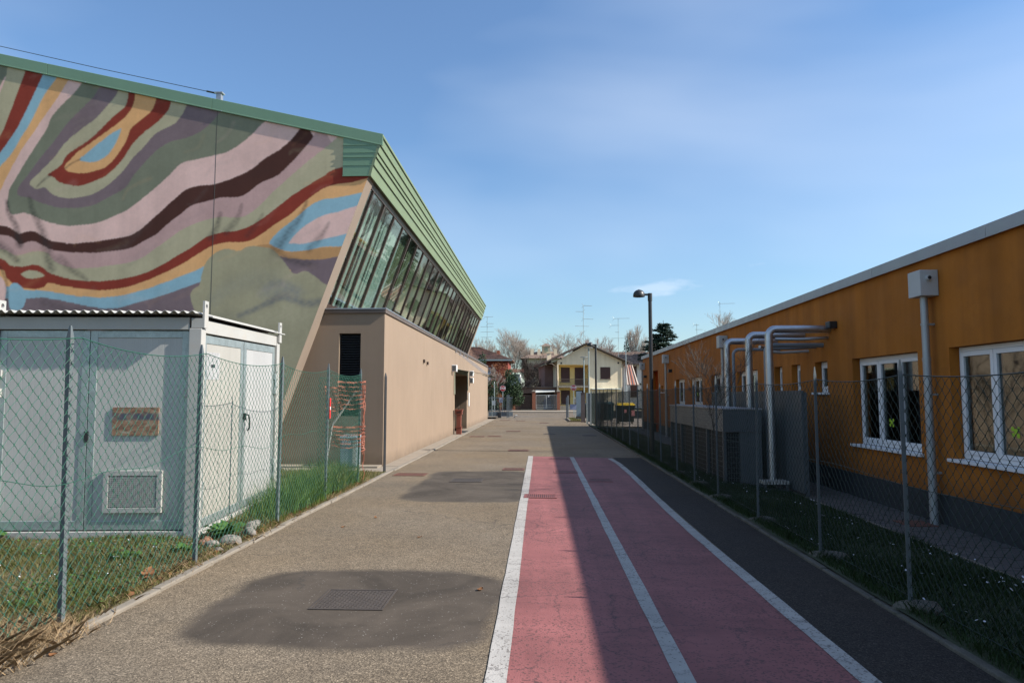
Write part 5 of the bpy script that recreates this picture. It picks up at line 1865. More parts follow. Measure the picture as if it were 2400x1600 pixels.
MB().tube([(0.27, -0.3, 0), (0.27, -0.3, 1.62)], 0.02, 8).box(0.24, 0.30, -0.33, -0.27, 1.50, 1.66).build('sensor_post', galv, gl_)
MB().tube([(1.98, -0.4, 0.02), (2.03, -0.45, 0.10), (2.1, -0.5, 0.17), (2.2, -0.5, 0.2)], 0.06, 8).build('end_stop', paper_m, gl_)

gr_ = thing('gate_post', 'dark grey steel gate post at the right end of the road', 'gate post', (1.97, 49.45, 0))
MB().box(-0.11, -0.03, -0.05, 0.05, 0.08, 1.58).build('guide', steel_b, gr_)
MB().box(-0.02, 0.07, -0.06, 0.06, -0.05, 1.70).build('post', steel_b, gr_, bevel=0.01)


def octagon(r, y, zc=0.0, flip=1):
    return [(r * math.cos(math.pi / 8 + k * math.pi / 4), y, zc + r * math.sin(math.pi / 8 + k * math.pi / 4)) for k in range(8)]


sign_red = M('sign_red', (0.42, 0.016, 0.018), 0.45, 0.06, 3, 0, 40, 0)
sign_white = M('sign_white', (0.78, 0.78, 0.78), 0.45, 0.03, 3, 0, 40, 0)


def stop_sign(label, x, y, zc, r, rz=0.0):
    t = thing('stop_sign', label, 'stop sign', (x, y, 0), rz, 'stop signs at the exit')
    MB().tube([(0, 0.04, 0), (0, 0.04, zc + r * 0.6)], 0.03, 10).build('post', galv, t)
    o = MB().prism(octagon(r, 0, zc)[::-1], (0, 0, 0), (0, 0.012, 0)).build('border', sign_white, t)
    MB().prism(octagon(r * 0.925, 0, zc)[::-1], (0, -0.003, 0), (0, -0.0005, 0)).build('face', sign_red, t)
    cu = bpy.data.curves.new('lettering', 'FONT')
    cu.body = 'STOP'
    cu.align_x = 'CENTER'
    cu.align_y = 'CENTER'
    cu.size = r * 0.86
    cu.extrude = 0.001
    cu.offset = 0.006
    cu.space_character = 0.92
    cu.materials.append(sign_white)
    tmp = bpy.data.objects.new('lettering_curve', cu)
    tx_ = bpy.data.objects.new('lettering', bpy.data.meshes.new_from_object(tmp))
    bpy.data.objects.remove(tmp)
    col.objects.link(tx_)
    tx_.parent = t
    tx_.location = (0, -0.006, zc)
    tx_.rotation_euler = (R(90), 0, 0)
    tx_.scale = (0.92, 1.15, 1)
    return t


stop_sign('red octagonal stop sign behind the left sliding gate', -3.28, 60, 2.32, 0.27)
stop_sign('red octagonal stop sign beside the right gate post', 2.92, 60, 2.38, 0.27, R(-6))
pl2 = thing('pole', 'plain pale pole standing behind the left sliding gate', 'pole', (-3.75, 56, 0))
MB().tube([(0, 0, -0.05), (0, 0, 2.75)], 0.035, 10).build('shaft', galv, pl2)
MB().lathe([(0.035, 2.75), (0.02, 2.79), (0.001, 2.8)], (0, 0, 0), 10).build('cap', galv, pl2)
sg = thing('notice_sign', 'post with grey box and pale blue notice board by the right gate', 'sign', (2.42, 47.8, 0))
MB().tube([(0, 0, 0), (0, 0, 1.6)], 0.025, 8).build('post', galv, sg)
MB().box(-0.07, 0.30, -0.12, -0.03, 1.19, 1.48).build('letter_box', M('box_grey', (0.22, 0.22, 0.21), 0.5, 0.1, 3, 0, 40, 0), sg, bevel=0.01)
MB().box(-0.36, 0.10, -0.05, -0.028, 0.72, 1.10).build('board', M('pale_blue_board', (0.30, 0.35, 0.50), 0.5, 0.08, 4, 0, 40, 0), sg)

# open leaf gate and posts beyond the right fence
ga = thing('gate_leaf', 'pale grey steel gate leaf folded open at the far end of the right fence', 'gate', (2.80, 41.9, 0))
MB().box(0.0, 0.10, -0.05, 0.05, -0.05, 1.86).box(0.22, 0.31, -0.05, 0.05, -0.05, 1.88).build('post', galv, ga)
MB().box(0.105, 0.215, -0.02, 0.02, 0.1, 1.84).build('panel', steel_b, ga)
wd_m = M('weathered_brown_sheet', (0.10, 0.085, 0.085), 0.8, 0.15, 3, 0.1, 60, 0.1)
tag(MB().box(2.60, 2.86, 43.9, 44.0, -0.05, 1.85).box(2.58, 2.88, 43.88, 44.02, 1.851, 1.89).build('gate_pillar', wd_m), 'brown weathered pillar behind the open grey gate leaf', 'pillar')
bs = thing('sheet_fence', 'pale blue sheet metal fence panel by the right gate', 'fence', (2.42, 46.2, 0))
for k in range(3):
    MB().box(k * 0.13, k * 0.13 + 0.127, -0.02, 0.02, 0.3, 1.98).build('panel', M('pale_blue_sheet', (0.20, 0.27, 0.32), 0.5, 0.1, 2, 0.05, 40, 0.05) if k == 0 else MATS['pale_blue_sheet'], bs)
MB().box(-0.03, 0.42, 0.025, 0.07, -0.05, 0.3).build('base_wall', concrete, bs)
struct(MB().box(1.95, 2.95, 44.6, 49.0, -0.05, 0.075).build('verge', soil_l))
kr = kerb_row('kerb', 'kerb stones round the small grass verge at the right gate', lambda y: 1.93, 44.6, 49.0, 0.09, 0.11, 1.09)

# ------------------------------------------------------------------ bins in the yard behind the right fence
bin_dark = M('bin_black_green', (0.018, 0.026, 0.024), 0.5, 0.1, 3, 0.05, 40, 0.05)
bin_teal = M('bin_dark_teal', (0.02, 0.055, 0.06), 0.5, 0.1, 3, 0.05, 40, 0.05)
yel = M('yellow_lid', (0.62, 0.42, 0.02), 0.5, 0.06, 3, 0.03, 40, 0.03)


def wheelie(label, x, y, w, d, h, body, lid, zb=-0.07, name='waste_bin', skip=False):
    t = thing(name, label, 'waste bin', (x, y, zb))
    MB().hexa([(-w * .44, -d * .42, 0.12), (w * .44, -d * .42, 0.12), (w * .44, d * .42, 0.12), (-w * .44, d * .42, 0.12), (-w / 2, -d / 2, h), (w / 2, -d / 2, h), (w / 2, d / 2, h), (-w / 2, d / 2, h)]).box(-w / 2 - .02, w / 2 + .02, -d / 2 - .02, d / 2 + .02, h - 0.06, h).build('body', body, t, bevel=0.02)
    MB().hexa([(-w / 2 - .03, -d / 2 - .04, h + .002), (w / 2 + .03, -d / 2 - .04, h + .002), (w / 2 + .03, d / 2 + .03, h + .002), (-w / 2 - .03, d / 2 + .03, h + .002),
               (-w * .46, -d * .40, h + .12), (w * .46, -d * .40, h + .12), (w * .46, d * .46, h + .16), (-w * .46, d * .46, h + .16)]).build('lid', lid, t, bevel=0.015)
    for sx in (-1, 1):
        for sy in (-1, 1):
            MB().tube([(sx * w * .38 - .02, sy * d * .33, 0.07), (sx * w * .38 + .02, sy * d * .33, 0.07)], 0.07, 12).build('wheel', dark_m, t)
    return t


wb = wheelie('dark waste bin with a yellow lid behind the right fence', 5.35, 43.6, 1.15, 0.9, 1.15, bin_dark, yel)
MB().box(0.35, 0.55, -0.452, -0.447, 0.5, 0.85).box(-0.1, 0.05, -0.455, -0.449, 0.7, 0.9).build('reflector_stickers', M('bin_sticker', (0.6, 0.25, 0.25), 0.5, 0.3, 12, 0, 40, 0), wb)
wheelie('dark teal dumpster seen through the right fence, left of the yellow lidded bin', 4.25, 46.5, 1.35, 1.0, 1.2, bin_teal, bin_teal)
wheelie('black green dumpster at the far left behind the right fence', 3.75, 50.5, 1.3, 1.0, 1.05, bin_dark, bin_dark)
lw = thing('low_wall', 'low dark wall across the yard behind the right fence', 'wall', (3.3, 54, -0.07))
for k in range(9):
    MB().box(k * 1.0, k * 1.0 + 0.99, -0.1, 0.1, 0, 0.55).build('panel', plinth_m, lw)
MB().box(0, 9, -0.11, 0.11, 0.552, 0.60).build('coping', concrete, lw)
for k in range(10):
    MB().box(k * 0.98 + 0.02, k * 0.98 + 0.06, -0.02, 0.02, 0.60, 1.4).build('post', galv, lw)
MB().box(0, 9, -0.015, 0.015, 1.36, 1.40).build('rail', galv, lw)

# ------------------------------------------------------------------ far side of the street
struct(MB().box(-70, 70, 68.2, 71.5, -0.1, 0.10).build('pavement', slab_conc))
struct(MB().box(-70, 70, 71.5, 76.6, -0.1, 0.06).build('footpath', slab_conc))
kerb_row_far = None


def col_(nm, c, **k):
    return MATS.get(nm) or M(nm, c, **k)


brick_m = col_('brick_pillar', (0.27, 0.105, 0.06), rough=0.9, var=0.2, vs=8, fine=0.15, fs=30)
white_gate = col_('pale_gate', (0.55, 0.56, 0.52), rough=0.5)
wood_d = col_('dark_wood', (0.060, 0.040, 0.030), rough=0.8, var=0.3, vs=4)


def pillar(label, x):
    t = thing('brick_pillar', label, 'pillar', (x, 77, 0.06), 0, 'brick pillars across the street')
    MB().box(-0.18, 0.18, -0.18, 0.18, 0, 2.05).build('shaft', brick_m, t, bevel=0.01)
    MB().box(-0.23, 0.23, -0.23, 0.23, 2.052, 2.14).hexa([(-0.22, -0.22, 2.14), (0.22, -0.22, 2.14), (0.22, 0.22, 2.14), (-0.22, 0.22, 2.14), (-.05, -.05, 2.24), (.05, -.05, 2.24), (.05, .05, 2.24), (-.05, .05, 2.24)]).build('cap', concrete, t)


pillar('brick pillar left of the brown slatted fence', -3.0)
pillar('brick pillar between the brown fence and the pale gate', -0.72)
pillar('brick pillar between the pale gate and the yellow house', 2.05)
bf = thing('slatted_fence', 'dark brown slatted fence in front of the garage across the street', 'fence', (-2.8, 77, 0.06))
sl = None
for k in range(18):
    if sl is None:
        sl = MB().box(0.0, 0.085, -0.012, 0.012, 0.08, 1.72).build('slat', wood_d, bf)
    else:
        child_copy(sl, bf, (k * 0.105, 0, random.uniform(-.01, .01)))
MB().box(0, 1.88, 0.013, 0.05, 0.3, 0.38).box(0, 1.88, 0.013, 0.05, 1.45, 1.53).build('rail', wood_d, bf)
wg = thing('driveway_gate', 'pale barred double driveway gate left of the yellow house', 'gate', (-0.47, 77, 0.06))
for x0 in (0.0, 1.18):
    lf = MB().box(x0, x0 + 0.05, -0.02, 0.02, 0.15, 1.70).box(x0 + 1.10, x0 + 1.15, -0.02, 0.02, 0.15, 1.70).box(x0 + 0.05, x0 + 1.10, -0.02, 0.02, 1.65, 1.70).box(x0 + 0.05, x0 + 1.10, -0.02, 0.02, 0.15, 0.21).box(x0 + 0.05, x0 + 1.10, -0.02, 0.02, 0.32, 0.36).box(x0 + 0.05, x0 + 1.10, -0.02, 0.02, 0.50, 0.54).build('gate_leaf', white_gate, wg)
    for k in range(1, 9):
        MB().box(x0 + 0.05 + k * 0.117 - 0.011, x0 + 0.05 + k * 0.117 + 0.011, -0.01, 0.01, 0.54, 1.65).build('bar', white_gate, lf)
MB().box(1.34, 1.50, -0.035, -0.021, 1.45, 1.68).build('notice', paper_m, wg)
tag(MB().box(0.35, 1.35, 82.2, 82.9, 0.0, 1.0).box(0.45, 1.25, 82.3, 82.85, 1.0, 1.45).build('tarpaulin_load', col_('blue_tarp', (0.015, 0.035, 0.16), rough=0.5)), 'blue tarpaulin covered load inside the garage behind the pale gate', 'tarpaulin')

gar = thing('garage', 'low brown garage with dark open bays left of the yellow house', 'garage', (-3.2, 80, 0.06))
GO = Vector((-3.2, 80, 0.06))
gm = col_('garage_brown', (0.16, 0.10, 0.075), rough=0.9, var=0.15)
mb = MB()
wall_y(mb, 80, 1, -3.2, 1.85, 0, 2.60, [(-2.25, -0.95, 0.02, 1.95), (-0.45, 1.6, 0.02, 2.25)], 0.25)
mb.box(-3.2, -3.1, 80.26, 85, 0, 2.6).box(1.75, 1.85, 80.26, 85, 0, 2.6).box(-3.1, 1.75, 84.9, 85, 0, 2.6)
o = mb.build('wall', gm, gar)
o.location = -GO
o = MB().box(-3.35, 2.0, 79.8, 85.1, 2.602, 2.70).build('roof', dark_flash, gar)
o.location = -GO
o = MB().hexa([(-0.55, 78.9, 2.02), (1.7, 78.9, 2.12), (1.7, 79.99, 2.30), (-0.55, 79.99, 2.30), (-0.55, 78.9, 2.06), (1.7, 78.9, 2.16), (1.7, 79.99, 2.34), (-0.55, 79.99, 2.34)]).build('door_canopy', white_gate, gar)
o.location = -GO
o = MB().box(-0.42, 1.5, 80.05, 80.2, 1.9, 2.24).build('roller_box', col_('roller_grey', (0.05, 0.05, 0.055)), gar)
o.location = -GO


# ---- roofs with rows of tiles
def tile_mat(name, c):
    m, t, b = new_mat(name)
    v = coords(t, False)
    w = nd(t, 'ShaderNodeTexVoronoi', inp={'Scale': 4.0})
    t.links.new(v, w.inputs['Vector'])
    s = nd(t, 'ShaderNodeSeparateColor')
    t.links.new(w.outputs['Color'], s.inputs[0])
    cc = scalecol(t, c, mth(t, 'MULTIPLY', mrange(t, s.outputs[0], 0, 1, 0.7, 1.3), mrange(t, noise(t, v, 0.7, 5), 0.3, 0.7, 0.85, 1.15)))
    t.links.new(cc, b.inputs['Base Color'])
    b.inputs['Roughness'].default_value = 0.9
    return m


tile_brown = tile_mat('brown_roof_tiles', (0.27, 0.165, 0.115))
tile_grey = tile_mat('grey_brown_roof_tiles', (0.24, 0.17, 0.13))


def tiled_slope(mb, a, b, c, d, rows, step=0.05, waves=0):
    """slope quad: eave a->b, ridge d->c ; stepped rows of tiles"""
    a, b, c, d = map(Vector, (a, b, c, d))
    n = (b - a).cross(d - a).normalized()
    if n.z < 0:
        n = -n
    cols = max(1, waves)
    for r in range(rows):
        u0, u1 = r / rows, (r + 1) / rows
        p0, p1 = a.lerp(d, u0) + n * step, b.lerp(c, u0) + n * step
        q0, q1 = a.lerp(d, u1) + n * step * 0.15, b.lerp(c, u1) + n * step * 0.15
        vs = []
        m = cols * 4 if waves else 1
        for i in range(m + 1):
            h = n * (step * 0.7 * math.sin(2 * math.pi * i / 4.0)) if waves else Vector((0, 0, 0))
            vs += [p0.lerp(p1, i / m) + h, q0.lerp(q1, i / m) + h, p0.lerp(p1, i / m) - n * step]
        fs = []
        for i in range(m):
            fs += [(3 * i, 3 * i + 3, 3 * i + 4, 3 * i + 1), (3 * i + 2, 3 * i + 5, 3 * i + 3, 3 * i)]
        mb.add(vs, fs)
    return mb


def shutter(parent, x0, x1, z0, z1, y, m, off, slats=0, frame=None):
    o = MB().box(x0, x1, y - 0.06, y - 0.005, z0, z1).build('window', m, parent)
    o.location = off
    MB().box(x0 - 0.07, x1 + 0.07, y - 0.10, y - 0.005, z0 - 0.08, z0 - 0.002).build('sill', frame or concrete, o)
    k = max(5, int((z1 - z0) / 0.12))
    s0 = None
    for i in range(k):
        if s0 is None:
            s0 = MB().box(x0 + 0.04, x1 - 0.04, y - 0.072, y - 0.061, z0 + 0.03, z0 + 0.03 + (z1 - z0) / k * 0.55).build('slat', m, o)
        else:
            child_copy(s0, o, (0, 0, i * (z1 - z0) / k))
    return o


# yellow house
yh = thing('yellow_house', 'cream and yellow two storey house with gable roof and balcony across the street', 'house', (5.4, 80, 0.06))
YO = Vector((5.4, 80, 0.06))
cream = col_('cream_render', (0.82, 0.69, 0.48), rough=0.9, var=0.10, vs=0.5, fine=0.06, fs=60, streak=0.15)
yell = col_('yellow_render', (0.85, 0.63, 0.24), rough=0.9, var=0.06, vs=0.6, fine=0.05, fs=60)
shut = col_('brown_shutter', (0.065, 0.028, 0.022), rough=0.6)
zr_ = 7.75
xl_, xm_, xr_ = 1.98, 5.3, 9.65
ze = 5.72


def yp(mb, name, m, par=None, **k):
    o = mb.build(name, m, par or yh, **k)
    if par is None:
        o.location = -YO
    return o


mb = MB()
# right half of the front, gable, left pier
wall_y(mb, 80, 1, 5.70, xr_, 0.0, 5.3, [], 0.3)
mb.prism([(xl_, 0, 5.3), (xr_, 0, 5.3), (xr_, 0, ze + 0.0), (xm_ + 0.1, 0, zr_ - 0.12), (xl_, 0, ze)], (0, 80, 0), (0, 80.3, 0))
mb.box(xl_, xl_ + 0.12, 80, 80.3, 0, 5.3)
mb.box(xl_, xl_ + 0.2, 80.3, 90, 0, ze).box(xr_ - 0.2, xr_, 80.3, 90, 0, ze).box(xl_ + 0.2, xr_ - 0.2, 89.8, 90, 0, ze)
yp(mb, 'wall', cream)
yp(MB().box(xl_ + 0.2, 5.70, 81.3, 81.45, 0, 5.3).box(5.70, 5.78, 80.31, 81.3, 0, 5.3).box(xl_ + 0.2, 5.7, 80.31, 81.3, 5.2, 5.29), 'recess_wall', yell)
yp(MB().box(xl_ + 0.12, 5.70, 79.85, 81.3, 2.62, 2.82), 'balcony_slab', concrete)
bal = yp(MB().box(xl_ + 0.14, 5.68, 79.9, 79.94, 3.58, 3.63).box(xl_ + 0.14, 5.68, 79.9, 79.94, 2.88, 2.92), 'balcony_rail', dark_flash)
bb = None
for k in range(30):
    if bb is None:
        bb = MB().box(xl_ + 0.18, xl_ + 0.20, 79.91, 79.93, 2.92, 3.58).build('bar', dark_flash, bal)
    else:
        child_copy(bb, bal, (k * 0.121, 0, 0))
shutter(yh, 2.60, 3.65, 3.3, 5.0, 81.3, shut, -YO)
shutter(yh, 4.25, 5.45, 2.85, 5.0, 81.3, shut, -YO)
shutter(yh, 2.60, 3.65, 0.7, 2.3, 81.3, shut, -YO)
shutter(yh, 4.35, 5.45, 0.1, 2.3, 81.3, shut, -YO)
shutter(yh, 7.05, 8.22, 3.62, 5.0, 80.0, shut, -YO)
yp(MB().box(5.9, 9.3, 79.2, 79.99, 2.42, 2.5), 'window_awning', col_('pale_awning', (0.55, 0.62, 0.60), rough=0.5))
for (x, z) in ((2.45, 5.45), (2.4, 6.0), (9.2, 5.5), (9.2, 6.0)):
    yp(MB().box(x - .09, x + .09, 79.97, 79.996, z - .09, z + .09), 'vent', dark_m)
mb = MB()
tiled_slope(mb, (10.35, 79.3, 5.55), (10.35, 90.4, 5.55), (xm_, 90.4, zr_), (xm_, 79.3, zr_), 16)
tiled_slope(mb, (0.4, 90.4, 5.45), (0.4, 79.3, 5.45), (xm_, 79.3, zr_), (xm_, 90.4, zr_), 16)
rf = yp(mb, 'roof', tile_brown)
yp(MB().prism([(10.35, 0, 5.50), (xm_, 0, zr_ - 0.05), (0.4, 0, 5.40), (0.4, 0, 5.52), (xm_, 0, zr_ + 0.08), (10.35, 0, 5.62)], (0, 79.28, 0), (0, 79.34, 0)), 'barge_board', dark_flash)
yp(MB().prism([(10.30, 0, 5.46), (xm_, 0, zr_ - 0.09), (0.45, 0, 5.36), (0.45, 0, 5.41), (xm_, 0, zr_ - 0.04), (10.30, 0, 5.51)], (0, 79.36, 0), (0, 90.3, 0)), 'soffit', wood_d)
MB().box(1.6, 2.1, 86, 86.5, 5.6, 7.0).box(1.5, 2.2, 85.9, 86.6, 7.0, 7.1).build('chimney', cream, rf)
yp(MB().tube([(xl_ - 0.08, 79.9, 0.1), (xl_ - 0.08, 79.9, 5.0), (xl_ - 0.7, 79.6, 5.35), (0.5, 79.5, 5.42)], 0.05, 8), 'downpipe', dark_flash)
yp(MB().tube([(xr_ + 0.08, 79.9, 0.1), (xr_ + 0.08, 79.9, 5.1), (10.2, 79.5, 5.5)], 0.05, 8), 'downpipe', dark_flash)
# side wing, darker
yp(MB().box(0.95, 1.97, 83.5, 89.5, 0, 5.35), 'side_wing', col_('rose_brown_render', (0.24, 0.14, 0.115), rough=0.9, var=0.15))
yp(MB().box(xl_ + 0.12, 5.7, 79.7, 79.84, 0.0, 0.55), 'garden_wall', concrete)
yh.rotation_euler = (0, 0, R(7))
# striped awning on the right flank
aw = thing('striped_awning', 'orange and white striped awning hanging on the side of the yellow house', 'awning', (9.75, 79.6, 2.8))
ao = col_('awning_orange', (0.36, 0.11, 0.06), rough=0.8)
aw_w = col_('awning_white', (0.42, 0.36, 0.31), rough=0.8)
for k in range(10):
    u0, u1 = k / 10, (k + 1) / 10
    zt_, zb_ = 2.42, 0.12
    f = lambda u, zz, yb: (0.05 + u * (0.9 if zz else 1.45) + (0 if zz else 0.03), yb - (0 if zz else 0.9) + 0.04 * math.sin(u * 40), zt_ if zz else zb_)
    MB().prism([f(u0, 1, 0), f(u1, 1, 0), f(u1, 0, 0), f(u0, 0, 0)], (0, 0, 0), (0, 0.02, 0)).build('stripe', ao if k % 2 == 0 else aw_w, aw)
MB().box(0.0, 1.5, -0.95, -0.88, 0.02, 0.10).build('front_bar', dark_flash, aw)

# white house behind on the right
wh = thing('white_house', 'white house with brown shutters and tiled roof behind the yellow house', 'house', (11, 94, 0))
WO = Vector((11, 94, 0))
whm = col_('white_render', (0.60, 0.61, 0.62), rough=0.9, var=0.06)
o = MB().box(10.2, 17.5, 94, 102, 0, 6.0).build('wall', whm, wh)
o.location = -WO
for (x0, x1, z0, z1) in ((12.0, 13.2, 4.3, 5.7), (12.3, 13.3, 1.5, 3.2), (15.0, 16.2, 4.3, 5.7)):
    shutter(wh, x0, x1, z0, z1, 94, shut, -WO)
mb = tiled_slope(MB(), (9.6, 93.2, 5.95), (18, 93.2, 5.95), (18, 98, 7.9), (9.6, 98, 7.9), 14, 0.05, 40)
tiled_slope(mb, (18, 102.8, 5.95), (9.6, 102.8, 5.95), (9.6, 98, 7.9), (18, 98, 7.9), 14)
o = mb.build('roof', tile_grey, wh)
o.location = -WO
o = MB().box(9.6, 18, 93.1, 93.2, 5.8, 5.95).build('gutter', dark_flash, wh)
o.location = -WO
# red house on the left
rh = thing('red_house', 'red rendered house with hipped tile roof behind trees on the left', 'house', (-7, 86, 0))
RO = Vector((-7, 86, 0))
redr = col_('red_render', (0.22, 0.05, 0.034), rough=0.9, var=0.15, vs=0.6)
o = MB().box(-14.5, -4.05, 86, 95, 0, 6.1).build('wall', redr, rh)
o.location = -RO
mb = MB()
tiled_slope(mb, (-15.2, 85.2, 6.2), (-3.5, 85.2, 6.2), (-8.2, 90.5, 8.1), (-10.5, 90.5, 8.1), 14, 0.06, 50)
tiled_slope(mb, (-3.5, 85.2, 6.2), (-3.5, 95.8, 6.2), (-8.2, 90.5, 8.1), (-8.2, 90.5, 8.1), 14, 0.06)
tiled_slope(mb, (-15.2, 95.8, 6.2), (-15.2, 85.2, 6.2), (-10.5, 90.5, 8.1), (-10.5, 90.5, 8.1), 14, 0.06)
tiled_slope(mb, (-3.5, 95.8, 6.2), (-15.2, 95.8, 6.2), (-10.5, 90.5, 8.1), (-8.2, 90.5, 8.1), 14, 0.06)
o = mb.build('roof', tile_brown, rh)
o.location = -RO
MB().box(-5.6, -5.2, 88, 88.5, 6.6, 7.5).build('chimney', brick_m, o)
o = MB().box(-15.3, -3.45, 85.05, 85.2, 6.02, 6.2).build('gutter', galv, rh)
o.location = -RO
shutter(rh, -7.4, -6.2, 3.6, 5.2, 86, col_('pale_shutter', (0.42, 0.44, 0.46)), -RO)
shutter(rh, -10.6, -9.4, 3.6, 5.2, 86, MATS['pale_shutter'], -RO)
o = MB().box(-3.98, -2.55, 86.5, 92, 0, 4.4).build('porch_wall', whm, rh)
o.location = -RO
o = tiled_slope(MB(), (-4.0, 85.8, 4.55), (-2.0, 85.8, 4.55), (-2.2, 91, 5.2), (-4.0, 91, 5.2), 8, 0.06, 12).build('porch_roof', tile_brown, rh)
o.location = -RO
# villa with a lookout turret far behind
vi = thing('villa', 'pale distant villa with brown roof and square roof turret', 'house', (1, 126, 0))
VO = Vector((1, 126, 0))
vm = col_('villa_render', (0.50, 0.44, 0.32), rough=0.9, var=0.08)
for (args, nm, m_) in (((-2.8, 4.2, 126, 136, 0, 8.6), 'wall', vm), ((0.35, 1.95, 129, 131, 9.3, 11.0), 'turret', vm)):
    o = MB().box(*args).build(nm, m_, vi)
    o.location = -VO
mb = MB()
tiled_slope(mb, (-3.6, 125.2, 8.5), (5.0, 125.2, 8.5), (2.4, 131, 10.1), (-0.6, 131, 10.1), 10)
tiled_slope(mb, (5.0, 125.2, 8.5), (5.0, 136.8, 8.5), (2.4, 131, 10.1), (2.4, 131, 10.1), 10)
tiled_slope(mb, (-3.6, 136.8, 8.5), (-3.6, 125.2, 8.5), (-0.6, 131, 10.1), (-0.6, 131, 10.1), 10)
tiled_slope(mb, (0.1, 128.7, 11.0), (2.2, 128.7, 11.0), (1.15, 130, 11.6), (1.15, 130, 11.6), 4)
tiled_slope(mb, (2.2, 128.7, 11.0), (2.2, 131.3, 11.0), (1.15, 130, 11.6), (1.15, 130, 11.6), 4)
tiled_slope(mb, (0.1, 131.3, 11.0), (0.1, 128.7, 11.0), (1.15, 130, 11.6), (1.15, 130, 11.6), 4)
o = mb.build('roof', tile_grey, vi)
o.location = -VO
for x in (-1.5, -0.2, 2.9):
    MB().box(x - .3, x + .3, 128, 128.6, 9.0, 10.4).build('chimney', cream, o)
for x in (-1.9, -0.4, 1.2, 2.8):
    shutter(vi, x - 0.45, x + 0.45, 5.4, 7.2, 126, shut, -VO)
o = MB().box(0.8, 1.5, 128.93, 128.99, 9.9, 10.7).build('window', col_('pale_green_pane', (0.25, 0.30, 0.22)), vi)
o.location = -VO
fb = thing('flat_roof_house', 'ochre and brick buildings peeping over the far end of the orange roof', 'house', (22, 92, 0))
o = MB().box(-1.0, 9, 0, 6, 0, 6.4).box(-1.2, 9.2, -0.2, 6.2, 6.4, 6.6).build('wall', yell, fb)
o = tiled_slope(MB(), (-3.5, -2, 5.6), (1.0, -2, 5.6), (1.0, 0.0, 6.1), (-3.5, 0.0, 6.1), 5).box(-3.4, 0.9, -1.8, -0.1, 0, 5.5).build('annex', tile_brown, fb)


# ------------------------------------------------------------------ aerials
def aerial(label, x, y, z0, z1, els, seed):
    r_ = random.Random(seed)
    t = thing('tv_aerial', label, 'aerial', (x, y, z0), r_.uniform(-.3, .3), 'roof aerials')
    MB().tube([(0, 0, 0), (0, 0, z1 - z0)], 0.028, 6).build('mast', galv, t)
    for (dz, l0, l1, kind) in els:
        mb = MB().tube([(l0, 0, dz), (l1, 0, dz)], 0.018, 5)
        n = 7
        for k in range(n):
            xx = l0 + (l1 - l0) * (k + 0.3) / n
            w = 0.28 * (1 - 0.4 * k / n)
            mb.tube([(xx, -w, dz), (xx, w, dz)], 0.012, 4)
            if kind == 'v':
                mb.tube([(xx, 0, dz - 0.12), (xx, 0, dz + 0.12)], 0.010, 4)
        if kind == 'x':
            s = 1 if l1 > l0 else -1
            for dd in (-1, 1):
                mb.tube([(l0, 0, dz), (l0 - s * 0.25, 0, dz + dd * 0.28)], 0.014, 4)
        mb.build('antenna', galv, t)


aerial('tall aerial mast rising over the red house roof', -7.0, 90, 7.9, 12.2, [(4.2, -0.3, 0.8, 'x'), (3.3, 0.1, 0.9, 'x'), (2.9, -0.9, 0.9, 'n'), (2.2, -0.9, 0.9, 'n'), (1.5, -0.9, 0.7, 'n'), (0.9, -0.9, 0.7, 'n')], 1)
aerial('tall aerial mast over the yellow house roof', 5.35, 84, 7.9, 12.85, [(4.85, 0.05, 1.15, 'x'), (4.1, -0.05, -1.0, 'x'), (3.2, 0.0, 1.3, 'x'), (2.3, -1.05, 0.75, 'n')], 2)
aerial('aerial mast with four arms right of the yellow house', 10.3, 90, 5.6, 11.9, [(6.2, -0.5, 1.5, 'x'), (5.3, -0.9, 0.1, 'x'), (4.4, -0.4, 0.1, 'n'), (3.6, -0.9, 0.9, 'n')], 3)
aerial('aerial standing above the orange building roof line', 23.6, 90, 6.3, 13.9, [(7.4, 0.0, 1.9, 'x'), (5.4, 0.0, 1.9, 'n'), (3.6, -1.4, 0.0, 'n')], 4)
aerial('low small aerial just above the orange building roof line', 21.0, 92, 6.3, 11.3, [(4.8, -0.3, 0.3, 'x'), (4.2, -0.2, 0.8, 'n')], 5)
pm3 = thing('flag_pole', 'thin pale pole standing in front of the striped awning', 'pole', (8.6, 68.8, 0.1))
MB().tube([(0, 0, 0), (0, 0, 4), (0, 0, 7.6)], [0.05, 0.045, 0.03], 8).build('shaft', galv, pm3)
MB().box(-0.12, 0.12, -0.1, 0.1, 0, 0.1).build('base', concrete, pm3)
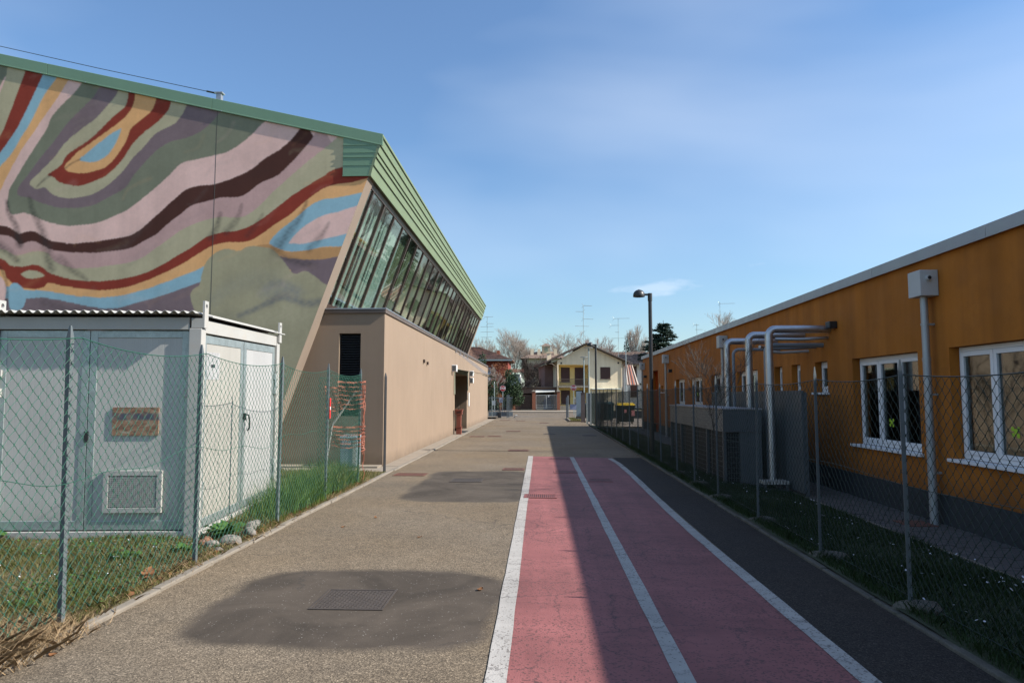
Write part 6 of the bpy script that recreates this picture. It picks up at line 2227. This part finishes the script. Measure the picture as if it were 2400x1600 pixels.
# ------------------------------------------------------------------ trees
def bare_tree(label, x, y, h, w, seed, mat_b=None, mat_t=None, upright=0.55, dens=1.0, thick=1.0, zb=-0.1, twig=0.013, name='bare_tree', group='leafless trees behind the houses'):
    r_ = random.Random(seed)
    t = thing(name, label, 'tree', (x, y, zb), 0, group)
    big, small = [], []

    def grow(p, d, l, r, lv):
        n = 3
        q = p
        dd = d
        for i in range(n):
            dd = (dd + Vector((r_.uniform(-1, 1), r_.uniform(-1, 1), r_.uniform(-.3, .8) * upright)) * (0.10 if lv < 3 else 0.16)).normalized()
            q2 = q + dd * (l / n)
            ra, rb = r * (1 - 0.22 * i), r * (1 - 0.22 * (i + 1))
            (big if lv < 2 else small).append((q, q2, ra, rb))
            q = q2
            if lv < 5 and i >= (1 if lv == 0 else 0):
                for _ in range(2):
                    a = r_.uniform(0, 2 * math.pi)
                    sp = r_.uniform(0.35, 0.8) * (1 - upright * 0.55)
                    side = Vector((math.cos(a), math.sin(a), 0))
                    nd_ = (dd * (1 - sp * 0.5) + side * sp + Vector((0, 0, upright * 0.35))).normalized()
                    if r_.random() < (0.97, 0.9, 0.8, 0.7, 0.62)[min(lv, 4)] * dens:
                        grow(q, nd_, l * r_.uniform(0.48, 0.72), r * 0.44, lv + 1)
        if lv < 5:
            grow(q, dd, l * 0.62, r * 0.5, lv + 1)

    grow(Vector((0, 0, 0)), Vector((0, 0, 1)), 0.42, 0.017, 0)
    # scale to size
    allp = np.array([list(s[1]) for s in big + small])
    hz = allp[:, 2].max()
    wx = max(1e-3, np.percentile(np.abs(allp[:, 0]), 98) * 2)
    sz, sx = h / hz, w / wx
    S = lambda s: np.array([[s_[0].x * sx, s_[0].y * sx, s_[0].z * sz] for s_ in s])
    E_ = lambda s: np.array([[s_[1].x * sx, s_[1].y * sx, s_[1].z * sz] for s_ in s])
    kr = h * 0.75 * thick
    for nm, ss, m_, k in (('trunk', big, mat_b or bark_m, 6), ('crown', small, mat_t or twig_m, 3)):
        r0 = np.maximum([s_[2] * kr for s_ in ss], twig)
        r1 = np.maximum([s_[3] * kr for s_ in ss], twig * 0.6)
        V, F = np_prisms(S(ss), E_(ss), r0, r1, k)
        np_mesh(nm, V, F, m_, t, smooth=True)
    return t


bare_tree('big pale leafless tree between the red house and the villa', -4.6, 130, 15.0, 7.0, 11, upright=0.75)
bare_tree('second leafless tree, just right of the big pale one', -1.9, 132, 13.0, 5.0, 12, upright=0.75)
bare_tree('leafless tree right behind the villa turret', 5.0, 140, 15.2, 8.0, 13, upright=0.6)
bare_tree('leafless tree peeping over the left half of the yellow house roof', 2.2, 142, 12.3, 5.0, 14, upright=0.6)
bare_tree('leafless tree behind the aerial over the red house', -10.5, 118, 12.0, 6.0, 15, upright=0.6)
bare_tree('low leafless tree between the red house roof and the big pale tree', -8.0, 128, 11.5, 5.0, 16, upright=0.6)
bare_tree('rosy leafless tree right of the yellow house ridge', 11.2, 130, 13.4, 6.5, 17, upright=0.5, mat_t=col_('rosy_twigs', (0.30, 0.21, 0.18)))
bare_tree('low leafless tree left of the four armed aerial', 13.8, 132, 11.8, 6.5, 18, upright=0.5)
bare_tree('tall narrow leafless poplar between the cypress and the cedar', 18.3, 132, 15.8, 4.2, 19, upright=0.97)
bare_tree('narrow leafless poplar half hidden by the cedar', 21.6, 134, 14.2, 3.4, 20, upright=0.97)
bare_tree('leafless tree rising above the orange building roof line', 33.5, 122, 17.0, 8.5, 21, upright=0.6)
bare_tree('low leafless tree above the far end of the orange roof', 29.5, 124, 13.5, 6.0, 22, upright=0.6)
bare_tree('dark leafless tree standing in front of the villa', -0.1, 92, 7.6, 3.6, 23, bark_dark, bark_dark, 0.45, 1.0, 1.2)
bare_tree('thin dark leafless tree left of the villa', -2.3, 96, 7.4, 3.0, 24, bark_dark, bark_dark, 0.6, 1.0, 1.0)
bare_tree('bare sapling in front of the red house', -4.9, 74, 5.2, 2.4, 25, bark_m, bark_m, 0.5, 0.6, 1.0)
bare_tree('bare shrub with thin twigs behind the right fence by the outdoor unit', 3.34, 13.1, 2.85, 1.45, 31, bark_dark, bark_dark, 0.62, 0.6, 0.55, 0.0, 0.0028, 'bare_shrub', 'leafless shrubs')


def leaf_cloud(centres, n, size, seed, flat=0.0):
    g = np.random.default_rng(seed)
    C = np.array([c[:3] for c in centres], float)
    Rr = np.array([c[3:6] for c in centres], float)
    vol = Rr.prod(1)
    idx = g.choice(len(C), n, p=vol / vol.sum())
    d = g.normal(size=(n, 3))
    d /= np.linalg.norm(d, axis=1, keepdims=True)
    rad = g.uniform(0.25, 1.0, n) ** 0.45
    P = C[idx] + d * rad[:, None] * Rr[idx] * (1 + 0.12 * g.normal(size=(n, 1)))
    a = g.normal(size=(n, 3))
    a[:, 2] *= (1 - flat)
    a /= np.linalg.norm(a, axis=1, keepdims=True)
    b = np.cross(a, g.normal(size=(n, 3)))
    b /= np.linalg.norm(b, axis=1, keepdims=True)
    s = size * g.uniform(0.6, 1.35, n)[:, None]
    V = np.stack([P - a * s, P + b * s * 0.42, P + a * s, P - b * s * 0.42], 1).reshape(-1, 3)
    F = np.arange(4 * n).reshape(n, 4)
    return V, F


def bush(name, label, cat, x, y, centres, n, size, mat, seed, trunk_h=0.8, zb=0.0, group=None):
    t = thing(name, label, cat, (x, y, zb), 0, group)
    V, F = leaf_cloud(centres, n, size, seed)
    np_mesh('crown', V, F, mat, t)
    mb = MB()
    for c in centres[:6]:
        mb.tube([(0, 0, -0.1), (c[0] * 0.3, c[1] * 0.3, c[2] * 0.5), (c[0], c[1], c[2])], [0.09, 0.06, 0.02], 6)
    mb.build('trunk', bark_dark, t)
    return t


r_ = random.Random(3)
bush('magnolia_tree', 'dense dark evergreen tree by the left stop sign', 'tree', -3.2, 73,
     [(-0.2, 0, 1.6, 1.0, 1.0, 1.4), (0.3, 0, 2.9, 0.8, 0.9, 1.1), (-0.1, 0, 3.9, 0.55, 0.7, 0.7), (0.85, 0, 1.5, 0.6, 0.8, 0.9), (0.7, 0.2, 2.4, 0.6, 0.7, 0.7), (-0.8, 0, 2.4, 0.5, 0.6, 0.8)], 5200, 0.11, ever_m, 41)
bush('evergreen_shrub', 'dark evergreen shrub right beside the far end of the beige annex', 'shrub', -5.3, 70,
     [(0, 0, 1.3, 0.9, 0.8, 1.4), (0.5, 0, 2.2, 0.5, 0.6, 1.2), (-0.5, 0, 2.7, 0.5, 0.6, 1.0), (1.0, 0, 1.0, 0.6, 0.6, 0.9)], 3200, 0.10, ever_m, 42)
bush('conifer_shrub', 'green conifer between the annex end and the red house roof', 'shrub', -6.9, 78,
     [(0, 0, 2.2, 0.9, 0.9, 2.2), (0.2, 0, 4.2, 0.7, 0.7, 1.6), (0.3, 0, 5.6, 0.5, 0.5, 0.9)], 2600, 0.12, ever_m, 43)
bush('beech_tree', 'small tree with rusty withered leaves in front of the red house', 'tree', -4.6, 77,
     [(0, 0, 4.6, 1.3, 0.8, 0.8), (0.7, 0, 3.6, 0.6, 0.6, 0.9), (-0.6, 0, 3.4, 0.6, 0.5, 0.8), (0.4, 0, 2.2, 0.4, 0.4, 0.9)], 700, 0.10, beech_m, 44)
bush('beech_hedge', 'brown leafless hedge mass behind the garage', 'hedge', -0.6, 87,
     [(-1.6, 0, 2.4, 1.2, 0.8, 1.2), (-0.2, 0, 2.6, 1.1, 0.8, 1.3), (1.2, 0, 2.8, 1.0, 0.8, 1.3)], 4200, 0.10, brownbush_m, 45)
bush('cypress_tree', 'slim dark cypress right of the yellow house', 'tree', 13.0, 103,
     [(0, 0, 2.5, 0.9, 0.9, 2.6), (0, 0, 5.5, 0.75, 0.75, 2.6), (0, 0, 8.2, 0.5, 0.5, 1.8), (0, 0, 10.0, 0.22, 0.22, 0.9)], 3000, 0.15, cedar_m, 46)
bush('evergreen_hedge', 'green hedge below the narrow poplars behind the white house', 'hedge', 18.5, 120,
     [(-2, 0, 5.0, 2.0, 1.2, 3.0), (1, 0, 5.6, 2.2, 1.2, 3.2), (4, 0, 5.0, 2.2, 1.2, 3.0)], 3000, 0.18, leafmat('olive_hedge_leaves', (0.07, 0.085, 0.03), (0.13, 0.14, 0.06), trans=0.1), 47)
bush('red_leaf_shrub', 'small red leaved shrub behind the left sliding gate', 'shrub', -3.9, 66.5,
     [(0, 0, 1.4, 0.35, 0.3, 0.5), (0.05, 0, 0.7, 0.2, 0.2, 0.5)], 380, 0.07, beech_m, 48)

# cedar: tiers of drooping branches
ce = thing('cedar_tree', 'broad dark cedar behind the tall black lamp', 'tree', (17.0, 95, -0.1))
g = np.random.default_rng(50)
P, sz_ = [], []
br = MB()
for k in range(26):
    z = 2.0 + 9.8 * (k / 26) ** 0.95
    L_ = 4.5 * (1 - (z / 12.6) ** 1.6) + 0.35
    for j in range(7):
        a = g.uniform(0, 2 * math.pi)
        l = L_ * g.uniform(0.65, 1.12)
        pts = []
        for u in np.linspace(0.15, 1, 34):
            pts.append((math.cos(a) * l * u, math.sin(a) * l * u, z + 0.9 * u * l / 3.5 - 0.28 * (u * u) * l * 0.55))
        br.tube([pts[0], pts[12], pts[33]], [0.05, 0.03, 0.01], 4)
        for p in pts:
            for _ in range(4):
                P.append((p[0] + g.normal() * 0.16, p[1] + g.normal() * 0.16, p[2] + g.normal() * 0.07))
P = np.array(P)
n = len(P)
a = g.normal(size=(n, 3))
a[:, 2] *= 0.35
a /= np.linalg.norm(a, axis=1, keepdims=True)
b = np.cross(a, g.normal(size=(n, 3)))
b /= np.linalg.norm(b, axis=1, keepdims=True)
s = (0.16 * g.uniform(0.6, 1.4, n))[:, None]
np_mesh('crown', np.stack([P - a * s, P + b * s * 0.35, P + a * s, P - b * s * 0.35], 1).reshape(-1, 3), np.arange(4 * n).reshape(n, 4), cedar_m, ce)
br.build('branches', bark_dark, ce)
MB().tube([(0, 0, 0), (0, 0, 6), (0.1, 0, 12.2)], [0.28, 0.16, 0.03], 8).build('trunk', bark_dark, ce)


# ------------------------------------------------------------------ grass and other ground cover
def tri_blades(P, h, w, lean, seed):
    g = np.random.default_rng(seed)
    n = len(P)
    a = g.uniform(0, 2 * np.pi, n)
    la = g.uniform(0, 2 * np.pi, n)
    d = np.stack([np.cos(a), np.sin(a), 0 * a], 1) * (w * g.uniform(0.6, 1.3, n))[:, None]
    tip = P + np.stack([np.cos(la) * lean * h, np.sin(la) * lean * h, h], 1) * 1.0
    mid = P + np.stack([np.cos(la) * lean * h * 0.3, np.sin(la) * lean * h * 0.3, h * 0.55], 1)
    V = np.stack([P - d, P + d, mid + d * 0.7, tip, mid - d * 0.7], 1).reshape(-1, 3)
    F = np.arange(5 * n).reshape(n, 5)
    return V, F


def scatter(n, x0, x1, y0, y1, seed, keep=None):
    g = np.random.default_rng(seed)
    X_ = g.uniform(x0, x1, n)
    Y_ = g.uniform(y0, y1, n)
    if keep is not None:
        k = keep(X_, Y_, g)
        X_, Y_ = X_[k], Y_[k]
    return X_, Y_


def patch(x, y, s=1.0, o=0.0):
    return 0.5 + 0.25 * np.sin(x * 2.1 * s + o + 1.3 * np.sin(y * 1.4 * s)) + 0.25 * np.sin(y * 2.6 * s + o * 2 + 1.1 * np.sin(x * 1.9 * s + 2))


in_cont = lambda x, y: (x < -4.0) & (x > -6.7) & (y > 7.93) & (y < 11.1)


# left lawn, denser near the camera
def keepL(x, y, g):
    dens = np.clip(1.25 - (y - 4) * 0.05, 0.35, 1)
    vis = (y > 3.2) & ((x > -0.86 * y - 0.6) | (g.uniform(0, 1, len(x)) < 0.45))
    return (~in_cont(x, y)) & vis & (g.uniform(0, 1, len(x)) < dens * (0.5 + 0.5 * patch(x, y, 0.9)))


X_, Y_ = scatter(260000, -10.5, -3.40, 3.2, 15.0, 60, keepL)
Z_ = zl(X_, Y_)
g = np.random.default_rng(61)
hh_ = (0.028 + 0.055 * patch(X_, Y_, 1.4, 1.0)) * g.uniform(0.5, 1.5, len(X_))
V, F = tri_blades(np.stack([X_, Y_, Z_ - 0.004], 1), hh_, 0.0028 + 0.0 * hh_, 0.75, 62)
struct(np_mesh('grass', V, F, grass_m), 'stuff', 'short patchy green and straw coloured grass in front of the container')


# dry grass at the kerb corner and along the kerb
def keepD(x, y, g):
    near = np.exp(-((x + 3.62) / 0.40) ** 2) * np.clip((5.15 - y) / 0.5, 0, 1) + 0.5 * np.exp(-((x + 3.52) / 0.13) ** 2) * (0.4 + 0.6 * patch(x, y, 1.6))
    return g.uniform(0, 1, len(x)) < near


X_, Y_ = scatter(80000, -4.7, -3.16, 3.0, 13.6, 63, keepD)
g = np.random.default_rng(64)
near_ = np.clip((5.2 - Y_) / 1.0, 0, 1)
hh_ = (0.05 + 0.09 * near_) * g.uniform(0.4, 1.4, len(X_))
V, F = tri_blades(np.stack([X_, Y_, np.maximum(zl(X_, Y_), 0.02) + 0.02 * near_], 1), hh_, 0.0028 + 0 * hh_, 1.7, 65)
struct(np_mesh('dry_grass', V, F, dry_m), 'stuff', 'dry straw coloured grass spilling over the left kerb')


# tall grass behind the fence
def keepT(x, y, g):
    d = np.exp(-((x + 3.75) / 0.30) ** 2) * np.clip((y - 8.7) / 1.0, 0, 1) * np.clip((13.6 - y) / 0.8, 0, 1)
    return (g.uniform(0, 1, len(x)) < d) & (~((x < -4.05) & (y < 11.2)))


X_, Y_ = scatter(21000, -5.2, -3.42, 8.6, 13.8, 66, keepT)
g = np.random.default_rng(67)
n = len(X_)
hT = (0.16 + 0.23 * np.clip((Y_ - 8.9) / 1.2, 0, 1)) * g.uniform(0.55, 1.35, n) * np.clip((13.9 - Y_) / 1.0, 0.4, 1)
a = g.uniform(0, 2 * np.pi, n)
la = g.uniform(0, 2 * np.pi, n)
ln = g.uniform(0.1, 0.75, n)
B0 = np.stack([X_, Y_, zl(X_, Y_) - 0.01], 1)
wv = np.stack([np.cos(a), np.sin(a), 0 * a], 1) * 0.0042
rows = []
for u in (0.0, 0.4, 0.75, 1.0):
    c = B0 + np.stack([np.cos(la) * ln * hT * u * u, np.sin(la) * ln * hT * u * u, hT * (u - 0.22 * ln * u * u)], 1)
    k = (1, 0.9, 0.6, 0.06)[int(round(u * 4 / 1.34))] if u < 1 else 0.06
    rows.append((c - wv * k, c + wv * k))
V = np.stack([q for r in rows for q in r], 1).reshape(-1, 3)
base = (np.arange(n) * 8)[:, None]
F = np.concatenate([base + np.array([[2 * i, 2 * i + 1, 2 * i + 3, 2 * i + 2]]) for i in range(3)], 0)
struct(np_mesh('tall_grass', V, F, tall_m), 'stuff', 'tall lush green grass between the container and the left fence')


# right lawn in the shade
def keepR(x, y, g):
    return g.uniform(0, 1, len(x)) < np.clip(1.4 - y * 0.045, 0.16, 1)


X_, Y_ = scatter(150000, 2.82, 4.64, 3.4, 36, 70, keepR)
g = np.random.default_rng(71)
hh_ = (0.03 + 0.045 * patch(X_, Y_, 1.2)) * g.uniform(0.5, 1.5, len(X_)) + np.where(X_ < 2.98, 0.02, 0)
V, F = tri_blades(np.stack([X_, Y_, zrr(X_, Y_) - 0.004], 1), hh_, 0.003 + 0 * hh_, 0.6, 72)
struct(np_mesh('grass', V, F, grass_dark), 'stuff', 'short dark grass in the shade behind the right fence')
X_, Y_ = scatter(2600, 2.0, 2.9, 44.7, 48.9, 73)
V, F = tri_blades(np.stack([X_, Y_, 0 * X_ + 0.07], 1), np.full(len(X_), 0.09), np.full(len(X_), 0.012), 0.5, 74)
struct(np_mesh('grass', V, F, grass_m), 'stuff', 'small grass verge by the right gate')


# daisies: small discs on the shaded lawn, tiny pale flowers on the left lawn
def flowers(X_, Y_, zf, r, name, seed, label):
    g = np.random.default_rng(seed)
    n = len(X_)
    k = 6
    Zc = zf(X_, Y_) + g.uniform(0.05, 0.085, n)
    tilt = g.normal(size=(n, 2)) * 0.35
    V = []
    rr = r * g.uniform(0.6, 1.3, n)
    for i in range(k):
        an = 2 * math.pi * i / k
        dx, dy = rr * math.cos(an), rr * math.sin(an)
        V.append(np.stack([X_ + dx, Y_ + dy, Zc + dx * tilt[:, 0] + dy * tilt[:, 1]], 1))
    V = np.stack(V, 1).reshape(-1, 3)
    return struct(np_mesh(name, V, np.arange(k * n).reshape(n, k), flower_m), 'stuff', label)


X_, Y_ = scatter(620, 2.95, 4.6, 4.2, 15, 80, lambda x, y, g: g.uniform(0, 1, len(x)) < patch(x, y, 1.5) ** 2 * 1.2)
flowers(X_, Y_, zrr, 0.011, 'daisies', 81, 'white daisies scattered in the shaded right lawn')
X_, Y_ = scatter(420, -7.5, -3.7, 4.8, 7.9, 82, lambda x, y, g: g.uniform(0, 1, len(x)) < patch(x, y, 1.1))
flowers(X_, Y_, zl, 0.006, 'lawn_flowers', 83, 'tiny pale flowers in the grass before the container')


# stones by the container corner
def rock(label, x, y, z, r, seed, mat):
    import bmesh
    bm_ = bmesh.new()
    bmesh.ops.create_icosphere(bm_, subdivisions=3, radius=1)
    q = random.Random(seed)
    ph = [q.uniform(0, 6) for _ in range(6)]
    for v_ in bm_.verts:
        c = v_.co
        k = 1 + 0.16 * math.sin(c.x * 2.3 + ph[0]) * math.cos(c.y * 2.1 + ph[1]) + 0.10 * math.sin(c.z * 4 + ph[2] + c.x * 3) + 0.07 * math.sin(c.y * 7 + ph[3]) * math.sin(c.x * 6 + ph[4]) + 0.05 * abs(math.sin(c.z * 6 + c.y * 4 + ph[5]))
        v_.co = Vector((c.x * r[0] * k, c.y * r[1] * k, c.z * r[2] * k))
    me = bpy.data.meshes.new('stone')
    bm_.to_mesh(me)
    bm_.free()
    o = add_obj('stone', me, mat, None, True)
    o.location = (x, y, z - 0.015)
    o.rotation_euler = (q.uniform(-.4, .4), q.uniform(-.4, .4), q.uniform(0, 6))
    return tag(o, label, 'stone', 'stones by the container')


rock('brownish stone nearest the container corner post', -3.78, 7.72, 0.06, (0.075, 0.06, 0.06), 1, brown_stone)
rock('largest grey stone of the pile by the kerb beside the container', -3.52, 7.80, 0.06, (0.12, 0.085, 0.08), 2, stone_m)
rock('grey stone left of the largest one by the kerb', -3.66, 7.62, 0.055, (0.085, 0.07, 0.06), 3, stone_m)
rock('flat pale stone at the back of the pile by the container', -3.60, 8.55, 0.09, (0.12, 0.09, 0.06), 4, stone_m)
rock('pale stone between the weed and the fence post', -3.50, 8.22, 0.07, (0.10, 0.075, 0.065), 5, stone_m)
rock('small low stone half buried by the kerb', -3.50, 7.42, 0.04, (0.07, 0.05, 0.035), 6, stone_m)


# broad-leaved weed
def weed(label, x, y, n, r, h, seed):
    q = random.Random(seed)
    t = thing('weed', label, 'weed', (x, y, float(zl(x, y))), 0, 'weeds at the left fence')
    lf = None
    for k in range(n):
        a = k * 2.4 + q.uniform(-.3, .3)
        mb = MB()
        vs = []
        L_ = r * q.uniform(0.6, 1.1)
        up = h * q.uniform(0.5, 1.1)
        for i in range(7):
            u = i / 6
            w = 0.24 * L_ * math.sin(math.pi * min(1, u * 0.92 + 0.08)) ** 0.8 * (1 + 0.3 * (i % 2))
            cx, cz = L_ * u, up * (1.6 * u - 0.9 * u * u)
            for s_ in (-1, 1):
                vs.append((cx * math.cos(a) - s_ * w * math.sin(a), cx * math.sin(a) + s_ * w * math.cos(a), cz + 0.02 * s_ * (i % 2)))
        mb.add(vs, [(2 * i, 2 * i + 1, 2 * i + 3, 2 * i + 2) for i in range(6)])
        mb.build('leaf', weed_m, t, smooth=True)


weed('leafy green weed growing among the stones by the container', -3.74, 8.05, 16, 0.26, 0.26, 1)
weed('green weed rosette at the container corner, under the second fence post', -3.85, 7.35, 9, 0.16, 0.10, 2)
weed('dark weed rosette in the grass left of the second fence post', -4.25, 6.95, 10, 0.16, 0.07, 3)
weed('weed rosette in the lawn below the nearest fence post', -4.10, 5.35, 9, 0.14, 0.06, 4)
weed('broad leaf weed at the left frame edge before the container', -6.35, 7.6, 8, 0.28, 0.16, 5)


# fallen leaves, each on its own
def leaf(label, x, y, z, s, seed):
    q = random.Random(seed)
    mb = MB()
    vs = []
    n = 8
    for i in range(n + 1):
        u = i / n
        w = s * 0.36 * math.sin(math.pi * u) ** 0.7
        zc = 0.25 * s * (u - 0.5) ** 2 * 2 + 0.004
        vs += [(s * (u - 0.5), -w, zc + 0.14 * s * q.uniform(.3, 1)), (s * (u - 0.5), 0, zc), (s * (u - 0.5), w, zc + 0.14 * s * q.uniform(.3, 1))]
    fs = []
    for i in range(n):
        fs += [(3 * i, 3 * i + 1, 3 * i + 4, 3 * i + 3), (3 * i + 1, 3 * i + 2, 3 * i + 5, 3 * i + 4)]
    mb.add(vs, fs)
    o = mb.build('dry_leaf', dryleaf_m, None, True)
    o.location = (x, y, z)
    o.rotation_euler = (q.uniform(-.2, .2), q.uniform(-.2, .2), q.uniform(0, 6.28))
    return tag(o, label, 'leaf', 'fallen leaves')


leaf('brown leaf on the asphalt just right of the third fence post', -2.55, 8.9, 0.002, 0.06, 1)
leaf('brown leaf on the asphalt midway between kerb and lane, before the second patch', -1.45, 8.3, 0.002, 0.06, 2)
leaf('brown leaf on the near dark patch beside the white line', -0.53, 6.12, 0.002, 0.07, 3)
leaf('curled brown leaf on the asphalt left of the farther dark patch', -2.3, 9.6, 0.002, 0.06, 4)
leaf('big withered leaf lying in the lawn edge near the second fence post', -3.62, 6.3, 0.06, 0.17, 5)
leaf('second withered leaf beside the big one at the lawn edge', -3.55, 6.15, 0.05, 0.11, 6)
leaf('brown leaf at the lower left beside the kerb end', -3.2, 4.5, 0.002, 0.06, 7)
leaf('brown leaf on the lawn side of the kerb below the second post', -3.6, 5.8, 0.06, 0.09, 8)


# clover and plantain leaves lying low in the left lawn, dead leaf litter along the kerb
def flat_leaves(name, X_, Y_, zf, size, mat, seed, label, lift=0.02, tiltk=0.35):
    g = np.random.default_rng(seed)
    n = len(X_)
    P = np.stack([X_, Y_, zf(X_, Y_) + g.uniform(0.2, 1.0, n) * lift], 1)
    a = g.uniform(0, 2 * np.pi, n)
    A = np.stack([np.cos(a), np.sin(a), g.normal(size=n) * tiltk], 1)
    B = np.stack([-np.sin(a), np.cos(a), g.normal(size=n) * tiltk], 1)
    s = (size * g.uniform(0.5, 1.4, n))[:, None]
    V = np.stack([P - A * s, P - A * s * 0.3 + B * s * 0.5, P + A * s * 0.45 + B * s * 0.45, P + A * s, P + A * s * 0.45 - B * s * 0.45, P - A * s * 0.3 - B * s * 0.5], 1).reshape(-1, 3)
    return struct(np_mesh(name, V, np.arange(6 * n).reshape(n, 6), mat), 'stuff', label)


X_, Y_ = scatter(16000, -8.5, -3.5, 3.6, 8.0, 90, lambda x, y, g: (g.uniform(0, 1, len(x)) < np.clip(patch(x, y, 1.3, 0.6) * 1.5 - 0.55, 0, 1)) & (x > -0.86 * y - 0.6))
flat_leaves('clover', X_, Y_, zl, 0.017, weed_m, 91, 'low clover leaves in patches of the left lawn', 0.045)
X_, Y_ = scatter(1500, -3.95, -3.42, 3.8, 13.0, 92, lambda x, y, g: g.uniform(0, 1, len(x)) < np.exp(-((x + 3.5) / 0.16) ** 2) * (0.3 + 0.7 * patch(x, y, 2.0)))
flat_leaves('leaf_litter', X_, Y_, zl, 0.022, dryleaf_m, 93, 'brown leaf litter caught along the left kerb', 0.03, 0.6)
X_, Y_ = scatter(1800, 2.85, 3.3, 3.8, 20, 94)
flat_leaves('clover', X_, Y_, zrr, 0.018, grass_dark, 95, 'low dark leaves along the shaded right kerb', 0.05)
